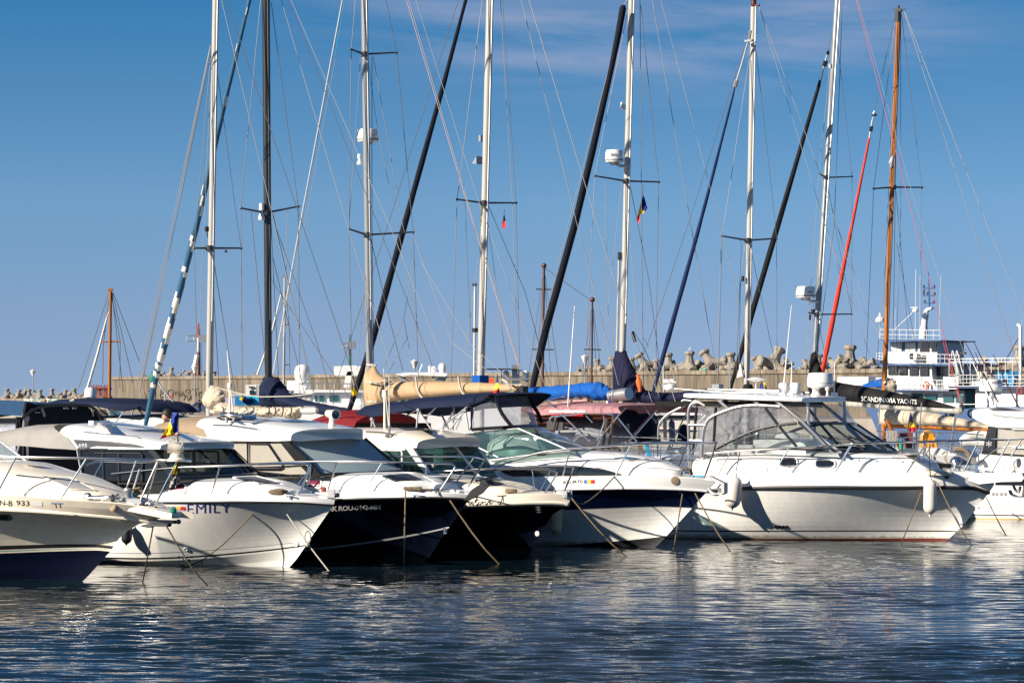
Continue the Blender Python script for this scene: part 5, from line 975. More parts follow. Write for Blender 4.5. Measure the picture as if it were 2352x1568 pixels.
    def cover(s, rows, mat, name='sail_cover', wob=.05, n=18, fold=0.0, seg=4):
        "rows: (top x, top y, bottom x, bottom y, half thickness m) along the boom"
        rr = []
        for a, b_ in zip(rows[:-1], rows[1:]): rr += [[a[i]+(b_[i]-a[i])*k/seg for i in range(5)] for k in range(seg)]
        rr.append(list(rows[-1])); rg = []
        for i, (tx, ty, bx, by, w) in enumerate(rr):
            T, Bm = s.S(tx, ty), s.S(bx, by); c = (T+Bm)/2; ax = (T-Bm)/2
            rg.append([c+ax*math.sin(2*math.pi*j/n)*(1+wob*math.sin(i*1.9+j*1.1)*.5)+Vector((0, 1, 0))*w*math.cos(2*math.pi*j/n)*(.75+.25*math.sin(2*math.pi*j/n+2.2))*(1+wob*math.sin(i*2.7+j*2.1))+Vector((fold*math.sin(j*1.7+i), fold*math.sin(i*3.1+j*2.3), 0)) for j in range(n)])
        return MB().loft(rg).build(name, mat, s.e, ang=70)
    def straps(s, pls, mat, r=.02, off=.3):
        mb = MB()
        for pl in pls: mb.tube(smoothpts([s.S(p[0], p[1], -off) for p in pl], 3), r, 5)
        return mb.build('cover_strap', mat, s.e)
    def radome(s, x0, y0, x1, y1, lat=-.25, fwd=True, txt=None, brk=None):
        c = s.S((x0+x1)/2, y1, lat); r = (x1-x0)/2*s.D/F; h = (y1-y0)*s.D/F
        o = MB().lathe([(.001, 0), (r*.9, 0), (r*.97, h*.08), (r, h*.3), (r*.96, h*.8), (r*.88, h*.95), (r*.6, h), (.001, h)], c, n=26).build('radar_dome', white, s.e)
        MB().lathe([(r*.99, h*.1), (r*1.012, h*.16), (r*1.012, h*.22), (r*.99, h*.26)], c, n=26, cap=False).build('dome_seam', greyp, o)
        m = s.S(s.mx(y1+8), y1+8); MB().tube([c-Vector((0, 0, .02)), (c+m)/2-Vector((0, 0, .05)), m], .04).lathe([(.1, -.06), (.12, 0)], c, n=12).build('radar_bracket', alu, o)
        return o
D_ = lambda x: 64.5+14*(x-480)/1550
# 1 white mast, cream sail bundled on its boom
y = Y1 = Yacht('yacht with a white mast and crumpled cream mainsail tied on its boom', (480, 888), (495.5, 0), D_(480), mw=15, mt=-330)
y.spreader((446, 570), (481, 570), (554, 570))
for x0, xb in ((483, 309), (483.5, 315), (484, 322)): y.stay([(x0, 105), (xb, 912)], .007, wirelight)
y.stay([(485, 118), (321, 903)], .009); y.stay([(484, 190), (451, 900)], .006, wirelight)
y.stay([(498, 158), (545.6, 517), (554, 570), (557, 937)], .007, plane='ath'); y.stay([(484, 130), (446, 570), (451, 750), (456, 915)], .007, plane='ath')
y.stay([(489, 588), (540, 904)], .008, plane='ath'); y.stay([(489, 640), (503, 884)], .007, plane='ath'); y.stay([(500, 20), (488, 900)], .009, wirelight, 'ath')
y.stay([(509, 0), (606.6, 412), (722, 905)], .008); y.stay([(520, 0), (603, 244), (826, 905)], .008)
MB().box(y.S(475, 526, -.12), (.07, .07, .11)).tube([y.S(475, 530, -.12), y.S(477, 545, -.1)], .012).build('deck_light', black, y.e)
MB().tube(y.fa((519, 574), (519, 580)), .03).build('flag_block', black, y.e)
bm = y.fa((486, 944), (728, 942)); MB().tube([bm[0], bm[1]], .05, 10).build('boom', cream, y.e)
rows = [q('C2', a, c) for a, c in (((560, 400), (470, 660)), ((600, 410), (520, 720)), ((680, 440), (560, 770)), ((740, 500), (640, 780)), ((770, 570), (700, 740)))]
y.cover([(*a, *c, w) for (a, c), w in zip(rows, (.08, .2, .26, .24, .1))], creamcv, 'mainsail_stack', wob=.12, fold=.02, seg=4)
rows = [q('C2', a, c) for a, c in (((700, 670), (690, 840)), ((760, 650), (740, 860)), ((900, 710), (860, 862)), ((1060, 740), (1040, 865)), ((1120, 735), (1100, 875)), ((1300, 735), (1280, 885)), ((1440, 745), (1430, 890)), ((1600, 735), (1560, 885)), ((1760, 740), (1720, 890)), ((1900, 735), (1860, 925)), ((2000, 732), (1920, 915)))]
y.cover([(*a, *c, w) for (a, c), w in zip(rows, (.12, .24, .22, .25, .2, .22, .2, .21, .2, .2, .12))], creamcv, 'mainsail_roll', wob=.16, fold=.032, seg=6)
y.straps([q('C2', (x, 735), (x+18, 760), (x+10, 830), (x-10, 880)) for x in (740, 1110, 1220, 1460, 1560, 1680, 1810)], darkgrey, .016, .24)
MB().tube(smoothpts([y.S(*p) for p in q('C2', (560, 400), (800, 470), (1080, 540))], 4)+[y.S(*p) for p in q('C2', (1350, 575), (1850, 565), (2160, 520))], .012, 5).build('halyard', ropewhite, y.e)
MB().tube([y.S(*p) for p in q('C2', (2030, 735), (2210, 740), (2222, 800), (2150, 830), (1990, 825))], .03, 6).build('boom_fitting', alu, y.e)
# 2 black mast, navy cover, striped jib
y = Y2 = Yacht('yacht with a black mast, navy sail cover and blue and white striped furled jib', (617, 865), (610, 0), D_(617), mw=16.5, mt=-340, mm=mastblack)
y.spreader((553, 478), (611, 489), (686, 474)); c = y.S(601, 505, -.2); MB().lathe([(.08, 0), (.075, .07), (.05, .15), (.03, .2)], c, n=14).lathe([(.06, .22), (.06, .38)], c, n=12).build('deck_light', offwhite, y.e)
def stripes(i, j):
    u = i/(7*13+1); w = .05 if u < .15 else .10 if u < .29 else .26 if u < .44 else .64 if u < .74 else 0
    return 1 if (u*17+j/16+.05*math.sin(i*.9)) % 1 < w else 0
y.jib([(573.6, 0, 8), (520, 220, 11), (451.6, 517, 15), (412, 670, 17), (369, 822, 18), (357.7, 865, 17), (336, 967, 11), (331, 990, 9)], [bluesail, whitesail], mis=stripes, seg=13, n=16, wob=.04)
MB().lathe([(.10, -.1), (.13, .0), (.10, .12)], y.S(354, 868), (y.S(357.7, 850)-y.S(354, 868)), 12).build('sail_patch', greenp, y.e)
y.stay([(599, 0), (553, 475), (556, 900)], .008, plane='ath'); y.stay([(623, 7), (684.6, 471), (688, 776), (689, 940)], .008, plane='ath')
y.stay([(576.8, 486), (607, 806), (609, 862)], .008, plane='ath'); y.stay([(627, 492), (719, 898)], .009, plane='ath'); y.stay([(627, 591), (700, 905)], .007, plane='ath'); y.stay([(660, 485), (651, 860)], .006, wirelight, 'ath')
y.stay([(646, 0), (801.7, 530), (899, 845)], .007, wirelight); y.stay([(662.5, 0), (869, 517), (996, 848)], .007); y.stay([(668, 0), (900, 530), (1035, 870)], .006, wirelight); y.stay([(619, 0), (622, 500), (640, 872)], .008, black)
y.stay([(626, 500), (729, 790), (767, 930)], .007); y.stay([(622, 640), (810, 925)], .007)
rows = [q('C2', a, c) for a, c in (((1400, 255), (1345, 720)), ((1500, 245), (1420, 725)), ((1600, 270), (1540, 728)), ((1680, 370), (1650, 732)), ((1760, 500), (1720, 738)), ((1900, 590), (1880, 740)), ((2100, 640), (2060, 800)), ((2352, 690), (2330, 860)))]+[q('Z2', (640, 230), (640, 300)), q('Z2', (730, 246), (735, 300))]
y.cover([(*a, *c, w) for (a, c), w in zip(rows, (.1, .2, .26, .28, .26, .22, .2, .17, .14, .08))], navycv, wob=.1, fold=.015)
awning(y, [(*q('C3', r_[:2])[0], r_[2], *q('C3', r_[3:])[0]) for r_ in ((-190, 905, -.6, 20, 810), (-60, 905, -.75, 180, 750), (60, 908, -.85, 330, 714), (200, 908, -.9, 560, 712), (320, 908, -.9, 720, 762))], redcv, 'sprayhood', e=.75)
MB().box(y.S(*q('C3', (720, 900))[0], 0), (1.6, 1.0, .16)).build('cockpit_cushion', blackcv, y.e)
# 3 grey-white mast, tan cover
y = Y3 = Yacht('yacht with a tall grey mast carrying a radar drum and long tan sail cover', (848.8, 835), (837, 0), D_(848), mw=16, mt=-350, mm=mastgrey)
y.spreader((807, 114), (837.5, 125), (911, 121)); y.spreader((801.7, 526), (843, 539.5), (949.3, 533))
y.radome(818.8, 296, 870, 326, lat=.25); c = y.S(826, 378, -.18); MB().lathe([(.07, 0), (.06, .06), (.035, .1), (.035, .13), (.05, .14), (.05, .25)], c, n=12).build('deck_light', white, y.e)
y.jib([(787, 0, 4.2), (689.6, 517, 4.6), (627, 858, 4.6)], silver, 'forestay_foil', wob=0); y.stay([(792, 0), (770, 130)], .008, ropeblue, up=False); y.stay([(770, 137), (700, 520), (634, 870)], .006, wirelight, up=False)
y.stay([(816.5, 0), (807, 114), (801.7, 526), (806.6, 776), (808, 900)], .008, plane='ath'); y.stay([(886.7, 0), (911, 121), (949, 533), (961.5, 871)], .008, plane='ath')
y.stay([(854.4, 130), (854.4, 517), (857.7, 776), (858, 835)], .008, plane='ath'); y.stay([(857.7, 132), (925, 517), (951, 610)], .007, wirelight, 'ath'); y.stay([(846, 142), (867.6, 300), (970, 800)], .006, wirelight, 'ath')
y.stay([(828, 132), (801, 526)], .006, plane='ath'); y.stay([(851, 545), (891, 720), (925, 850)], .008, plane='ath'); y.stay([(846, 560), (820, 850)], .006, plane='ath')
y.stay([(933.5, 0), (1088, 517), (1194, 848)], .008, wirepink); y.stay([(938.5, 0), (1091, 517), (1197, 848)], .008, wirelight); y.stay([(955, 0), (1098, 458), (1250, 880)], .006, wirelight)
for a, c_ in (((966, 600), (1082, 792)), ((949, 540), (1038, 787)), ((1038, 787), (1145, 870)), ((1082, 792), (1170, 872)), ((949, 600), (928, 730)), ((928, 730), (880, 850)), ((955, 740), (890, 860)), ((928, 735), (949, 850)), ((955, 740), (1000, 870))): y.stay([a, c_], .006, wirelight, up=False)
rows = [q('C3', a, c) for a, c in (((460, 220), (465, 680)), ((545, 225), (520, 690)), ((600, 330), (590, 680)), ((690, 395), (660, 645)), ((860, 400), (830, 615)), ((1100, 402), (1080, 590)), ((1400, 405), (1400, 565)), ((1700, 412), (1700, 545)), ((1950, 428), (1950, 530)), ((2180, 440), (2170, 512)))]
y.cover([(*a, *c, w) for (a, c), w in zip(rows, (.1, .2, .22, .26, .28, .27, .25, .22, .18, .08))], tancv, wob=.03, fold=.006)
y.straps([q('C3', *p) for p in ([(1005, 350), (1015, 430), (1040, 530), (1080, 590)], [(1475, 350), (1490, 440), (1520, 520), (1540, 545)], [(455, 400), (520, 412), (585, 422)], [(470, 622), (520, 628), (580, 622)], [(625, 450), (640, 400), (690, 382)], [(460, 215), (520, 220), (565, 225)], [(1960, 380), (2020, 420), (2060, 490)])], ropewhite, .025, .3)
bm = y.fa(q('C3', (640, 650))[0], q('C3', (2170, 515))[0]); MB().tube(bm, .08, 8).build('boom', mastgrey, y.e); MB().box(bm[1], (.3, .16, .25)).build('boom_fitting', black, y.e)
# 4 white mast, dark jib, blue tarpaulin on boom, pink bimini
y = Y4 = Yacht('yacht with a white mast, bright blue tarpaulin over the boom and faded pink bimini', (1104.3, 870), (1125.4, 0), D_(1104), mw=17, mt=-340)
y.spreader((1050, 458), (1111, 466), (1185.7, 466))
y.jib([(1070, 0, 8), (1020, 190, 11), (933.5, 501, 15), (857.7, 776, 16), (818, 894, 14), (796, 960, 12)], [darknavy], seg=5)
y.stay([(1108, 0), (1050, 458), (1035.7, 868)], .008, plane='ath'); y.stay([(1149.5, 0), (1177.5, 465), (1190, 860)], .007, wirelight, 'ath'); y.stay([(1154, 0), (1185, 462), (1194, 855)], .007, plane='ath')
y.stay([(1053, 0), (890.7, 517), (759, 921)], .008); y.stay([(1123, 475), (1206, 670), (1262, 880)], .008, plane='ath'); y.stay([(1117, 480), (1148, 720), (1170, 880)], .006, wirelight, 'ath'); y.stay([(1068, 465), (1082, 800)], .006, plane='ath'); y.stay([(1106, 540), (1060, 870)], .006, wirelight, 'ath')
y.stay([(1197, 0), (1326, 517), (1422, 888)], .008); y.stay([(1215, 0), (1372.6, 517), (1448, 759), (1511, 901)], .008)
MB().tube(y.fa((1091, 655), (1089, 870)), .035, 8).build('second_track', alu, y.e); MB().box(y.S(1090, 654), (.08, .08, .07)).box(y.S(1091, 758), (.11, .1, .1)).build('halyard_fitting', black, y.e)
MB().box(y.S(1103, 873, -.12), (.3, .3, .24)).build('mast_collar', bluecv, y.e)
MB().box(y.S(1104, 318, -.12), (.07, .07, .16)).prism([y.S(*p, -.15) for p in ((1098, 376), (1108, 360), (1108, 378))], (0, .2, 0)).build('deck_light', galv, y.e)
MB().prism([y.S(1107, 472, -.1), y.S(1105, 520, -.1), y.S(1110, 475, -.1)], (0, .02, 0)).build('yellow_pennant', fyel, y.e)
rows = [q('A3', a, c) for a, c in (((150, 440), (180, 560)), ((220, 425), (270, 590)), ((400, 412), (420, 575)), ((640, 395), (640, 555)), ((880, 366), (880, 545)), ((1010, 368), (985, 575)), ((1090, 420), (1090, 560)), ((1165, 470), (1150, 520)))]
y.cover([(*a, *c, w) for (a, c), w in zip(rows, (.06, .14, .17, .18, .22, .22, .18, .1))], bluecv, 'boom_tarpaulin', wob=.2, fold=.035, seg=6)
MB().tube(y.fa((1112, 905), q('A3', (1250, 515))[0]), .1, 10).lathe([(.15, -.1), (.15, .5)], y.S(*q('A3', (1160, 520))[0]), (y.S(*q('A3', (1300, 500))[0])-y.S(*q('A3', (1160, 520))[0])), 14).build('boom', alu, y.e)
rows = [q('A3', a, c) for a, c in (((280, 605), (280, 650)), ((600, 580), (600, 625)), ((860, 545), (880, 590)))]
y.cover([(*a, *c, w) for (a, c), w in zip(rows, (.1, .16, .06))], M('dusty_pink_sail', (.42, .26, .25), .8, var=.2, bump=.5), 'folded_sail', wob=.2, fold=.02)
y.B = 3.3; y.xb = 5
awning(y, [(*q('C4', (30, 392))[0], -1.35, *q('C4', (90, 300))[0]), (*q('C4', (300, 365))[0], -1.4, *q('C4', (500, 250))[0]), (*q('C4', (700, 352))[0], -1.4, *q('C4', (1000, 215))[0]), (*q('C4', (1100, 356))[0], -1.4, *q('C4', (1500, 228))[0]), (*q('C4', (1215, 360))[0], -1.4, *q('C4', (1640, 248))[0])], pinkcv, 'bimini_cover', e=.6)
mb = MB()
def ya(y, zt, *p): return smoothpts([y.S(v[0], v[1], v[2] if len(v) > 2 else -1.3) for v in q(zt, *p)], 3)
for pl in ([(0, 285, -1.4), (80, 200, -1.4), (150, 175, -1.3), (400, 120, -.2), (700, 95, .5), (900, 115, 1), (990, 170, 1.2), (1010, 240, 1.2), (990, 350, 1.2)], [(80, 190), (200, 240), (340, 380), (460, 490), (740, 765)], [(1210, 355), (970, 660), (860, 840)], [(1170, 440), (1440, 780)], [(1210, 358), (1380, 245, -.4), (1700, 245, .6), (1960, 330, 1.3)], [(1960, 350, 1.3), (1860, 440, 1.3), (1760, 560, 1.3)], [(180, 480), (190, 430), (260, 410), (440, 400), (620, 370), (900, 365), (1100, 390)], [(250, 460), (280, 420), (380, 395)], [(700, 400, .8), (950, 660, .8)], [(960, 400), (960, 520), (860, 760)], [(1520, 250, .5), (1700, 480, .8), (1760, 560, 1)], [(1700, 330, .3), (1280, 800, -.6)], [(1720, 330, .3), (1300, 810, -.6)]): mb.tube(ya(y, 'C4', *pl), .02, 6)
mb.build('bimini_frame', chrome, y.e)
mb = MB()
for pl in ([(230, 620), (270, 440)], [(940, 900), (1010, 440)], [(1030, 900), (1100, 400)]): mb.tube(ya(y, 'C4', *pl), .03, 6)
mb.build('stern_gantry', brownwood, y.e)
MB().tube([y.S(*p, -1.2) for p in q('C4', (325, 330), (1100, 322))], .06, 4, sq=.3).box(y.S(*q('C4', (520, 342))[0], -1.2), (1.2, .4, .05)).build('solar_panel', offwhite, y.e)
whip(y, q('C4', (430, 400))[0], (1320, 703), -1.25, r0=.022, r1=.012)
mb = MB(); mb.tube([y.S(*p, -1.0) for p in q('C4', (1070, 705), (1640, 722), (2080, 745))], .01, 5).tube([y.S(*p, 1.2) for p in q('C4', (330, 690), (1000, 680))], .01, 5).tube([y.S(*p, -1.2) for p in q('C4', (340, 630), (640, 625), (960, 690))], .035, 6).tube([y.S(*p, -1.2) for p in q('C4', (640, 640), (500, 780))], .05, 6)
mb.build('grab_rail', alu, y.e)
for x, yy, m_ in ((205, 545, darkgrey), (320, 560, darkgrey)): MB().box(y.S(*q('C4', (x, yy))[0], -1.2), (.28, .06, .2)).build('instrument_panel', m_, y.e)
rows = [q('C4', a, c) for a, c in (((345, 600), (350, 660)), ((450, 545), (440, 760)), ((640, 500), (600, 800)), ((800, 520), (720, 830)), ((960, 500), (900, 830)), ((1080, 590), (1040, 830)), ((1160, 660), (1150, 800)))]
t = thing('covered_dinghy', 'dinghy under a crumpled blue-grey tarpaulin below the pink bimini', 'dinghy', MATS[y.e.name] @ Vector((-4, 0, 1.2)))
rg = []
for i, (a, c) in enumerate(rows):
    T, Bm = y.S(*a, -.3), y.S(*c, -.3); cc = (T+Bm)/2; ax = (T-Bm)/2; w = (.2, .5, .6, .65, .65, .55, .2)[i]*(1+.15*math.sin(i*4))
    rg.append([MATS[y.e.name] @ (cc+ax*math.sin(2*math.pi*j/16)*(1+.13*math.sin(i*3+j*2.))+Vector((0, w*math.cos(2*math.pi*j/16), 0))) for j in range(16)])
MB().loft(rg).build('tarpaulin', bluegrey, t, world=True, ang=70)
# outboard, fenders and clutter at the sterns
t = thing('outboard_rack', 'grey board and rope coils lashed to the stern rail left of the tall hardtop cruiser', 'stern gear', MATS[y.e.name] @ y.S(*q('C4', (1710, 780))[0], -1.2))
tubeD = lambda zt, pts, D: [at(*p, D) for p in q(zt, *pts)]
DG = D_(1300)-5
MB().prism(tubeD('C4', [(1645, 690), (1780, 680), (1785, 785), (1645, 788)], DG), (0, .04, 0)).build('grey_board', darkgrey, t, world=True, smooth=False)
for k, (x0, y0, n_) in enumerate(((1150, 480, 5), (1180, 480, 5), (1290, 520, 5), (1830, 430, 5))):
    mb = MB()
    for j in range(n_): mb.tube(smoothpts(tubeD('C4', [(x0+j*8, y0), (x0-6+j*9, y0+120), (x0+j*8, y0+ (250 if k < 3 else 320))], DG), 3), .013, 5)
    mb.build('hanging_rope_coil', ropewhite, t, world=True)
for x0, y0, h_ in ((1100, 870, 90), (1180, 850, 140), (1460, 790, 200), (1490, 790, 160)):
    mb = MB()
    for j in range(4): mb.tube(smoothpts(tubeD('C4', [(x0+j*9, y0), (x0-5+j*11, y0+h_*.5), (x0+j*9, y0+h_)], DG-1), 3), .013, 5)
    mb.build('hanging_rope_coil', ropem, t, world=True)
mb = MB()
for j in range(6): mb.tube(smoothpts(tubeD('C4', [(1540+j*12, 790), (1575+j*7, 900), (1590+j*10, 1000)], DG-1), 3), .016, 5)
mb.build('blue_rope_coil', ropeblue, t, world=True)
for pl in ([(1060, 800), (1280, 812), (1340, 800)], [(1420, 780), (1500, 790)], [(1230, 960), (1300, 850)], [(1510, 1000), (1600, 850)], [(1740, 1000), (1740, 800)], [(2050, 1130), (2170, 810)], [(1930, 880), (2060, 885), (2170, 960)], [(1850, 940), (2100, 945)], [(1860, 430), (1865, 760)], [(1900, 560), (2150, 730)], [(2160, 360), (1990, 700), (1900, 860)]): MB().tube(tubeD('C4', pl, DG-.5), .016, 6).build('stern_rail', galv, t, world=True)
mb = MB()
for x in (1925, 2100): mb.lathe([(.001, -.04), (.09, -.04), (.1, 0), (.09, .04), (.001, .04)], at(*q('C4', (x, 912))[0], DG-.6), (0, 1, 0), 16)
mb.build('winch_drum', cream, t, world=True)
o = fender('blue-grey sleeve shaped fender standing upright by the stern rail', q('C4', (1940, 440))[0], q('C4', (1955, 850))[0], 7, DG+.3, mat=M('slate_blue_vinyl', (.09, .13, .28), .6), group='fenders hanging at the bows')
MB().lathe([(.001, 0), (.35, .02), (.5, .2), (.52, .5), (.4, .75), (.1, .85), (.001, .86)], at(*q('C4', (1440, 790))[0], DG+1.5), n=16, mi=0).build('life_raft_bag', navycv, t, world=True)
MB().loft([[at(*q('C4', p)[0], DG+1.0+dz) for p in ((2010, 770), (2060, 560), (2110, 520), (2170, 540), (2180, 780))] for dz in (0, .4)]).build('navy_cover', navycv, t, world=True)
# 5 white mast with the thick dark jib
y = Y5 = Yacht('yacht with a white mast, shallow radar dome, fat dark furled jib and indigo sail cover', (1430, 805), (1451, 0), D_(1428), mw=15, mt=-300)
y.spreader((1366, 404), (1438, 416), (1513.7, 418)); RD = y.radome(1390, 344, 1432, 373, lat=-.3)
V, Fc = text_mesh('marine', bold=.01); cR = y.S(1411, 373, -.3); rr_ = 21*y.D/F
vs_ = []
for u, v in V:
    P_ = y.S(1392+u*22, 362-v*9, -.3); dv = Vector((P_.x-cR.x, P_.y-cR.y, 0)); a_ = MATS[y.e.name].to_3x3().transposed() @ Vector((-.5+u*.9, -1, 0)).normalized(); vs_.append(cR+a_*rr_*1.01+Vector((0, 0, P_.z-cR.z)))
MB().add(vs_, Fc).build('lettering', darkgrey, RD, smooth=False)
c = y.S(1432, 254, -.1); MB().box(y.S(1432, 246, -.12), (.09, .09, .12)).lathe([(.065, 0), (.045, .1), (.035, .2)], c+Vector((-.05, .1, 0)), n=12).build('deck_light', white, y.e)
y.jib([(1433.6, 12, 6), (1431, 18, 16), (1420, 80, 15), (1405.5, 152, 13), (1360, 350, 16), (1320, 517, 17), (1254, 756, 18), (1223.6, 888, 15), (1214, 925, 12)], [darknavy], wob=.02)
y.stay([(1431, 20), (1400, 150), (1244, 756), (1217, 880)], .009, wirelight, up=False); y.stay([(1442, 0), (1433, 12)], .02, galv)
y.stay([(1470, 0), (1473, 442), (1476, 733), (1478, 900)], .008, plane='ath'); y.stay([(1471.5, 13), (1512.7, 417), (1507.7, 733), (1506, 900)], .008, plane='ath'); y.stay([(1443, 20), (1366, 404), (1346, 805), (1340, 900)], .007, plane='ath'); y.stay([(1428, 420), (1397, 700), (1380, 870)], .006, wirelight, 'ath'); y.stay([(1448, 430), (1490, 640), (1520, 880)], .008, plane='ath')
y.stay([(1498, 0), (1587, 517), (1646, 855)], .008); y.stay([(1517.6, 0), (1654, 517), (1690, 660), (1740, 880)], .006, wirelight); y.stay([(1443, 480), (1462, 750), (1560, 910)], .006, wirelight)
y.stay([(1390, 418), (1394, 700), (1410, 800)], .007, wirelight, 'ath'); y.stay([(1455, 760), (1480, 800), (1525, 905)], .008, black, up=False)
MB().tube(y.fa((1422, 591), (1417, 806)), .03, 8).build('second_track', mastwhite, y.e); MB().box(y.S(1423, 588), (.07, .07, .2)).build('halyard_fitting', black, y.e)
MB().tube(y.fa((1452, 762), (1459, 785)), .045, 6).build('pulley_block', black, y.e)
rows = [q('C7', a, c) for a, c in (((632, 85), (618, 890)), ((700, 90), (690, 895)), ((785, 95), (770, 895)), ((870, 280), (850, 895)), ((980, 520), (950, 900)), ((1080, 700), (1060, 905)), ((1250, 735), (1230, 915)), ((1500, 745), (1480, 915)), ((1800, 720), (1780, 880)), ((2100, 680), (2090, 790)), ((2250, 660), (2250, 720)))]
y.cover([(*a, *c, w) for (a, c), w in zip(rows, (.08, .2, .24, .28, .28, .25, .24, .22, .18, .14, .08))], purplenavy, wob=.08, fold=.012)
rows = [q('C4', a, c) for a, c in (((1110, 365), (1120, 460)), ((1250, 340), (1230, 470)), ((1400, 320), (1330, 440)), ((1480, 330), (1460, 350)))]
y.cover([(*a, *c, w) for (a, c), w in zip(rows, (.1, .2, .2, .05))], purplenavy, 'loose_cover_end', wob=.1)
MB().tube([y.S(*p, -.35) for p in q('C7', (980, 470), (990, 500), (1000, 560), (1012, 640), (1018, 690), (1015, 730))], [.05, .03, .075, .07, .04, .05], 8).build('orange_bundle', orange, y.e)
y.straps([q('C7', (x, 720), (x+20, 780), (x+60, 900)) for x in (1150, 1290, 1520)], wirelight, .01, .26); MB().box(y.S(*q('C7', (2235, 690))[0]), (.25, .16, .25)).build('boom_fitting', galv, y.e)
# 6 white mast with masthead, thin blue jib
y = Y6 = Yacht('yacht whose white masthead just fits in the picture, with a thin royal blue furled jib', (1715.4, 865), (1731, 13), D_(1716), mw=13.5, mt=13, fb=1.0)
MB().lathe([(.07, 0), (.07, .12), (.08, .13), (.08, .2)], y.S(1731, 12), n=12).tube(y.fa((1726, 13), (1744, 13)), .03).build('masthead_light', redwood, y.e)
y.spreader((1658.7, 542), (1717, 552), (1783.6, 547.8))
y.jib([(1720, 88, 3), (1706, 140, 4.5), (1690, 192, 4.5)], silver, 'jib_luff_foil', wob=0); MB().tube(y.fa((1724, 70), (1721, 90)), .04, 7).box(y.S(1720, 94), (.25, .08, .05)).tube(y.fa((1692, 184), (1688, 200)), .06, 7).build('furling_swivel', galv, y.e)
y.jib([(1689, 196, 3), (1682.5, 224, 5), (1633, 419, 7.5), (1596.7, 555, 9.5), (1534, 779, 12), (1504.4, 885, 9), (1496, 915, 7)], [navysail], wob=.07)
y.stay([(1720, 74), (1580, 517), (1494.5, 770), (1440, 915)], .008, up=False); y.stay([(1737, 119), (1780, 508), (1783.6, 548), (1785, 891)], .007, plane='ath'); y.stay([(1721, 135), (1664, 508), (1658.7, 542), (1649.5, 885)], .007, plane='ath')
y.stay([(1724, 140), (1716, 860)], .006, wirelight, 'ath'); y.stay([(1722, 560), (1790, 880)], .007, plane='ath'); y.stay([(1712, 560), (1700, 660), (1697, 870)], .01, plane='ath'); y.stay([(1698, 545), (1703, 560), (1690, 890)], .006, plane='ath')
y.stay([(1744, 16), (1882.5, 396), (1905, 470), (1990, 700)], .006, wirelight, up=False); y.stay([(1744, 18), (1777, 129), (1877.5, 458), (1950, 700)], .006, wirelight, up=False); y.stay([(1656, 545), (1648, 870), (1643, 890)], .006, wirelight, 'ath')
MB().box(y.S(1706, 640, -.1), (.06, .06, .14)).build('deck_light', black, y.e)
MB().lathe([(.24, 0), (.16, .35), (.1, .5)], y.S(1718, 925), n=12).build('mast_boot', blackcv, y.e)
MB().prism([y.S(*p, -.1) for p in q('Z4', (690, 120), (735, 105), (720, 10), (712, 15))], (0, .05, 0)).build('white_pennant', whitesail, y.e)
# 7 grey leaning mast, black cover with lettering
y = Y7 = Yacht('yacht with a grey mast, white radar drum and long black sail cover lettered in white', (1872.6, 809), (1923.7, 0), D_(1875), mw=14, mt=-300, mm=mastgrey)
y.spreader((1881.8, 399), (1898, 408), (1957, 405.5), .022); y.spreader((1857.8, 718), (1877, 722), (1956, 721), .022); RD = y.radome(1827, 657, 1873, 684, lat=-.28)
V, Fc = text_mesh('GARM', bold=.01); cR = y.S(1850, 684, -.28); rr_ = 23*y.D/F; vs_ = []
for u, v in V:
    P_ = y.S(1850, 674-v*6, -.28); a_ = MATS[y.e.name].to_3x3().transposed() @ Vector((.08+u*.75, -1, 0)).normalized(); vs_.append(cR+a_*rr_*1.0+Vector((0, 0, P_.z-cR.z)))
MB().add(vs_, Fc).build('lettering', darkgrey, RD, smooth=False)
y.jib([(1902, 119, 2.5), (1893, 150, 5), (1884, 185, 5)], silver, 'jib_luff_foil', wob=0); MB().tube(y.fa((1902.5, 118), (1901, 126)), .04, 7).build('halyard_swivel', black, y.e); MB().tube(y.fa((1897, 140), (1893, 152)), .06, 7).build('furling_swivel', black, y.e)
y.jib([(1884, 183, 5), (1881, 196, 8), (1787, 517, 13), (1729, 713, 13.5), (1705.5, 799, 12), (1677.5, 891, 9), (1670, 915, 8)], [blackcv], wob=.02)
y.stay([(1909, 75), (1902, 118)], .008, up=False); y.stay([(1935, 0), (1916, 517), (1877.5, 809), (1874, 870)], .009); y.stay([(1923.7, 102), (1957, 404), (1956, 723), (1955, 878)], .007, plane='ath'); y.stay([(1912, 90), (1881, 399), (1858, 718), (1850, 900)], .006, wirelight, 'ath')
y.stay([(1967, 0), (2101.7, 517), (2181, 822), (2207, 921)], .008, wirered); y.stay([(1970, 0), (2103, 470), (2230, 860)], .006, wirelight); y.stay([(1899, 415), (1957, 723)], .006, plane='ath'); y.stay([(1896, 430), (1850, 880)], .006, wirelight, 'ath'); y.stay([(1890, 500), (2020, 880)], .005, wirelight); y.stay([(1900, 440), (1975, 700), (2030, 780)], .005, wirelight); y.stay([(1878, 735), (1905, 860)], .006, plane='ath'); y.stay([(2165, 780), (2206, 925)], .008, wirered, up=False)
MB().box(y.S(1867, 714, -.1), (.08, .08, .1)).tube(y.fa((1861, 722), (1860, 735)), .03).build('deck_light', black, y.e); MB().box(y.S(1907, 152, -.12), (.08, .06, .12)).box(y.S(1892, 491, -.12), (.1, .06, .1)).build('mast_fitting', galv, y.e)
rows = [(1863, 812, 1858, 905), (1872, 806, 1866, 915), (1887, 850, 1875, 918), (1905, 874, 1895, 918), (1935, 879, 1930, 919), (2003, 891, 2000, 926), (2060, 902, 2055, 931), (2112, 911, 2110, 934), (2160, 924, 2158, 938), (2198, 935, 2197, 941)]
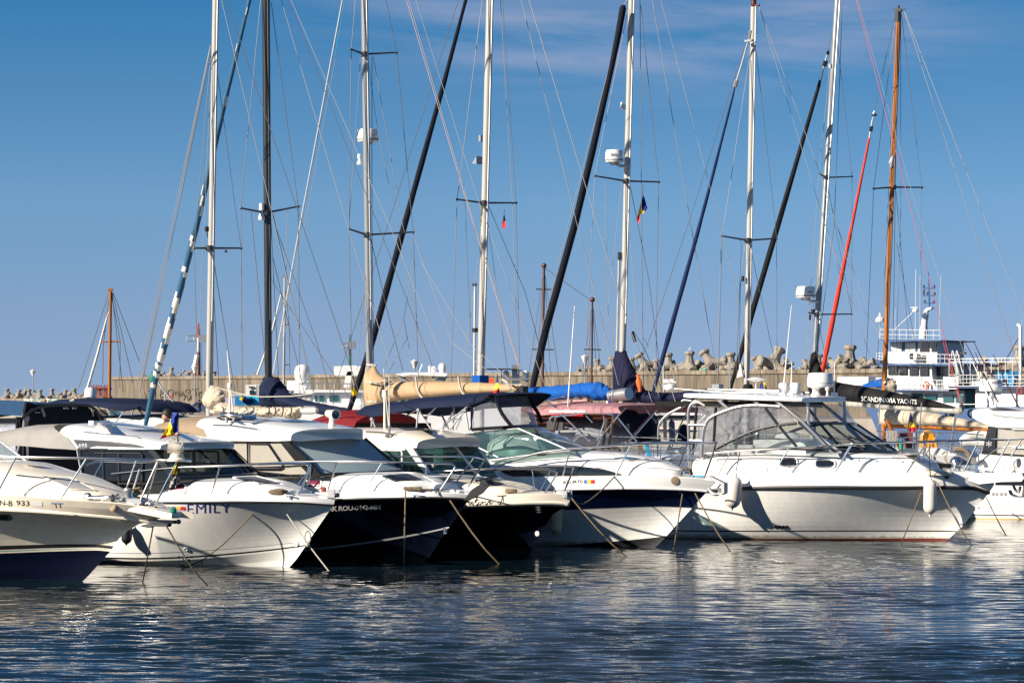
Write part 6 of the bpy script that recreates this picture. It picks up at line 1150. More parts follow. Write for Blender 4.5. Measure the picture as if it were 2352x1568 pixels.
CV = y.cover([(*r_, w) for r_, w in zip(rows, (.06, .14, .2, .22, .24, .24, .22, .18, .12, .06))], blackcv, wob=.015)
V, Fc = text_mesh('SCANDINAVIA YACHTS', bold=.004)
MB().add([y.S(*bil([(1978, 921), (2105.5, 928.5), (2105.5, 917.5), (1978, 909.5)], u, v), -.275) for u, v in V], Fc).build('lettering', white, CV, smooth=False, solid=False)
bm = y.fa((1930, 926), (2200, 943)); MB().tube(bm, .085, 10).lathe([(.001, -.06), (.1, -.05), (.1, .1), (.04, .16)], bm[1], bm[1]-bm[0], 12).build('boom', mastwhite, y.e)
MB().tube(smoothpts(y.fa((2200, 948), (2208, 944), (2212, 936), (2208, 928)), 3), .035).build('boom_fitting', black, y.e)
# 8 varnished mast
y = Y8 = Yacht('classic yacht with a varnished wooden mast, orange-red furled jib and cream mainsail on wooden boom', (2030.8, 884.7), (2064.5, 28), D_(2032), mw=11, mt=26, mm=varnish, L=(5, 6.5))
MB().box(y.S(2065, 24), (.2, .07, .07)).tube(y.fa((2064, 26), (2064.5, 12)), .03).box(y.S(2061, 38), (.12, .08, .3)).tube(y.fa((2050, 20), (2079, 22)), .02).build('masthead_fitting', darkgrey, y.e)
MB().tube([y.S(*p, -.1) for p in q('U4', (975, 1140), (990, 1110), (1000, 1085), (985, 1160), (995, 1168))], .045, 6).build('halyard_blocks', galv, y.e)
y.spreader((2006.8, 433.5), (2051.5, 430), (2118, 430.5)); y.jib([(2008, 255, 1.5), (2007, 262, 6), (2006, 266, 1.5), (2003, 280, 4), (2000, 298, 5), (1997, 318, 5)], [silver, black], 'jib_luff_foil', wob=0); MB().tube(y.fa((2002, 290), (2000, 302)), .05, 7).build('furling_swivel', black, y.e); MB().tube(y.fa((2004, 264), (2012, 264)), .04, 6).build('halyard_swivel', black, y.e)
y.jib([(1997, 316, 5), (1957, 517, 7.5), (1930, 650, 10), (1907, 763, 12), (1889, 853, 10), (1882, 890, 8)], [redsail, whitesail], mis=lambda i, j: 1 if i in (19, 20) and j < 4 else 0, wob=.06)
y.stay([(2055.6, 36), (2007.8, 258)], .008, up=False); y.stay([(2057, 46), (2006.8, 433), (1988, 868)], .007, plane='ath'); y.stay([(2070.4, 33), (2117, 429), (2115.6, 459), (2115, 888)], .007, plane='ath')
y.stay([(2077, 28), (2233.6, 517), (2322.6, 792), (2370, 940)], .008, up=False); y.stay([(2078, 28), (2268, 517), (2352, 723), (2420, 890)], .008, up=False)
for a, c_ in (((2069, 40), (2068.7, 517)), ((2068.7, 517), (2056, 872)), ((2062, 60), (2050, 880)), ((2056, 60), (2030, 700)), ((2058, 440), (2095, 870)), ((2046, 440), (2010, 880)), ((2053, 300), (2043, 420)), ((2060, 560), (2120, 890))): y.stay([a, c_], .007, plane='ath', up=False)
rows = [q('C6', a, c) for a, c in (((80, 125), (75, 380)), ((200, 130), (200, 390)), ((440, 140), (440, 392)), ((800, 165), (800, 405)), ((1080, 235), (1080, 415)), ((1400, 290), (1400, 430)), ((1700, 360), (1700, 445)), ((1790, 405), (1790, 450)))]
y.cover([(*a, *c, w) for (a, c), w in zip(rows, (.08, .14, .2, .24, .24, .2, .12, .06))], creamcv, 'furled_mainsail', wob=.1, fold=.015)
MB().tube(y.fa(q('C6', (180, 392))[0], q('C6', (1100, 428))[0], q('C6', (1850, 462))[0]), .075, 10).build('boom', varnish, y.e)
rows = [q('C5', a, c) for a, c in (((250, 1080), (250, 1200)), ((300, 1075), (300, 1215)), ((345, 1110), (345, 1215)))]
y.cover([(*a, *c, w) for (a, c), w in zip(rows, (.08, .2, .1))], creamcv, 'sail_stack', wob=.25, fold=.03)
# ================================================================== boats lying behind the front row on the left
b = BL1 = Boat('canopy_boat', 'motor boat behind the left pilothouses, tall navy canopy with clear side windows', 'motor boat', 330, 1258, 52, CRUISERS)
b.B = 2.6; b.xb = .8; b.Lf = 3; b.p = 2.2; b.ex = np.array([-10, 1]); b.ez = np.array([1.0, 1.1])
MB().loft([[(x, w*c_, z) for c_, z in ((-1, h), (-.95, .3), (-.5, -.3), (0, -.5), (.5, -.3), (.95, .3), (1, h))] for x, w, h in ((-6.5, 1.25, 1.0), (-3, 1.3, 1.05), (-1.2, 1.0, 1.12), (-.2, .45, 1.18), (.5, .03, 1.22))], closed=False).grid([[(x, w*f, h+.02) for f in (-1, 0, 1)] for x, w, h in ((-6.5, 1.25, 1.0), (-3, 1.3, 1.05), (-1.2, 1.0, 1.12), (-.2, .45, 1.18), (.5, .03, 1.22))]).build('hull', white, b.e)
e0, e1 = b.S(*q('C1', (375, 770))[0], 1.1), b.S(*q('C1', (1665, 850))[0], -1.1)
xf = e0.x; zt_ = b.S(*q('C1', (640, 615))[0], .55).z; zm = e0.z; za = b.S(*q('C1', (1180, 575))[0], -.2).z
sec = lambda x, dz=0: [Vector((x+dx, yv, z+dz)) for yv, z, dx in ((-1.12, .95, 0), (-1.12, zm, 0), (-1.02, zm+.3, -.02), (-.7, zt_+.05, -.05), (0, za+.02, -.08), (.6, za-.0, -.08), (.95, zt_-.1, -.05), (1.1, zm, 0), (1.12, .95, 0))]
R0 = sec(xf)
MB().prism(R0, (.05, 0, 0)).build('canopy_front', darknavy, b.e)  # same canvas as the top, its shade put into a darker navy
r2 = [[p+Vector((-dx, 0, dz)) for p in R0[1:-1]] for dx, dz in ((0, .02), (1.2, .06), (2.4, .05), (3.4, -.06))]
MB().grid(r2).build('canopy_top', sunlitnavy, b.e, ang=60)  # sunlit part of the same navy canvas, the light put into a bluer colour
for sg in (0, -1):
    A = R0[1] if sg == 0 else R0[-2]
    b.sheet([Vector((xf-3.4, A.y, .95)), Vector((xf-.15, A.y, .95)), Vector((xf-.12, A.y, zm-.1)), Vector((xf-3.4, A.y, zm-.12))], gl_vinyl2, 'clear_curtain')
    MB().tube([Vector((xf-3.4, A.y*1.01, zm-.12)), Vector((xf, A.y*1.01, zm-.08))], .06, 5).tube([Vector((xf-.08, A.y*1.01, .95)), Vector((xf-.08, A.y*1.01, zm))], .07, 5).build('curtain_binding', darknavy, b.e)
mb = MB(); mb.tube([b.X(*p, xf+.08) for p in q('C1', (685, 630), (715, 690), (735, 765))], .03, 5).tube([b.X(*p, xf+.08) for p in q('C1', (1520, 635), (1540, 760))], .025, 5); mb.build('canopy_strap', greycv, b.e)
for x0, y0, x1, y1 in ((575, 690, 660, 705), (1050, 615, 1125, 640), (1195, 615, 1265, 640), (385, 840, 480, 760)):
    MB().prism([b.X(*p, xf+.07) for p in q('C1', (x0, y0), (x1, y0), (x1, y1), (x0, y1))], (.01, 0, 0)).build('canvas_patch', greyp, b.e)
MB().tube([b.X(*p, xf+.08) for p in q('C1', (375, 790), (520, 660), (640, 620), (830, 590), (1200, 573), (1480, 590), (1580, 650), (1665, 850))], .035, 6).build('canopy_piping', black, b.e)
MB().tube([b.X(*p, xf+.06) for p in q('C1', (440, 820), (450, 1560))], .035, 5).tube([b.X(*p, xf+.06) for p in q('C1', (400, 840), (395, 960))], .03, 5).build('canopy_zip', greycv, b.e)
b = BL2 = Boat('bimini_boat', 'white open motor boat with navy bimini moored behind the second pilothouse', 'motor boat', 470, 1190, 60, CRUISERS)
b.B = 2.5; b.xb = .8; b.Lf = 3; b.p = 2.2; b.ex = np.array([-10, 1]); b.ez = np.array([1.0, 1.1])
zd = b.S(310, 968, .9).z
MB().loft([[(x, w*c_, z) for c_, z in ((-1, h), (-.95, .3), (-.5, -.3), (0, -.5), (.5, -.3), (.95, .3), (1, h))] for x, w, h in ((-6.5, 1.2, zd-.25), (-3, 1.25, zd-.2), (-1.2, 1.0, zd-.1), (-.2, .45, zd-.05), (.5, .03, zd))], closed=False).loft([[(x, w*math.cos(t*math.pi/8), h+hh*math.sin(t*math.pi/8)) for t in range(9)] for x, w, h, hh in ((-6.5, 1.2, zd-.25, .1), (-3, 1.25, zd-.2, .35), (-1.2, 1.0, zd-.1, .3), (-.2, .45, zd-.05, .15), (.5, .03, zd, .02))], closed=False).build('hull', white, b.e)
awning(b, [(*q('Z1', (405, 222))[0], 1.2, *q('Z1', (420, 212))[0]), (*q('Z1', (520, 216))[0], 1.25, *q('Z1', (560, 176))[0]), (*q('Z1', (700, 225))[0], 1.25, *q('Z1', (800, 166))[0]), (*q('Z1', (910, 262))[0], 1.25, *q('Z1', (1100, 176))[0]), (*q('Z1', (1010, 245))[0], 1.0, *q('Z1', (1290, 205))[0]), (*q('Z1', (1060, 262))[0], .9, *q('Z1', (1385, 270))[0])], navycv, 'bimini_cover', e=.6)
MB().tube([b.S(*p, 1.15) for p in q('Z1', (505, 215), (520, 190), (550, 178))], .03, 5).build('bimini_strap', ropewhite, b.e)
mb = MB()
for pl in ([(930, 250, 1.1), (850, 350, 1.1)], [(1010, 240, -.4), (1100, 340, -.6)], [(1390, 265, -1), (1310, 330, -1)], [(1000, 200, .3), (950, 360, .3)], [(1215, 120, -.3), (1218, 320, -.3)], [(1170, 55, -.3), (1215, 120, -.3), (1310, 235, -.3)], [(1300, 200, -1), (1240, 330, -1)]): mb.tube([b.S(*p) for p in q('Z1', *pl)], .02, 6)
mb.build('bimini_frame', chrome, b.e)
b.sheet([b.S(*q('C1', p)[0], l) for p, l in (((1640, 790), 1.0), ((1820, 790), .2), ((1740, 640), .3), ((1590, 650), .9))], gl_dark, 'windscreen', bow=(.1, .1)); b.sheet([b.S(*q('C1', p)[0], l) for p, l in (((1830, 790), .2), ((2050, 780), -.9), ((1960, 640), -.8), ((1800, 640), .3))], gl_green, 'windscreen', bow=(.1, .1))
mb = MB()
for pl in ([(1590, 590, .9), (1830, 790, .2)], [(1790, 640, .2), (1960, 770, -.5)], [(1640, 800, 1), (1980, 745, -.4), (2063, 770, -.9)], [(1670, 830, 1), (2063, 800, -.6)]): mb.tube([b.S(*p) for p in q('C1', *pl)], .02, 6)
mb.build('windscreen_frame', alu, b.e)
mb = MB()
for x in (1705, 1733): mb.lathe([(.04, 0), (.04, .02)], b.S(*q('C1', (x, 812))[0], 1.0), (0, -1, 0), 10)
mb.build('instrument_dial', black, b.e)
c = b.S(*q('C1', (1493, 455))[0], 0); MB().lathe([(.12, 0), (.15, .02), (.15, .2), (.12, .26), (.001, .27)], c, n=16).build('gps_dome', white, b.e)
# man sitting among the boats
DP = F*H/(1190-HZ)-1.5
t = tag(bpy.data.objects.new('person', None), 'dark haired man in dark clothes seated under the navy bimini, turned away', 'person'); 
def person_mesh(name, joints, bones, D, mat, parent=None):
    me = bpy.data.meshes.new(name); me.from_pydata([tuple(at(p[0], p[1], D+p[3])) for p in joints], bones, []); o = bpy.data.objects.new(name, me); COL.objects.link(o)
    sk = o.modifiers.new('skin', 'SKIN'); sk.use_smooth_shade = True; me.skin_vertices[0].data[0].use_root = True
    for v, p in zip(me.skin_vertices[0].data, joints): v.radius = (p[2], p[2]*.9)
    ss = o.modifiers.new('sub', 'SUBSURF'); ss.levels = ss.render_levels = 1; me.materials.append(mat)
    dg = bpy.context.evaluated_depsgraph_get(); bpy.context.view_layer.update(); dg.update()
    m2 = bpy.data.meshes.new_from_object(o.evaluated_get(dg)); bpy.data.objects.remove(o); m2.materials.clear(); m2.materials.append(mat)
    m2.polygons.foreach_set('use_smooth', [True]*len(m2.polygons)); o2 = bpy.data.objects.new(name, m2); COL.objects.link(o2)
    return o2
skin = M('skin', (.42, .22, .14), .55); hair = M('dark_hair', (.012, .008, .006), .6); dshirt = M('dark_shirt', (.012, .014, .022), .85); jeans = M('blue_shorts', (.02, .05, .10), .85)
def reorigin(o, P):
    P = Vector(P); o.data.transform(Matrix.Translation(-P)); o.location = P; return o
k = DP/F
body = person_mesh('person', [(378, 1020, .17, 0), (379, 1000, .18, 0), (382, 982, .20, .02), (384, 972, .10, 0), (384, 964, .06, 0), (384, 955, .095, 0), (385, 947, .085, 0), (365, 978, .075, .02), (356, 998, .06, 0), (366, 1018, .05, -.15), (400, 980, .075, .02), (405, 1000, .06, 0), (398, 1018, .05, -.15)],
                   [(0, 1), (1, 2), (2, 3), (3, 4), (4, 5), (5, 6), (2, 7), (7, 8), (8, 9), (2, 10), (10, 11), (11, 12)], DP, dshirt)
P0 = at(378, 1020, DP); reorigin(body, P0); tag(body, 'dark haired man in dark clothes seated under the navy bimini, turned away', 'person'); bpy.data.objects.remove(t)
MATS[body.name] = Matrix.Translation(P0)
MB().ball(at(384, 951, DP), .135, 14, sz=1.05).build('hair', hair, body, world=True); MB().ball(at(381, 957, DP-.03), .10, 12, sz=1.15).build('face', skin, body, world=True)

# ================================================================== fenders and mooring ropes of the front row
d_at = lambda bt, px, py, lat: (MATS[bt.e.name] @ bt.S(px, py, lat)).y
pt_, q_ = B6.hp(*q('Z4', (650, 1000))[0]); D6 = d_at(B6, *q('Z4', (650, 1000))[0], -pt_.y+.28)
fender('white sausage fender hanging amidships on the large hardtop cruiser, its shadow beside it', q('Z4', (672, 868))[0], q('Z4', (638, 1158))[0], 18.5, D6, hang=q('Z4', (678, 830), (705, 700)))
pt_, q_ = B6.hp(*q('Z5', (778, 1000))[0]); D6b = d_at(B6, *q('Z5', (778, 1000))[0], -pt_.y+.16)
fender('clean white ribbed fender hanging near the bow of the large hardtop cruiser', q('Z5', (778, 938))[0], q('Z5', (775, 1228))[0], 15.5, D6b, hang=q('Z5', (775, 900), (768, 690)))
pt_, q_ = B5.hp(*q('Z3', (610, 1060))[0]); D5 = d_at(B5, *q('Z3', (610, 1060))[0], -pt_.y+.15)
fender('yellowed fender half hidden between the second navy boat and the sport cruiser', q('Z3', (615, 940))[0], q('Z3', (595, 1185))[0], 13, D5, mat=M('yellowed_vinyl', (.62, .52, .33), .5, var=.15, vs=5))
pt_, q_ = B2.hp(*q('A1', (1000, 1150))[0]); D2 = d_at(B2, *q('A1', (1000, 1150))[0], -pt_.y+.15)
fender('black rubber fender in the shade behind the bow of the cream cruiser', q('A1', (1000, 1060))[0], q('A1', (990, 1235))[0], 12, D2, mat=black)
def mooring(label, bt, pts, wat, lat=0, r=.012, m=None, dark=None, sag=.06):
    A = [MATS[bt.e.name] @ bt.S(p[0], p[1], lat) for p in pts]; Wp = onwater(*wat); e = A[-1]
    mid = [e.lerp(Wp, u)-Vector((0, 0, sag*4*u*(1-u)*(.5+.5*u))) for u in (.25, .5, .75)]
    mb = MB().tube(A+mid+[Wp, Wp+(Wp-e).normalized()*.5], r, 7)
    o = mb.build('mooring_rope', m or moorm, None); tag(o, label, 'mooring rope', 'mooring ropes running down into the water'); return o
mooring('dark wet rope hanging nearly straight down from the cream cruiser anchor', B1, q('Z1', (1130, 1110)), q('Z1', (1052, 1525))[0], 0, m=ropedark, sag=.02)
mooring('two-tone rope slanting right from the cream cruiser anchor across the white hull', B1, q('Z1', (1230, 1115)), q('Z1', (1530, 1548))[0], 0, sag=.10)
mooring('rope slanting left from the bow cleat of the white lettered pilothouse to a weedy end', B2, q('A2', (1360, 835), (1250, 900)), q('A2', (515, 1510))[0], .5, sag=.22)
MB_ = MB()
wp = onwater(*q('A2', (520, 1512))[0])
for i in range(26): MB_.ball(wp+Vector((random.uniform(-.1, .35), random.uniform(-.05, .05), .02+.28*random.random()*random.random())), random.uniform(.008, .022), 6)
tag(MB_.build('seaweed_clump', ropedark), 'dark weed clinging to the lower end of the left slanting rope', 'seaweed', None, 'stuff')
mooring('pale rope slanting right from the white lettered pilothouse bow with a loop halfway', B2, q('A2', (1350, 845), (1380, 920)), q('Z2', (580, 1442))[0], .35, m=ropewhite, sag=.03)
lp = MATS[B2.e.name] @ B2.S(*q('Z2', (425, 1195))[0], .45)
tag(MB().tube([lp+Vector((.05*math.sin(t*.5), 0, .11*math.cos(t*.5))) for t in range(14)], .013, 6).ball(lp-Vector((0, 0, .13)), .045, 8).build('rope_loop', ropewhite), 'small knotted loop on the pale rope right of the white bow', 'rope knot')
mooring('twisted rope hanging straight down in front of the first navy hull', B3, q('Z2', (1190, 838), (1148, 850)), q('Z2', (1135, 1400))[0], .75, r=.0145, sag=.0)
mooring('twisted rope slanting right from the anchor of the first navy boat', B3, q('Z2', (1390, 845), (1440, 870)), q('Z2', (1838, 1392))[0], .25, r=.0145, sag=.10)
mooring('twisted rope slanting right from the handwritten-name navy boat across the striped cruiser', B4, q('Z3', (690, 880)), q('Z3', (1118, 1338))[0], 0, r=.0135, sag=.09)
a, c = MATS[B4.e.name] @ B4.S(*q('Z3', (690, 880))[0], 0), MATS[B5.e.name] @ B5.edge(*q('Z3', (1035, 742))[0], .05)
rope('slack rope looping from the handwritten-name navy boat up to the striped cruiser rail', [a, a.lerp(c, .25)-Vector((0, 0, .28)), a.lerp(c, .6)-Vector((0, 0, .22)), c], .014, group='ropes tied between neighbouring boats')
mooring('rope hanging almost straight down from the striped sport cruiser bow', B5, q('Z3', (1550, 745)), q('Z3', (1465, 1285))[0], .15, r=.0145, sag=.03)
mooring('rope slanting right from the striped sport cruiser bow across the white hull', B5, q('Z3', (1560, 750)), q('Z3', (1882, 1295))[0], .1, r=.0145, sag=.09)
pt_, q_ = B6.hp(*q('Z5', (712, 1040))[0])
mooring('rope slanting left into the water under the hardtop cruiser bow fender', B6, q('Z5', (712, 1040)), q('Z5', (560, 1432))[0], -pt_.y+.05, r=.012, sag=.02)
mooring('rope slanting right from behind the hardtop cruiser bow fender into the water', B6, q('Z5', (800, 960), (835, 985)), q('Z5', (1080, 1438))[0], 1.0, r=.0135, sag=.09)
mooring('rope beyond the hardtop cruiser bow running down to a dark wet end', B7, q('Z5', (1190, 1085)), q('Z5', (1335, 1365))[0], 2.0, r=.0135, sag=.03)
# dark sun awning edge, yellow lifebuoy bag and flag behind the hardtop cruiser bow
DY = D_(2060)-6.5
t = thing('horseshoe_lifebuoy', 'amber horseshoe lifebuoy bag on the stern rail below the wooden boom', 'lifebuoy', at(2135, 1040, DY))
P = [at(*p, DY) for p in q('C6', (735, 800-20), (722, 650), (730, 560), (770, 500), (830, 490), (890, 515), (930, 590), (958, 700), (962, 800), (900, 815), (895, 760), (880, 660), (860, 640), (850, 700), (855, 800), (810, 835), (770, 790))]
MB().prism(P, (0, .12, 0)).tube(P+[P[0]], .045, 7).build('lifebuoy_cover', amber, t, world=True); tubeW([at(*p, DY-.06) for p in q('C6', (770, 500), (745, 560), (740, 640), (760, 740), (810, 830))], .012, 'lifebuoy_seam', offwhite, t)
flag_at('limp tricolour flag on a wooden staff left of the amber lifebuoy', q('C6', (440, 820), (560, 190)), [q('C6', (575, 215), (600, 340), (545, 345), (552, 240)), q('C6', (545, 345), (600, 340), (618, 410), (535, 440)), q('C6', (535, 440), (618, 410), (645, 480), (600, 500), (535, 555), (520, 535))], DY, .04, polem=brownwood, poler=.022)
flag_at('small tricolour flag under the right spreader of the fourth white mast', [(1159, 480), (1157, 492)], [[(1159, 492), (1161, 508), (1157, 506), (1156, 498)], [(1156, 498), (1157, 506), (1154, 516), (1152, 520)], [(1157, 506), (1161, 508), (1162, 520), (1158, 526), (1153, 522)]], Y4.D+.5, .02)
flag_at('tricolour flag hanging below the right spreader of the mast with the shallow dome', [(1477, 425), (1476, 449)], [[(1477, 447), (1481, 456), (1487, 478), (1482, 486), (1474, 480), (1473, 462)], [(1473, 462), (1474, 480), (1482, 486), (1470, 494), (1464, 495)], [(1464, 495), (1470, 494), (1470, 502), (1466, 514), (1463, 508)]], Y5.D+.8, .04)
flag_at('blue and yellow flag furled beside the satellite dish above the white hardtop', q('Z4', (885, 215), (862, 60)), [q('Z4', (880, 150), (890, 200), (910, 238), (850, 235), (865, 170)), q('Z4', (890, 150), (905, 160), (930, 238), (912, 238)), q('Z4', (920, 220), (930, 238), (918, 240))], B6.D+5, .03)
flag_at('purple faded flag hanging beside the pink bimini', q('C4', (1060, 80), (1048, 70)), [q('C4', (1055, 90), (1065, 340), (1040, 360), (1020, 260)), q('C4', (1020, 240), (1040, 360), (1000, 350), (995, 310)), q('C4', (985, 360), (1010, 440), (985, 520), (960, 470))], DG-.5, .03)
flag_at('yellow flag furled beside the dark jib foot left of the tan sail cover', q('C3', (360, 520), (305, 340)), [q('C3', (300, 420), (312, 460), (300, 470)), q('C3', (293, 465), (320, 470), (360, 520), (355, 555), (320, 565), (293, 540)), q('C3', (298, 548), (318, 562), (302, 566))], Y3.D-1, .03)
# sailing dinghies and stern clutter between the hardtop cruiser and the right pilothouse
t = thing('open_boat', 'white yacht stern with rope and outboard bracket behind the hardtop cruiser bow', 'boat', at(2140, 1100, DY-1)); t['label'] = 'low white boat stern with coiled ropes between hardtop cruiser and right pilothouse'
D2_ = DY-1.2
MB().prism([at(*p, D2_) for p in q('C6', (380, 830), (480, 755), (1000, 745), (1290, 850), (1310, 1000), (1250, 1030), (1000, 1000), (860, 940), (800, 1150), (380, 1150))], (0, 3.0, 0)).build('hull', white, t, world=True)
MB().prism([at(*p, D2_-.05) for p in q('C6', (890, 860), (1300, 865), (1310, 1000), (1100, 990), (900, 930))], (0, .1, 0)).build('transom_step', offwhite, t, world=True)
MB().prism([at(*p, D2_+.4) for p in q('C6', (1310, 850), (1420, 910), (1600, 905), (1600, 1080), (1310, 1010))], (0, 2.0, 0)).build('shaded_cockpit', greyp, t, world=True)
for pl in ([(20, 490), (800, 500), (960, 510), (1220, 505), (1700, 545)], [(60, 580), (700, 585)], [(960, 685), (1240, 690)], [(985, 515), (940, 620), (780, 870)], [(1265, 200), (1230, 400), (1180, 830)], [(1290, 200), (1250, 400), (1200, 830)], [(1355, 640), (1360, 850)], [(1270, 520), (1285, 870)], [(730, 40), (720, 200), (660, 850)], [(75, 10), (50, 490)], [(1000, 515), (1180, 620)], [(310, 690), (310, 780)], [(880, 850), (880, 900)]): MB().tube([at(*p, D2_-.1) for p in q('C6', *pl)], .016, 6).build('stern_rail', galv, t, world=True)
tubeW([at(*p, D2_) for p in q('C6', (185, 300), (410, 800))], .05, 'wooden_oar', varnish, t)
mb = MB()
for j in range(8): mb.tube(smoothpts([at(*p, D2_-.2) for p in q('C6', (190+j*22, 480), (175+j*24, 560), (215+j*20, 680))], 3), .014, 5)
mb.build('rope_coil', ropewhite, t, world=True); mb = MB()
for j in range(4): mb.tube(smoothpts([at(*p, D2_-.25) for p in q('C6', (1040+j*8, 850), (1090+j*14, 800), (1140-j*3, 840), (1080+j*10, 880), (1110+j*8, 970), (1200+j*6, 1000))], 3), .014, 5)
mb.build('rope_coil', ropewhite, t, world=True)
MB().lathe([(.001, 0), (.05, .02), (.06, .1), (.05, .2), (.03, .28), (.001, .29)], at(*q('C6', (410, 790))[0], D2_-.2), n=10).build('green_net', M('green_net', (.01, .25, .16), .8), t, world=True)
MB().prism([at(*p, D2_+.2) for p in q('C6', (385, 515), (590, 515), (590, 750), (490, 750), (470, 580), (385, 570))], (0, .3, 0)).build('maroon_box', M('maroon_panel', (.16, .05, .05), .6), t, world=True)
MB().lathe([(.05, 0), (.05, .4)], at(*q('C6', (630, 760))[0], D2_+.1), n=14).build('grey_canister', greyp, t, world=True)
MB().tube(smoothpts([at(*p, D2_-.2) for p in q('C6', (1240, 775), (1340, 770), (1430, 800), (1490, 880), (1510, 910))], 4), .06, 6).build('tiller_arm', beigecv, t, world=True)
t = thing('inflatable_tender', 'white and grey inflatable tender left of the right pilothouse window', 'tender', at(2255, 1020, DY+1))
MB().tube(smoothpts([at(*p, DY+1) for p in q('C6', (1330, 660), (1400, 600), (1520, 560), (1640, 550), (1760, 560))], 4), [.05+.07*min(1, i/6) for i in range(17)], 12).build('tender_tube', oldwhite, t, world=True)
MB().tube(smoothpts([at(*p, DY+.8) for p in q('C6', (1350, 690), (1500, 670), (1700, 690))], 4), .11, 10).build('tender_tube', offwhite, t, world=True)
t = tag(MB().prism([at(*p, F*H/(1240-HZ)+5) for p in q('C6', (830, 935), (960, 970), (1080, 1000), (1190, 995), (1300, 1040), (1500, 1070), (1700, 1100), (1870, 1120), (1860, 1130), (1000, 1095), (930, 1050))], (0, .25, 0)).build('black_sail_bag', blackcv), 'long black sail bag lying behind the foredeck of the hardtop cruiser', 'sail bag')

# ================================================================== pontoon, water, quay, breakwater
def sort_row(px, D): return at(px, HZ, D)
a, c = Vector((-16, 50, 0)), Vector((13, 72.5, 0)); dv = (c-a).normalized(); nv = Vector((-dv.y, dv.x, 0))
MB().prism([(*(a+dv*-6)[:2], .05), (*(c+dv*8)[:2], .05), (*(c+dv*8+nv*1.6)[:2], .05), (*(a+dv*-6+nv*1.6)[:2], .05)], (0, 0, .4)).build('pontoon', M('weathered_decking', (.25, .22, .18), .8, var=.3, vs=4), None)
tag(bpy.data.objects['pontoon'], 'long low weathered pontoon lying between the two rows of boats', 'pontoon')
conc = M('breakwater_concrete', (.20, .170, .130), .9, var=.35, vs=.35, bump=.4, bs=2, stretch=(1, 1, .35)); conc2 = M('coping_concrete', (.245, .208, .16), .9, var=.2, vs=.6)
tetram = M('tetrapod_concrete', (.29, .255, .21), .9, var=.28, vs=.9, bump=.3, bs=4); asphalt = M('quay_concrete', (.30, .27, .23), .9, var=.2, vs=.5)
def weathered(m, joint=5.0):
    N, L = m.node_tree.nodes, m.node_tree.links; b = N['Principled BSDF']; src = b.inputs['Base Color'].links[0].from_socket
    tc = N.new('ShaderNodeTexCoord'); mp = N.new('ShaderNodeMapping'); mp.inputs['Scale'].default_value = (.55, .55, .06); L.new(tc.outputs['Object'], mp.inputs[0])
    no = N.new('ShaderNodeTexNoise'); no.inputs['Scale'].default_value = 1.6; no.inputs['Detail'].default_value = 7; no.inputs['Roughness'].default_value = .7; L.new(mp.outputs[0], no.inputs[0])
    r = N.new('ShaderNodeValToRGB'); e = r.color_ramp.elements; e[0].position = .38; e[1].position = .62; e[0].color = (.52, .49, .45, 1); e[1].color = (1.12, 1.1, 1.08, 1); L.new(no.outputs[0], r.inputs[0])
    wv = N.new('ShaderNodeTexWave'); wv.wave_type = 'BANDS'; wv.bands_direction = 'X'; wv.inputs['Scale'].default_value = 3.14159/10/joint*2.8; wv.inputs['Distortion'].default_value = .4; L.new(tc.outputs['Object'], wv.inputs[0])
    r2 = N.new('ShaderNodeValToRGB'); e = r2.color_ramp.elements; e[0].position = 0; e[0].color = (.6, .57, .53, 1); e[1].position = .012; e[1].color = (1, 1, 1, 1); L.new(wv.outputs[1], r2.inputs[0])
    c = src
    for k in (r, r2):
        mu = N.new('ShaderNodeMixRGB'); mu.blend_type = 'MULTIPLY'; mu.inputs[0].default_value = 1; L.new(c, mu.inputs[1]); L.new(k.outputs[0], mu.inputs[2]); c = mu.outputs[0]
    L.new(c, b.inputs['Base Color'])
weathered(conc); weathered(conc2, 8)
wl, wr = at(258, HZ, 392), at(2700, HZ, 258); wz0, wz1 = 1.0, 6.0
def wallbox(A, B, z0, z1, th, name, m):
    dd = (B-A); dd.z = 0; n_ = Vector((-dd.y, dd.x, 0)).normalized()*th
    return MB().prism([(A.x, A.y, z0), (B.x, B.y, z0), (B.x+n_.x, B.y+n_.y, z0), (A.x+n_.x, A.y+n_.y, z0)], (0, 0, z1-z0)).build(name, m, None)
w = wallbox(wl, wr, wz0, wz1-.42, 3, 'breakwater_wall', conc); tag(w, 'tall tan concrete breakwater wall across the background', 'wall')
n_ = Vector((-(wr-wl).y, (wr-wl).x, 0)).normalized()
cop = wallbox(wl-n_*.18, wr-n_*.18, wz1-.42, wz1, 3.2, 'coping', conc2); cop.parent = w; cop.location = cop.location-w.location
wlow = wallbox(at(-150, HZ, 440), at(262, HZ, 398), .9, 3.02, 2, 'graffiti_wall', M('low_concrete', (.25, .20, .155), .9, var=.4, vs=.8)); tag(wlow, 'low distant breakwater wall covered in faded graffiti at far left', 'wall')
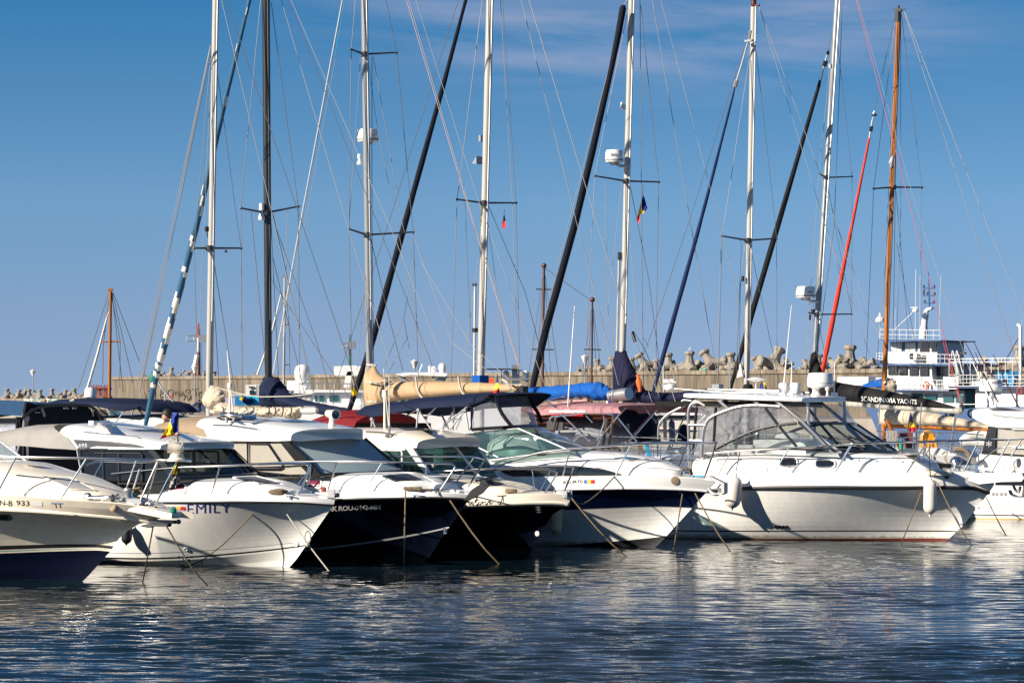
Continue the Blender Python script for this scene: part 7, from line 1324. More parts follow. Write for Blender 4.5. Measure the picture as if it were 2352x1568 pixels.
# painted graffiti on both walls, strokes of paint
def strokes(wall, pls, D0, D1, x0, x1, mat, r, z='D', name='graffiti'):
    mb = MB()
    for pl in pls:
        P = []
        for p in q(z, *pl):
            A, B = at(x0, HZ, D0), at(x1, HZ, D1); n2 = Vector((-(B-A).y, (B-A).x, 0)).normalized(); rr = ray(p[0], p[1]); t_ = ((A-Vector((0, 0, H))).dot(n2))/rr.dot(n2); P.append(Vector((0, 0, H))+rr*t_-n2*.06)
        mb.tube(smoothpts(P, 3), r, 4, sq=1)
    o = mb.build(name, mat, None); o.parent = wall; o.location = o.location-wall.location; return o
gr = M('faded_black_spray', (.085, .07, .056), .9)
strokes(w, [[(310, 1250), (340, 1310), (330, 1340)], [(370, 1225), (410, 1230), (400, 1320)], [(480, 1340), (480, 1220), (450, 1290)], [(560, 1330), (570, 1220), (610, 1210), (600, 1260), (560, 1270)], [(570, 1370), (590, 1320), (620, 1320)], [(690, 1300), (680, 1240), (730, 1205), (765, 1250), (740, 1310)], [(800, 1300), (805, 1230), (860, 1310), (865, 1230)], [(890, 1310), (915, 1240), (940, 1310)], [(900, 1285), (935, 1280)], [(1020, 1215), (970, 1205), (960, 1250), (1020, 1260), (1030, 1210)], [(930, 1370), (970, 1290), (1000, 1380), (1040, 1290), (1040, 1370)], [(1060, 1200), (1160, 1190)], [(1110, 1200), (1120, 1300)], [(1160, 1240), (1170, 1330)], [(1210, 1240), (1150, 1290), (1220, 1330)]], 392, 258, 258, 2700, gr, .09, 'C8')
strokes(w, [[(710, 1330), (730, 1310), (750, 1335)], [(700, 1300), (755, 1300)]], 392, 258, 258, 2700, M('red_spray', (.35, .08, .06), .9), .12, 'C8'); strokes(w, [[(1970, 370), (1970, 440)], [(2020, 370), (2050, 380), (2030, 395)]], 392, 258, 258, 2700, M('green_spray', (.06, .5, .3), .9), .1, 'C7')
for m_, sd in ((M('turquoise_spray', (.05, .42, .42), .9), 1), (M('pink_spray', (.5, .25, .22), .9), 2), (gr, 3), (M('pale_spray', (.5, .46, .42), .9), 4)):
    random.seed(sd); pls = []
    for k in range(16):
        x = random.uniform(20, 1800); y0 = random.uniform(490, 560); pls.append([(x+random.uniform(-40, 40), min(570, max(482, y0+random.uniform(-40, 40)))) for _ in range(4)])
    strokes(wlow, pls, 440, 398, -150, 262, m_, .12, 'C1')
random.seed(5)
# quay, water, ground
quay = MB().prism([(*(at(-400, HZ, 425))[:2], -2), (*at(250, HZ, 318)[:2], -2), (*at(1000, HZ, 292)[:2], -2), (*at(2900, HZ, 236)[:2], -2), (*(at(2900, HZ, 262))[:2], -2), (*at(258, HZ, 396)[:2], -2), (*at(-400, HZ, 470)[:2], -2)], (0, 0, 3.15)).build('quay', asphalt, None); tag(quay, None, None, None, 'structure')
def water():
    m, N, L, bs_ = nodes('harbour_water')
    bs_.inputs['Base Color'].default_value = (.004, .012, .018, 1); bs_.inputs['Roughness'].default_value = .04; bs_.inputs['IOR'].default_value = 1.33
    tc = N.new('ShaderNodeTexCoord'); prev = None
    for sc, st, dist, det in ((1.5, .3, .03, 3), (6.0, .35, .012, 3), (16.0, .25, .004, 2)):
        mp = N.new('ShaderNodeMapping'); mp.inputs['Scale'].default_value = (sc*.4, sc, 1); mp.inputs['Rotation'].default_value = (0, 0, .1+sc*.012); L.new(tc.outputs['Object'], mp.inputs[0])
        no = N.new('ShaderNodeTexNoise'); no.inputs['Scale'].default_value = 1; no.inputs['Detail'].default_value = det; no.inputs['Distortion'].default_value = .6; L.new(mp.outputs[0], no.inputs[0])
        bp = N.new('ShaderNodeBump'); bp.inputs['Strength'].default_value = st; bp.inputs['Distance'].default_value = dist; L.new(no.outputs[0], bp.inputs['Height'])
        if prev: L.new(prev.outputs[0], bp.inputs['Normal'])
        prev = bp
    L.new(prev.outputs[0], bs_.inputs['Normal'])
    # rippled near water as real waves, calm sheet beyond
    x0, x1, y0, y1 = -14.0, 17.0, 27.0, 66.0; nx, ny = 500, 1250
    X, Y = np.meshgrid(np.linspace(x0, x1, nx), np.linspace(y0, y1, ny)); Z = np.zeros_like(X); rg = np.random.default_rng(4)
    for k in range(70):
        lam = .14*(6 ** rg.random()); th = rg.normal(1.5, .26); ph = rg.random()*6.283; A = .0047*lam*(.25 if lam > .7 else 1)
        kx, ky = 2*math.pi/lam*math.cos(th), 2*math.pi/lam*math.sin(th); wob = .6*np.sin(.35*X+.27*Y+ph*3)+.5*np.sin(-.21*X+.4*Y+ph*5)
        Z += A*np.sin(kx*X+ky*Y+ph+wob*1.2)
    gust = (.62+.3*np.sin(.9*X+.5*np.sin(.6*Y))*np.sin(.55*Y+.4*np.sin(.8*X+2))+.25*np.sin(2.1*X-.8*Y)*np.sin(1.3*Y+1)+.4)*(.8+.35*np.sin(.23*X+.31*Y+1)*np.sin(.17*X-.12*Y+2))*np.clip(1.2-(Y-32)/19, .42, 1.1)
    for k in range(12):
        lam = 1.2+1.6*rg.random(); th = rg.normal(1.4, .5); Z += .0006*lam*np.sin(2*math.pi/lam*(math.cos(th)*X+math.sin(th)*Y)+rg.random()*6.28+np.sin(.3*X+.2*Y))
    Z *= np.maximum(gust, .12); ed = np.minimum(np.minimum(X-x0, x1-X), np.minimum(Y-y0+3, y1-Y)); Z *= np.clip(ed/2, 0, 1)
    V = np.stack([X, Y, Z], -1).reshape(-1, 3); i = np.arange(ny-1)[:, None]*nx+np.arange(nx-1)[None, :]
    Q = np.stack([i, i+1, i+nx+1, i+nx], -1).reshape(-1, 4); n0 = len(V)
    V = np.vstack([V, [(-9000, y0, 0), (9000, y0, 0), (9000, y1, 0), (-9000, y1, 0), (-9000, 12000, 0), (9000, 12000, 0), (x0, y0, 0), (x1, y0, 0), (x1, y1, 0), (x0, y1, 0), (-9000, -60, 0), (9000, -60, 0)]])
    Q = np.vstack([Q, np.array([(0, 6, 9, 3), (7, 1, 2, 8), (3, 2, 5, 4), (10, 11, 1, 0)])+n0])
    me = bpy.data.meshes.new('water'); me.vertices.add(len(V)); me.vertices.foreach_set('co', V.ravel()); me.loops.add(len(Q)*4); me.loops.foreach_set('vertex_index', Q.ravel().astype(np.int32))
    me.polygons.add(len(Q)); me.polygons.foreach_set('loop_start', np.arange(len(Q), dtype=np.int32)*4); me.polygons.foreach_set('use_smooth', np.ones(len(Q), bool)); me.update(); me.validate(); me.materials.append(m)
    o = bpy.data.objects.new('water', me); COL.objects.link(o); tag(o, None, None, None, 'structure')
water()
# tetrapods
def tetra_mesh():
    mb = MB()
    for v in ((0, 0, 1), (.943, 0, -.333), (-.471, .816, -.333), (-.471, -.816, -.333)):
        mb.lathe([(.001, -.2), (.52, 0), (.40, .4), (.31, .78), (.34, .95), (.46, 1.06), (.46, 1.2), (.38, 1.3), (.001, 1.3)], (0, 0, 0), v, 8)
    return mb
proto = tetra_mesh().build('tetrapod', tetram, None, loc=(0, 0, 0), ang=28)
spots = [(16, 916, 23, .2, 0, 'L'), (29, 917, 15, 1.3, .9, 'L'), (43, 916, 21, 2.1, .1, 'L'), (53, 916, 20, .9, .5, 'L'), (67, 916, 22, 1.2, 0, 'L'), (82, 916, 17, 3, .8, 'L'), (92, 916, 21, .3, .1, 'L'), (119, 916, 23, 2, 0, 'L'), (136, 917, 14, 2.5, 1.1, 'L'), (148, 916, 21, 1.1, .25, 'L'), (163, 916, 16, 1.9, 1.0, 'L'), (172, 916, 24, .6, .15, 'L'), (184, 917, 13, 2.2, 1.2, 'L'), (198, 916, 21, 1.5, 0, 'L'), (212, 917, 14, .2, .9, 'L'), (228, 916, 22, 2.8, .1, 'L'), (243, 916, 20, 1.0, .2, 'L'),
         (330, 866, 8, 1, 1.3, 'R'), (369, 866, 12, 2, .9, 'R'), (393, 865, 21, .4, .35, 'R'), (412, 866, 8, 1.5, 1.3, 'R'), (431, 864, 14, 2.2, 1.0, 'R'), (447, 864, 19, .1, 0, 'R'), (470, 864, 10, 1, 1.2, 'R'), (487, 863, 14, 2.6, .7, 'R'), (588, 861, 7, 1, 1, 'R'),
         (1330, 851, 12, 1, 1.1, 'R'), (1349, 851, 19, 2, .6, 'R'), (1372, 850, 30, .5, .25, 'R'), (1391, 850, 18, 1.7, 1.0, 'R'), (1407, 850, 35, 2.9, .2, 'R'), (1452, 849, 32, 1.1, .1, 'R'), (1462, 850, 16, .3, 1.1, 'R'), (1482, 849, 36, 2.2, .55, 'R'), (1507, 849, 27, .9, 0, 'R'), (1520, 849, 16, .2, 1, 'R'), (1537, 848, 42, 1.9, .12, 'R'), (1553, 848, 22, .7, .8, 'R'), (1570, 848, 20, 2.4, 1.0, 'R'), (1584, 847, 46, 1.4, 0, 'R'), (1597, 848, 22, 2.7, .8, 'R'), (1614, 848, 24, .5, 1.0, 'R'), (1634, 847, 42, 2.0, .6, 'R'), (1658, 847, 18, 1, 1.0, 'R'),
         (1680, 846, 42, .3, .05, 'R'), (1697, 846, 18, 2, 1, 'R'), (1742, 845, 34, 1.2, .45, 'R'), (1753, 845, 20, 2.8, .9, 'R'), (1775, 844, 45, .8, .5, 'R'), (1797, 845, 26, 2.1, .9, 'R'), (1812, 845, 18, .4, 1.1, 'R'), (1852, 844, 22, 1.6, .8, 'R'), (1876, 844, 38, 2.6, .2, 'R'), (1896, 844, 18, 1, 1.0, 'R'), (1920, 843, 30, .2, .8, 'R'), (1938, 843, 26, 1.9, .9, 'R'), (1952, 843, 57, 1.0, .08, 'R'), (1972, 843, 24, 2.3, 1, 'R'), (1990, 843, 26, .6, .9, 'R'), (2012, 843, 20, 1.2, 1.1, 'R'), (2150, 842, 26, 2.1, .8, 'R'), (2168, 842, 45, .7, .4, 'R'), (2192, 842, 24, 1.6, 1, 'R'), (2262, 841, 25, 2.9, .9, 'R'), (2295, 841, 22, .1, 1, 'R'), (2340, 840, 52, 1.2, .1, 'R')]
def wallD(px):
    r = ray(px, HZ); n2 = Vector((-(wr-wl).y, (wr-wl).x, 0)).normalized(); return (wl-Vector((0, 0, H))).dot(n2)/r.dot(n2)
DIRW = ['upright', 'leaning', 'toppled']
for i, (px, py, hp_, rz, tl, sd) in enumerate(spots):
    o = proto if i == 0 else proto.copy()
    if i: COL.objects.link(o)
    D = (wallD(px)+2.2+(i % 3)*.8) if sd == 'R' else 440-42*(px+150)/412+1.4
    s = hp_*D/F/(1.74 if tl < .5 else 1.45); o.scale = (s, s, s); o.rotation_euler = (tl*math.cos(i*2.1), tl*math.sin(i*2.1), rz*2)
    o.location = at(px, py, D); o.location.z = (wz1 if sd == 'R' else 3.0)+s*(.40 if tl < .5 else .5)
    k_ = 1+sorted(s_[0] for s_ in spots if s_[5] == sd).index(px); nth = '%d%s' % (k_, 'th' if 10 < k_ < 20 else {1: 'st', 2: 'nd', 3: 'rd'}.get(k_ % 10, 'th'))
    tag(o, '%s concrete tetrapod, %s from the left on the %s' % (DIRW[0 if tl < .3 else 1 if tl < .7 else 2], nth, 'low graffiti wall' if sd == 'L' else 'tall breakwater wall'), 'tetrapod', 'tetrapods along the breakwater')
gullm = M('gull_white', (.7, .7, .68), .7); gd = wallD(1584)+2.2
g = MB().loft([[at(1584.5+dx, 800.5+dy+r_*math.sin(t*.7854)*.8, gd+r_*.03*math.cos(t*.7854)) + Vector((r_*.0, 0, 0)) for t in range(8)] for dx, dy, r_ in ((-4, 1.6, .2), (-2, .8, 1.4), (0, 0, 1.7), (1.6, -1.4, 1.0), (2.2, -2.6, 1.0), (3.0, -2.9, .8), (3.8, -2.7, .15))]); g.tube([at(1584, 801.5, gd), at(1584, 804.5, gd)], .02, 4).tube([at(1585, 801.5, gd), at(1585, 804.5, gd)], .02, 4)
tag(g.build('seagull', gullm), 'small grey and white seagull standing on a tall tetrapod', 'seagull')
# light towers
def tower(label, px, ytop, ybase, D, m1, m2, wpx):
    t = thing('light_tower', label, 'beacon', at(px, ybase, D)); k = D/F; b0 = at(px, ybase, D); h = (ybase-ytop)*k; r = wpx*k/2
    MB().lathe([(r*1.1, 0), (r, h*.45)], b0, n=12).build('tower_base', m1, t, world=True); MB().lathe([(r*.95, h*.45), (r*.95, h*.72)], b0, n=12).build('tower_middle', m2, t, world=True); MB().lathe([(r*.95, h*.72), (r*.95, h*.9), (r*.6, h*.9), (r*.7, h*.97), (r*.3, h), (.001, h)], b0, n=12).build('lantern', m1, t, world=True)
    mb = MB(); z = h*.66; w_ = r*6
    for dz in (0, h*.1): mb.tube([b0+Vector((-w_, 0, z+dz)), b0+Vector((w_*.8, 0, z+dz))], .1, 5)
    for dx in (-w_, -w_*.4, w_*.4, w_*.8): mb.tube([b0+Vector((dx, 0, z)), b0+Vector((dx, 0, z+h*.1))], .07, 5)
    mb.box(b0+Vector((w_*.45, 0, z+.3)), (w_*.9, .8, .9)); mb.build('gallery', galv, t, world=True)
    mb = MB()
    for j in range(16): mb.tube([b0+Vector((r*1.0, 0, h*.04*j)), b0+Vector((r*1.9, 0, h*.04*j))], .05, 4)
    mb.build('tower_ladder', rustp, t, world=True); return t
T1 = tower('red and white beacon tower with gallery standing on the breakwater at left', 455.5, 742, 862, wallD(455)+3, rustp, oldwhite, 8.5)
MB().tube([at(*p, wallD(455)+2) for p in q('C8', (1135, 660), (1105, 800), (1075, 875))], .32, 8).build('bent_pipe', oldwhite, T1, world=True)
T2 = tower('green topped beacon mast rising behind the white radar arch', 803, 766, 860, wallD(803)+3, greenp, M('dark_tower', (.03, .04, .04), .5), 5)
def lamp(label, px, yt, yb, D, rad=.07):
    t = thing('street_lamp', label, 'street lamp', at(px, yb, D), 0, 'street lamps on the quay'); k = D/F
    tubeW([at(px, yb, D), at(px, yt+12, D)], rad, 'lamp_post', galv, t); MB().lathe([(.001, 0), (.1, .02), (.3, .5), (.42, .8), (.2, .86), (.1, .95), (.001, .95)], at(px, yt+12, D), n=10).build('lamp_head', oldwhite, t, world=True)
lamp('street lamp on a tall post before the graffiti wall', 75.5, 852, 948, 400); lamp('street lamp on the quay right of the faded wall graffiti', 447.5, 845, 950, 330); lamp('street lamp head rising beside the white flybridge', 952, 835, 950, 290); lamp('flat headed street lamp left of the red-brown mizzen mast', 1344, 824, 950, 285)
mb = MB()
for x in list(range(1500, 1790, 22)): mb.tube([at(*p, 396) for p in q('C1', (x, 250+14*math.sin(x)), (x+4, 450))], .07, 4)
mb.tube([at(*p, 395.8) for p in q('C1', (1490, 300), (1850, 305))], .12, 4); tag(mb.build('rebar_cage', rustp), 'rusty reinforcing bars sticking up beside the end of the breakwater', 'rebar')
# cars, person and cabin on the quay
def car(label, px0, px1, yb, D, m, dark=False):
    t = thing('parked_car', label, 'car', at((px0+px1)/2, yb, D), 0, 'cars parked on the quay'); k = D/F; L = (px1-px0)*k; x0 = at(px0, yb, D).x; z0 = 1.18; y0 = D
    prof = [(0, .35), (.01, .75), (.05, .95), (.2, 1.02), (.36, 1.42), (.5, 1.5), (.72, 1.47), (.9, 1.08), (.985, 1.0), (1, .7), (.99, .35)]
    MB().loft([[(x0+u*L, y0+dy, z0+z*(s_ if z > 1.0 else 1)) for u, z in prof] for dy, s_ in ((0, .96), (.12, 1), (1.5, 1), (1.65, .96))]).build('car_body', m, t, world=True, ang=30)
    gl = MB()
    for us in ([(.25, 1.03), (.38, 1.38), (.52, 1.43), (.54, 1.05)], [(.57, 1.05), (.55, 1.43), (.70, 1.4), (.84, 1.1)]): gl.prism([(x0+u*L, y0-.02, z0+z) for u, z in us], (0, .04, 0))
    gl.build('car_window', blkglass, t, world=True)
    for u in (.19, .8):
        wv = MB().lathe([(.001, -.06), (.3, -.06), (.34, -.02), (.34, .18), (.001, .18)], (x0+u*L, y0, z0+.34), (0, 1, 0), 18).build('wheel', black, t, world=True); MB().lathe([(.001, -.09), (.2, -.08), (.22, -.05)], (x0+u*L, y0, z0+.34), (0, 1, 0), 14).build('wheel_rim', galv, wv, world=True)
    return t
car('slate blue car parked beneath the breakwater wall behind the white mast', 428, 488, 951, 325, M('slate_car_paint', (.10, .14, .24), .25, metal=.4, coat=.5))
car('dark car with a raised boot parked left of the slate blue car', 372, 432, 951, 322, M('dark_car_paint', (.015, .03, .05), .2, metal=.3, coat=.6))
DQ = 318; u_ = lambda x, y: q('C2', (x, y))[0]
jn = [(*u_(375, 765), .13, 0), (*u_(375, 730), .15, 0), (*u_(373, 690), .17, 0), (*u_(374, 672), .08, 0), (*u_(376, 662), .06, 0), (*u_(377, 645), .10, 0), (*u_(378, 634), .09, 0), (*u_(352, 690), .07, 0), (*u_(345, 730), .055, -.05), (*u_(350, 768), .045, -.1), (*u_(390, 690), .07, 0), (*u_(394, 730), .055, 0), (*u_(390, 765), .045, 0), (*u_(368, 800), .085, 0), (*u_(372, 845), .05, 0), (*u_(384, 800), .085, 0), (*u_(388, 845), .05, 0)]
body = person_mesh('person', jn, [(0, 1), (1, 2), (2, 3), (3, 4), (4, 5), (5, 6), (2, 7), (7, 8), (8, 9), (2, 10), (10, 11), (11, 12), (0, 13), (13, 14), (0, 15), (15, 16)], DQ, skin)
P0 = at(*u_(378, 850), DQ); reorigin(body, P0); tag(body, 'person in a black shirt and blue shorts walking past the slate blue car', 'person'); MATS[body.name] = Matrix.Translation(P0)
MB().lathe([(.20, 0), (.24, .1), (.25, .5), (.24, .62), (.1, .72)], at(*u_(374, 762), DQ), n=12).build('black_shirt', dshirt, body, world=True); MB().lathe([(.2, 0), (.25, .3), (.23, .55)], at(*u_(376, 810), DQ), n=12).build('shorts', jeans, body, world=True); MB().ball(at(*u_(378, 632), DQ), .135, 10).build('hair', hair, body, world=True)
def pbox(mb, z, x0, y0, x1, y1, D, dep, mi=0):
    P = [at(*p, D) for p in q(z, (x0, y1), (x1, y1), (x1, y0), (x0, y0))]; return mb.prism(P, (0, dep, 0), mi)
t = thing('site_cabin', 'white corrugated site cabin with a small window left of the navy sail cover', 'cabin', at(590, 912, 310)); mb = MB(); pbox(mb, 'C2', 1105, 385, 1760, 560, 310, 3)
for i in range(24): pbox(mb, 'C2', 1262+i*20, 388, 1270+i*20, 556, 309.92, .1)
mb.build('cabin_wall', oldwhite, t, world=True, smooth=False); mb = MB(); pbox(mb, 'C2', 1155, 412, 1248, 436, 309.8, .1); pbox(mb, 'C2', 1170, 470, 1245, 545, 309.8, .1); mb.build('cabin_window', blkglass, t, world=True, smooth=False)
t = thing('painted_container', 'blue painted container with a picture of a diver beneath the white cabin', 'container', at(565, 931, 300)); mb = MB(); pbox(mb, 'C2', 943, 560, 1345, 712, 300, 4)
mb.build('container_wall', M('mural_blue', (.01, .22, .55), .5, var=.3, vs=.6), t, world=True, smooth=False); mb = MB(); pbox(mb, 'C2', 1085, 562, 1345, 705, 299.9, .06); mb.build('mural_panel', M('mural_cyan', (.02, .40, .62), .5), t, world=True, smooth=False)
mb = MB(); mb.tube([at(*p, 299.75) for p in q('C2', (1070, 620), (1110, 640), (1180, 640), (1220, 630))], .35, 5).tube([at(*p, 299.75) for p in q('C2', (1110, 650), (1150, 690))], .2, 5); mb.build('mural_figure', navystripe, t, world=True); mb = MB().tube([at(*p, 299.75) for p in q('C2', (1035, 580), (1065, 610))], .3, 5); mb.build('mural_fin', fyel, t, world=True)
mb = MB(); pbox(mb, 'C2', 760, 590, 940, 712, 300.5, 3); mb.build('container_end', M('mural_violet', (.42, .36, .55), .6), t, world=True, smooth=False)
mb = MB()
for i in range(14): pbox(mb, 'C2', 898+i*16, 525, 904+i*16, 562, 302, .1)
mb.build('picket_top', oldwhite, t, world=True, smooth=False)
# white motor yacht left of the tan cover
t = thing('motor_yacht', 'white motor yacht with raked side windows behind the navy sail cover', 'motor yacht', at(740, 990, 150)); DM = 150
mb = MB(); mb.prism([at(*p, DM) for p in q('C2', (1380, 760), (1400, 700), (2900, 700), (2900, 1150), (1450, 1150))], (0, 4, 0)); mb.build('hull', white, t, world=True)
MB().prism([at(*p, DM+.5) for p in q('C2', (1755, 640), (1790, 500), (1870, 468), (2880, 478), (2920, 700), (1700, 700))], (0, 3, 0)).build('deckhouse', white, t, world=True)
MB().prism([at(*p, DM+.2) for p in q('C2', (1775, 520), (1860, 468), (2150, 462), (2900, 470), (2900, 505), (2200, 505), (2170, 520))], (0, 3.6, 0)).build('yacht_roof', white, t, world=True)
for x0 in (1830, 1905, 1985, 2065): MB().prism([at(*p, DM+.42) for p in q('C2', (x0-15, 620), (x0+35, 540), (x0+95, 540), (x0+45, 630))], (0, .1, 0)).build('raked_window', M('pale_blind', (.5, .48, .44), .5) if x0 == 1830 else bpy.data.materials['pale_blind'], t, world=True, smooth=False)
for x0, w_ in ((2195, 35), (2265, 75), (2420, 80), (2490, 75)): MB().prism([at(*p, DM+.42) for p in q('C2', (x0, 560), (x0+w_, 560), (x0+w_, 648), (x0, 648))], (0, .1, 0)).build('deckhouse_window', greenglass, t, world=True, smooth=False)
mb = MB(); pbox(mb, 'C2', 1765, 385, 1880, 468, DM+1.5, 1.2); mb.build('cabin_locker', darkgrey, t, world=True)
MB().lathe([(.4, 0), (.33, .12), (.4, .3), (.42, .6), (.36, .85), (.2, .98), (.001, 1.0)], at(*q('C2', (1995, 360))[0], DM+1.5), n=20).lathe([(.3, -1.6), (.22, 0)], at(*q('C2', (1995, 360))[0], DM+1.5), n=10).box(at(*q('C2', (1940, 395))[0], DM+1.5), (1.2, .5, .5)).build('satellite_dome', white, t, world=True)
mb = MB(); mb.tube([at(*p, DM+.6) for p in q('C2', (2080, 368), (2352, 365), (2900, 372))], .035, 5)
for x in (2085, 2230, 2352, 2500, 2700): mb.tube([at(*p, DM+.6) for p in q('C2', (x, 367), (x, 470))], .03, 5)
mb.build('roof_rail', galv, t, world=True)
# radar arch of a workboat in front of the green beacon
MB().loft([[at(*p, DM+1+dz) for p in q('C3', *pp)] for dz, pp in ((0, ((205, 470), (225, 350), (250, 290), (305, 290), (285, 400), (265, 470))), (.8, ((205, 470), (225, 350), (250, 290), (305, 290), (285, 400), (265, 470))))]).build('radar_arch', white, t, world=True)
mb = MB()
for y0, x0, x1 in ((245, 200, 350), (270, 200, 350), (305, 210, 345)): mb.tube([at(*p, DM+1.2) for p in q('C3', (x0, y0), (x1, y0))], .09, 6)
for x0 in (205, 250, 300, 345): mb.tube([at(*p, DM+1.2) for p in q('C3', (x0, 238), (x0+3, 308))], .06, 6)
mb.box(at(*q('C3', (270, 285))[0], DM+1.4), (1.6, .8, .5)); mb.build('arch_gallery', white, t, world=True)
# flybridge yacht with domes
t = thing('flybridge_yacht', 'large white flybridge yacht whose domed hardtop rises above the tan sail cover', 'motor yacht', at(980, 1000, 205)); DF = 205
MB().prism([at(*p, DF) for p in q('C3', (560, 620), (600, 560), (1700, 560), (1640, 980), (700, 980))], (0, 5, 0)).build('hull', white, t, world=True)
MB().prism([at(*p, DF+.6) for p in q('C3', (760, 560), (900, 410), (1500, 410), (1560, 560))], (0, 4, 0)).build('deckhouse', white, t, world=True)
MB().prism([at(*p, DF) for p in q('C3', (770, 320), (880, 303), (1060, 300), (1240, 298), (1345, 310), (1358, 330), (1330, 348), (1100, 335), (960, 330), (860, 345))], (0, 4.4, 0)).build('flybridge_hardtop', white, t, world=True)
MB().prism([at(*p, DF+.3) for p in q('C3', (1215, 400), (1260, 345), (1345, 345), (1310, 400))], (0, 3.6, 0)).build('hardtop_arch', greyp, t, world=True)
MB().prism([at(*p, DF+.3) for p in q('C3', (770, 330), (860, 350), (920, 400), (860, 400))], (0, 3.6, 0)).build('hardtop_arch', greyp, t, world=True)
for x0, y0, r_ in ((1298, 285, 45), (1205, 292, 32), (1156, 262, 17)):
    rr = r_/4.8188*DF/F; c = at(*q('C3', (x0, y0))[0], DF+2); MB().lathe([(rr*.6, -.5), (rr*.75, 0), (rr*.95, .15), (rr, rr*.7), (rr*.9, rr*1.4), (rr*.6, rr*1.85), (.001, rr*2.0)], c, n=20).build('satellite_dome', white, t, world=True)
whip_ = tubeW([at(*p, DF+1) for p in q('C3', (1040, 300), (1078, 210))], .04, 'whip_aerial', white, t)
t = thing('bimini_yacht', 'white yacht with a thin black bimini and two domes behind the fourth mast', 'motor yacht', at(1150, 1000, 190)); DF = 190
MB().prism([at(*p, DF) for p in q('C3', (1560, 980), (1600, 430), (2180, 430), (2160, 980))], (0, 4, 0)).build('hull', white, t, world=True)
MB().prism([at(*p, DF) for p in q('C3', (1660, 270), (1720, 258), (1950, 258), (2140, 262), (2190, 282), (2100, 268), (1750, 270))], (0, 3, 0)).build('bimini_cover', blackcv, t, world=True)
mb = MB(); mb.tube([at(*p, DF+.5) for p in q('C3', (1960, 375), (2300, 378))], .08, 6)
for x0 in (1680, 1950, 2120): mb.tube([at(*p, DF+1) for p in q('C3', (x0, 262), (x0+10, 430))], .04, 5)
mb.box(at(*q('C3', (2110, 350))[0], DF+1), (.5, .4, 1.6)); mb.build('arch_frame', galv, t, world=True)
for x0, y0, r_ in ((2003, 362, 38), (2222, 358, 37)):
    rr = r_/4.8188*DF/F; c = at(*q('C3', (x0, y0))[0], DF+1); MB().lathe([(rr*.6, -.3), (rr*.9, 0), (rr, rr*.7), (rr*.9, rr*1.5), (rr*.6, rr*2.0), (.001, rr*2.2)], c, n=20).build('satellite_dome', white, t, world=True)
MB().box(at(*q('C3', (1795, 395))[0], DF+.5), (.9, .4, .35)).build('life_ring_case', orangelb, t, world=True)
# police launch, schooner
t = thing('patrol_launch', 'cream patrol launch with dark lettering seen through the bimini frames', 'launch', at(1530, 1000, 262)); DF = 262
MB().prism([at(*p, DF) for p in q('C4', (1330, 440), (1350, 470), (1400, 590), (2450, 620), (2600, 420), (2300, 430), (1800, 420))], (0, 5, 0)).build('hull', cream, t, world=True)
MB().prism([at(*p, DF-.2) for p in q('C4', (1400, 590), (1410, 612), (2450, 640), (2450, 618))], (0, 5.4, 0)).build('boot_stripe', navystripe, t, world=True)
MB().prism([at(*p, DF+.6) for p in q('C4', (1690, 430), (1720, 330), (1960, 310), (2330, 300), (2400, 430))], (0, 4, 0)).build('deckhouse', white, t, world=True); MB().tube([at(*p, DF-.1) for p in q('C4', (1330, 438), (1800, 420), (2500, 424))], .16, 5).build('rub_rail', black, t, world=True)
for x0 in (1990, 2080, 2180): MB().prism([at(*p, DF+.4) for p in q('C4', (x0, 330), (x0+60, 322), (x0+66, 280), (x0+8, 285))], (0, .3, 0)).build('deckhouse_window', greenglass, t, world=True)
for tx, c in (('POLITIA DE FRONTIERA', ((1508, 530), (1890, 520), (1890, 484), (1508, 492))), ('MAI 5005', ((1716, 390), (1870, 382), (1870, 345), (1716, 352)))):
    V, Fc = text_mesh(tx, bold=.01); cc = q('C4', *c); MB().add([at(*bil(cc, u, v), DF-.25 if tx[0] == 'P' else DF+.5) for u, v in V], Fc).build('lettering', darkgrey, t, world=True, smooth=False)
t = thing('wooden_schooner', 'dark wooden schooner with two red-brown masts before the breakwater', 'sailing ship', at(1320, 1000, 215)); DF = 215
MB().prism([at(*p, DF) for p in q('C4', (-150, 340), (0, 390), (600, 400), (1150, 380), (1250, 330), (1200, 700), (0, 700))], (0, 5, 0)).build('hull', brownwood, t, world=True)
mb = MB()
for yy in (395, 450, 520): mb.tube([at(*p, DF-.1) for p in q('C4', (-120, yy-10), (600, yy+4), (1200, yy-12))], .1, 5)
mb.build('wale', redwood, t, world=True); MB().tube([at(*p, DF-.3) for p in q('C4', (200, 380), (420, 375), (660, 385))], .3, 6).build('red_bundle', fred, t, world=True)
for x0, xb, yt, yb, w_, sp in ((1249.5, 1245, 612, 905, 7.0, ((1231, 664, 1267), (1221, 802, 1272))), (1360.5, 1358, 690, 905, 5.5, ((1341, 802, 1381),))):
    MB().tube([at(xb, yb+60, DF+2.5), at(x0, yt, DF+2.5)], [w_*DF/F/2, w_*DF/F/2*.8], 10).ball(at(x0, yt-2, DF+2.5), .2, 8).build('mast', redwood, t, world=True)
    mb = MB()
    for a_, y_, c_ in sp: mb.tube([at(a_, y_, DF+2.5), at(c_, y_+1, DF+2.5)], .06, 5)
    for dx in (-32, -16, 14, 30): mb.tube([at(x0, yt+3, DF+2.5), at(x0+dx*(1.3 if x0 < 1300 else .9), yb, DF+2.5)], .022, 4)
    mb.build('rigging', wire, t, world=True)
tubeW([at(1250, 614, DF+2.5), at(1360, 692, DF+2.5)], .02, 'triatic_stay', wire, t)
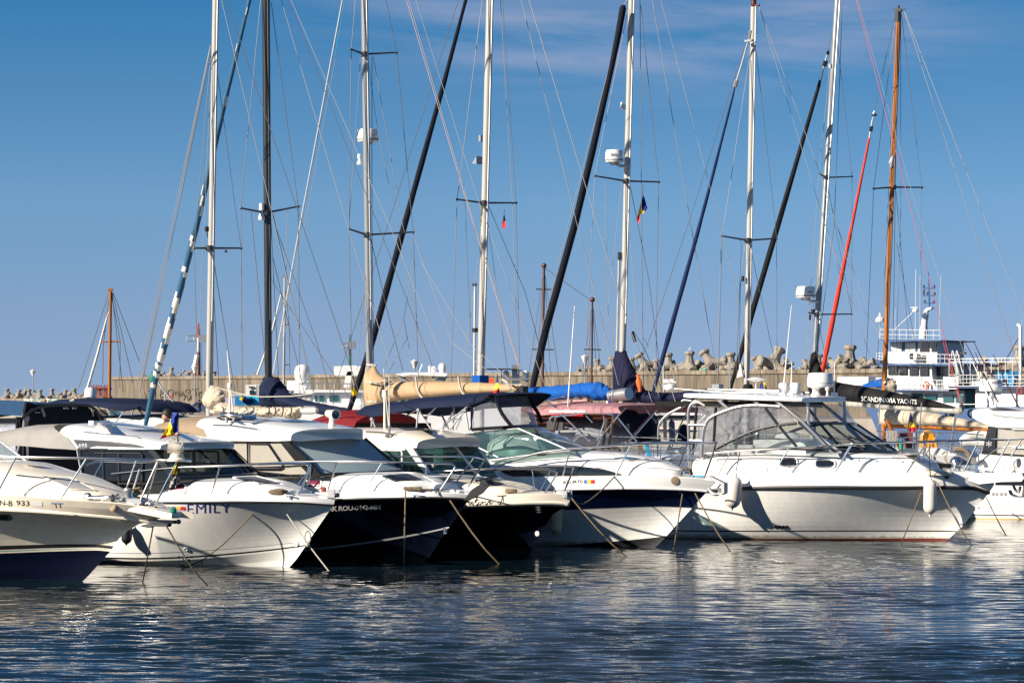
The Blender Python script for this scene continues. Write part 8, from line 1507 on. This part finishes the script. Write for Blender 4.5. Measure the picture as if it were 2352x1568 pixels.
# far sailing boats
def far_yacht(label, x0, xb, yt, yb, w_, D, m, spr, stays, jib=None):
    t = thing('distant_yacht', label, 'sailing yacht', at(xb, HZ+F*H/D, D), 0, 'distant masts beyond the second row')
    MB().tube([at(xb, yb, D), at(x0, yt, D)], [w_*D/F/2, w_*D/F/2*.85], 10).build('mast', m, t, world=True); mb = MB()
    for a_, y_, c_ in spr: mb.tube([at(a_, y_, D), at(c_, y_-1, D)], .04, 5)
    mb.box(at(x0, yt-1, D), (.22, .12, .15)); mb.build('spreader', varnish if m is varnish else galv, t, world=True); mb = MB()
    for a_, c_ in stays: mb.tube([at(*a_, D), at(*c_, D)], .016, 4)
    mb.build('stay', wire, t, world=True)
    if jib: MB().tube([at(p[0], p[1], D) for p in jib], [p[2]*D/F/2 for p in jib], 8).build('furled_jib', whitesail, t, world=True)
    z_ = .9; MB().loft([[(at(xb, 1000, D).x+u, D+v, z) for v, z in ((-w2, z_), (-w2*.8, 0), (0, -.3), (w2*.8, 0), (w2, z_))] for u, w2 in ((-4.5, .1), (-3, .8), (0, 1.3), (4, 1.1))], closed=False).build('hull', white, t, world=True)
far_yacht('far small yacht with a varnished mast and white furled jib at left', 254, 251, 667, 935, 8, 135, varnish, ((236, 785, 277),), (((250, 672), (181, 890)), ((257, 672), (283, 900)), ((260, 672), (320, 830)), ((258, 672), (306, 880)), ((252, 672), (238, 785)), ((255, 672), (276, 783)), ((276, 785), (275, 890)), ((237, 786), (236, 880))), [(250, 716, 2), (244, 735, 4), (222, 820, 6), (195, 912, 6)])
far_yacht('far yacht with a slim white mast right of the black mast', 654, 651.5, 634, 930, 6, 150, mastwhite, ((650, 746, 664), (650, 838, 666)), (((654, 640), (664, 746)), ((664, 746), (666, 860)), ((651, 690), (590, 862))), [(646, 675, 3), (620, 780, 4), (591, 861, 5)])
# small wheelhouse boat between masts with radar set
t = thing('radar_launch', 'small launch with a stacked white radar set right of the indigo mast cover', 'launch', at(1528, 985, 290)); DF = 290
MB().prism([at(*p, DF) for p in q('C7', (1000, 900), (1100, 760), (1900, 760), (1900, 1300), (1100, 1300))], (0, 3, 0)).build('hull', white, t, world=True)
MB().tube([at(*p, DF+.5) for p in q('C7', (1388, 320), (1392, 740))], .13, 8).tube([at(*p, DF+.5) for p in q('C7', (1542, 380), (1545, 640))], .03, 5).build('radar_mast', galv, t, world=True)
MB().box(at(*q('C7', (1480, 580))[0], DF), (1.3, 1.1, .17)).lathe([(.001, 0), (.35, 0), (.42, .1), (.42, .32), (.32, .42), (.001, .43)], at(*q('C7', (1445, 600))[0], DF), n=16).lathe([(.001, 0), (.35, 0), (.42, .1), (.42, .32), (.32, .42), (.001, .43)], at(*q('C7', (1520, 598))[0], DF), n=16).lathe([(.4, -.2), (.65, 0), (.65, .35), (.5, .5), (.001, .5)], at(*q('C7', (1495, 685))[0], DF), n=18).build('radar_dome', white, t, world=True)
# ================================================================== blue and white ship at right
DS = 225; SA = math.radians(34); SX = 2180
SN = Vector((math.sin(SA), math.cos(SA), 0))
def at(px, py, D):
    "points of the ship lie on planes turned with its side, D-DS metres inboard"
    r = ray(px, py); C = Vector(((SX-CX)/F*DS, DS, H)); t_ = ((C-Vector((0, 0, H))).dot(SN)+(D-DS))/r.dot(SN); return Vector((0, 0, H))+r*t_
t = SHIP = thing('workboat_ship', 'blue and white working ship with two tiers of windows at the right', 'ship', at(2200, HZ+F*H/DS, DS))
def sp(name, mat, polys, dz=0, dep=1.0, par=None, z='C5', smooth=False):
    mb = MB()
    for pl in polys:
        if len(pl) == 4 and not hasattr(pl[0], '__len__'): x0, y0, x1, y1 = pl; pl = [(x0, y1), (x1, y1), (x1, y0), (x0, y0)]
        mb.prism([at(*p, DS+dz) for p in q(z, *pl)], SN*dep)
    return mb.build(name, mat, par or t, world=True, smooth=smooth)
sp('hull', bluep, [[(20, 1380), (300, 1395), (1100, 1395), (1300, 1375), (2200, 1375), (2200, 1700), (180, 1700), (90, 1480)]], 0, 8)
sp('bulwark', bluep, [[(20, 1380), (60, 1200), (200, 1180), (200, 1390)]], .2, 7)
sp('deckhouse', shipwhite, [(330, 1205, 1010, 1395), (1180, 1180, 2200, 1395)], .8, 6)
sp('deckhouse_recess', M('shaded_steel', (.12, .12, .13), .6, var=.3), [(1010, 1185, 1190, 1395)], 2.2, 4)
sp('deckhouse_rib', shipwhite, [(1185, 1190, 1300, 1400)], .6, 1); sp('deckhouse_rib', shipwhite, [(1450, 1240, 1600, 1380)], .6, 1)
for r_ in ((515, 1240, 620, 1290), (655, 1245, 770, 1300), (845, 1250, 945, 1325), (975, 1250, 1050, 1325)):
    f_ = sp('lower_window', greyp, [(r_[0]-8, r_[1]-7, r_[2]+8, r_[3]+7)], .72, .3); sp('pane', greenglass, [r_], .66, .2, f_)
sp('upper_deck_edge', bluep, [(345, 1190, 900, 1214), (895, 1155, 2200, 1182), (150, 925, 1000, 946), (145, 880, 185, 935)], -.1, 7.5)
sp('bridge_house', shipwhite, [[(262, 946), (720, 946), (725, 1040), (735, 1110), (760, 1160), (785, 1200), (262, 1200)]], .4, 6)
sp('bridge_house_aft', shipwhite, [(715, 946, 1000, 1195)], 1.4, 5)
for i, r_ in enumerate(((272, 955, 365, 1038), (387, 960, 463, 1042), (494, 963, 578, 1047), (604, 966, 688, 1050), (737, 968, 832, 1052), (855, 968, 950, 1052))):
    dz = .32 if i < 4 else 1.32
    f_ = sp('bridge_window', black, [(r_[0]-5, r_[1]-5, r_[2]+5, r_[3]+5)], dz, .2); sp('pane', blkglass, [r_], dz-.05, .1, f_)
sp('wheelhouse_base', shipwhite, [[(268, 800), (580, 800), (580, 925), (262, 925)], (580, 690, 780, 925)], .8, 5)
sp('wheelhouse_front', bluep, [[(288, 690), (590, 690), (590, 800), (282, 800)]], .9, 4.6)
for k, pl in enumerate(([(290, 708), (412, 705), (408, 795), (305, 795)], [(447, 705), (555, 705), (550, 795), (445, 795)], [(596, 706), (694, 706), (694, 800), (596, 800)], [(720, 706), (770, 706), (770, 800), (720, 800)])): sp('wheelhouse_window', M('blind_in_window', (.52, .56, .50), .4) if k == 0 else (bpy.data.materials['blind_in_window'] if k == 1 else blkglass), [pl], .72 if k > 1 else .82, .2)
sp('wheelhouse_roof', bluep, [[(178, 662), (560, 672), (822, 678), (818, 688), (560, 690), (290, 700), (178, 672)]], -.2, 6.5)
def rails(name, x0, x1, ys, n_, dz=0, r=.022, z='C5'):
    mb = MB()
    for y_ in ys: mb.tube([at(*p, DS+dz) for p in q(z, (x0, y_[0]), (x1, y_[1]))], r, 5)
    for i in range(n_+1):
        x = x0+(x1-x0)*i/n_; u = i/n_; mb.tube([at(*p, DS+dz) for p in q(z, (x, ys[0][0]*(1-u)+ys[0][1]*u), (x, ys[-1][0]*(1-u)+ys[-1][1]*u))], r, 5)
    return mb.build(name, shipwhite, t, world=True)
rails('roof_railing', 178, 810, ((568, 576), (620, 630), (662, 680)), 9, -.1); rails('bridge_railing', 148, 210, ((812, 815), (845, 850), (880, 885)), 2, -.2); rails('bridge_railing', 490, 730, ((815, 820), (850, 855), (880, 890), (920, 925)), 4, -.3)
rails('bridge_railing', 760, 1010, ((828, 832), (870, 875), (920, 925)), 5, .5); rails('platform_railing', 905, 1640, ((876, 866), (908, 908)), 8, -.2, .035); rails('platform_railing', 905, 1640, ((1042, 1048), (1085, 1085), (1125, 1130)), 12, -.3); rails('platform_railing', 905, 1640, ((876, 866), (1160, 1160)), 10, -.2, .03)
rails('side_railing', 340, 900, ((1095, 1098), (1140, 1145), (1195, 1205)), 9, -.25, .02); rails('side_railing', 780, 890, ((1100, 1100), (1140, 1140), (1185, 1190)), 5, -.3); rails('platform_railing', 1640, 2200, ((1048, 1050), (1085, 1085), (1125, 1130), (1160, 1160)), 8, -.2)
mb = MB()
for x in (945, 990): mb.tube(smoothpts([at(*p, DS-.4) for p in q('C5', (x-12, 860), (x-8, 800), (x, 795), (x+12, 840), (x+55, 1020))], 3), .035, 6)
for i in range(9): mb.tube([at(*p, DS-.4) for p in q('C5', (948+i*6, 930+i*22), (985+i*6, 920+i*22))], .04, 4)
mb.build('ship_ladder', shipwhite, t, world=True)
MB().tube(smoothpts([at(*p, DS+2) for p in q('C5', (632, 665), (640, 560), (655, 440), (668, 380), (690, 358), (725, 348))], 3), [.34]*4+[.26]*4+[.2]*4+[.14]*4, 10).build('funnel_mast', shipwhite, t, world=True)
mb = MB(); mb.tube([at(*p, DS+2) for p in q('C5', (700, 345), (697, 200), (693, 85))], [.065, .05, .04], 8)
for y_, x0, x1 in ((345, 645, 755), (292, 640, 755), (212, 632, 760), (137, 632, 760)): mb.tube([at(*p, DS+2) for p in q('C5', (x0, y_), (x1, y_))], .045, 6)
mb.tube([at(*p, DS+2) for p in q('C5', (693, 80), (690, -30))], .03, 5)
mb.build('light_mast', bluep, t, world=True); mb = MB()
for x, y_ in ((650, 290), (748, 292), (640, 205), (680, 205), (755, 210), (640, 133), (750, 133), (642, 180)): mb.lathe([(.06, 0), (.06, .06), (.085, .07), (.085, .2), (.06, .21), (.05, .24)], at(*q('C5', (x, y_))[0], DS+2), n=10)
mb.build('navigation_light', darkgrey, t, world=True)
c = at(*q('C5', (184, 490))[0], DS+1); MB().lathe([(.28, 0), (.36, .01), (.38, .08), (.36, .24), (.27, .38), (.14, .44), (.001, .46)], c, n=22).lathe([(.1, .46), (.11, .58), (.08, .7), (.001, .72)], c, n=12).lathe([(.04, -1.25), (.04, 0)], c, n=8).build('satellite_dome', white, t, world=True)
c = at(*q('C5', (552, 390))[0], DS+1); MB().lathe([(.18, 0), (.25, .06), (.25, .2), (.15, .3), (.1, .36)], c, n=16).box(c+Vector((-.1, 0, .4)), (.55, .12, .1)).build('radar_set', white, t, world=True)
tubeW([at(*p, DS+1) for p in q('C5', (345, 560), (520, 395))], .03, 'radar_brace', shipwhite, t); tubeW([at(*p, DS+1) for p in q('C5', (580, 400), (690, 400))], .04, 'radar_arm', bluep, t)
tubeW([at(*p, DS+.5) for p in q('C5', (548, 680), (552, 500), (558, -60))], .022, 'whip_aerial', oldwhite, t); tubeW([at(*p, DS+.5) for p in q('C5', (800, 570), (808, 300), (820, 0))], .012, 'whip_aerial', oldwhite, t); tubeW([at(*p, DS+.5) for p in q('C5', (340, 570), (342, 350))], .012, 'whip_aerial', oldwhite, t); tubeW([at(*p, DS+.3) for p in q('C5', (600, 680), (602, 0))], .014, 'whip_aerial', oldwhite, t)
MB().tube(smoothpts([at(*p, DS+3) for p in q('C5', (1652, 1155), (1650, 700), (1650, 560), (1640, 530), (1618, 520))], 3), .13, 10).build('cargo_mast', shipwhite, t, world=True); tubeW([at(*p, DS+3) for p in q('C5', (1660, 540), (1662, 455))], .014, 'whip_aerial', galv, t)
tubeW([at(*p, DS+3) for p in q('C5', (1630, 655), (1500, 880), (1400, 1040))], .05, 'cargo_boom', brownwood, t); tubeW([at(*p, DS+3) for p in q('C5', (1640, 575), (1060, 790))], .015, 'mast_stay', wire, t); tubeW([at(*p, DS+3) for p in q('C5', (1640, 610), (1240, 810))], .015, 'mast_stay', wire, t)
for c_, d_ in (((1645, 1210), 0), ): 
    MB().tube([at(*q('C5', (c_[0]+26*math.cos(a_), c_[1]+36*math.sin(a_)))[0], DS-.3) for a_ in [i*math.pi/9 for i in range(19)]], .07, 7).build('lifebuoy_ring', M('dark_red_ring', (.3, .03, .03), .5), t, world=True)
lb = thing('life_ring', 'orange life ring hung on the white bridge side of the ship', 'life ring', at(*q('C5', (665, 1195))[0], DS)); 
MB().tube([at(*q('C5', (665+26*math.cos(a_), 1155+37*math.sin(a_)))[0], DS+.1) for a_ in [i*math.pi/12 for i in range(25)]], .085, 8, mis=lambda i, j: 1 if i % 6 == 2 else 0).build('ring_float', [orangelb, oldwhite], lb, world=True)
sp('deck_cabin', M('cream_paint', (.62, .55, .42), .5), [(1140, 990, 1375, 1155)], 2, 3); sp('deck_cabin_roof', darkgrey, [(1155, 984, 1380, 992)], 1.8, 3.4); sp('deck_cabin_window', blkglass, [(1300, 1000, 1365, 1060)], 1.9, .2)
mb = MB()
for x, y0, w_ in ((1440, 1040, 60), (1510, 1020, 70), (1600, 1010, 60), (1555, 1000, 40), (1440, 1110, 80), (1560, 1090, 90)): mb.lathe([(w_/4.5506*DS/F*.4, 0), (w_/4.5506*DS/F*.5, .05), (w_/4.5506*DS/F*.5, .42), (w_/4.5506*DS/F*.3, .5)], at(*q('C5', (x, 1155))[0], DS+1)+Vector((0, 0, 0 if y0 > 1080 else .52)), n=12)
mb.build('blue_drums', M('drum_blue', (.01, .25, .50), .5), t, world=True)
for x in (1555, 1610): mb = MB().box(at(*q('C5', (x, 1020))[0], DS+.5), (.22, .2, .3)); mb.build('blue_crate', bpy.data.materials['drum_blue'], t, world=True)
mb = MB()
for x, y_ in ((905, 1440), (1140, 1445)): mb.lathe([(.2, -.1), (.31, -.12), (.36, 0), (.31, .12), (.2, .1)], at(*q('C5', (x, y_))[0], DS-.3), (0, 1, 0), 18, cap=False)
mb.build('tyre_fender', black, t, world=True)
sp('air_unit', oldwhite, [(492, 820, 565, 880)], .3, .6); MB().lathe([(.001, 0), (.3, 0), (.3, .04)], at(*q('C5', (520, 850))[0], DS+.28), (0, -1, 0), 14).build('air_unit_fan', darkgrey, t, world=True); sp('bridge_door', black, [(622, 835, 660, 915)], .7, .2); sp('flood_light', black, [(1020, 805, 1065, 825)], .2, .4); sp('side_door', M('teal_door', (.02, .16, .18), .5), [(1075, 1210, 1130, 1390)], 1.9, .3)
sp('foredeck_tarp', bluecv, [[(0, 1145), (90, 1110), (200, 1075), (200, 1165), (0, 1170)]], 1, 3); sp('foredeck_house', shipwhite, [[(140, 1070), (200, 1070), (215, 1180), (140, 1180)], (-60, 1060, 60, 1110)], 2, 3)
tubeW([at(*p, DS-.3) for p in q('C5', (900, 1350), (1310, 1348))], .03, 'deck_wire', shipwhite, t)
sp('long_white_rail_house', shipwhite, [(-260, 1062, 60, 1150)], 6, 3)
def at(px, py, D): return Vector((0, 0, H))+ray(px, py)*D
# fishing rods standing on the right pilothouse roof
for k, (a, c, lab) in enumerate((((1065, 680), (1300, 1100), 'leftmost'), ((1155, 680), (1360, 1060), 'second'), ((1180, 810), (1420, 1330), 'short leaning'), ((1365, 825), (1640, 1390), 'rightmost'))):
    D7 = B7.D+1.5; o = MB().tube([at(*q('C5', a)[0], D7), at(*q('C5', ((a[0]+c[0])/2-8, (a[1]+c[1])/2+8))[0], D7), at(*q('C5', c)[0], D7)], [.008, .014, .02], 5).build('fishing_rod', M('rod_maroon', (.07, .02, .02), .5) if k == 0 else bpy.data.materials['rod_maroon'])
    tag(o, lab+' fishing rod leaning above the roof of the right pilothouse', 'fishing rod', 'fishing rods over the right pilothouse')
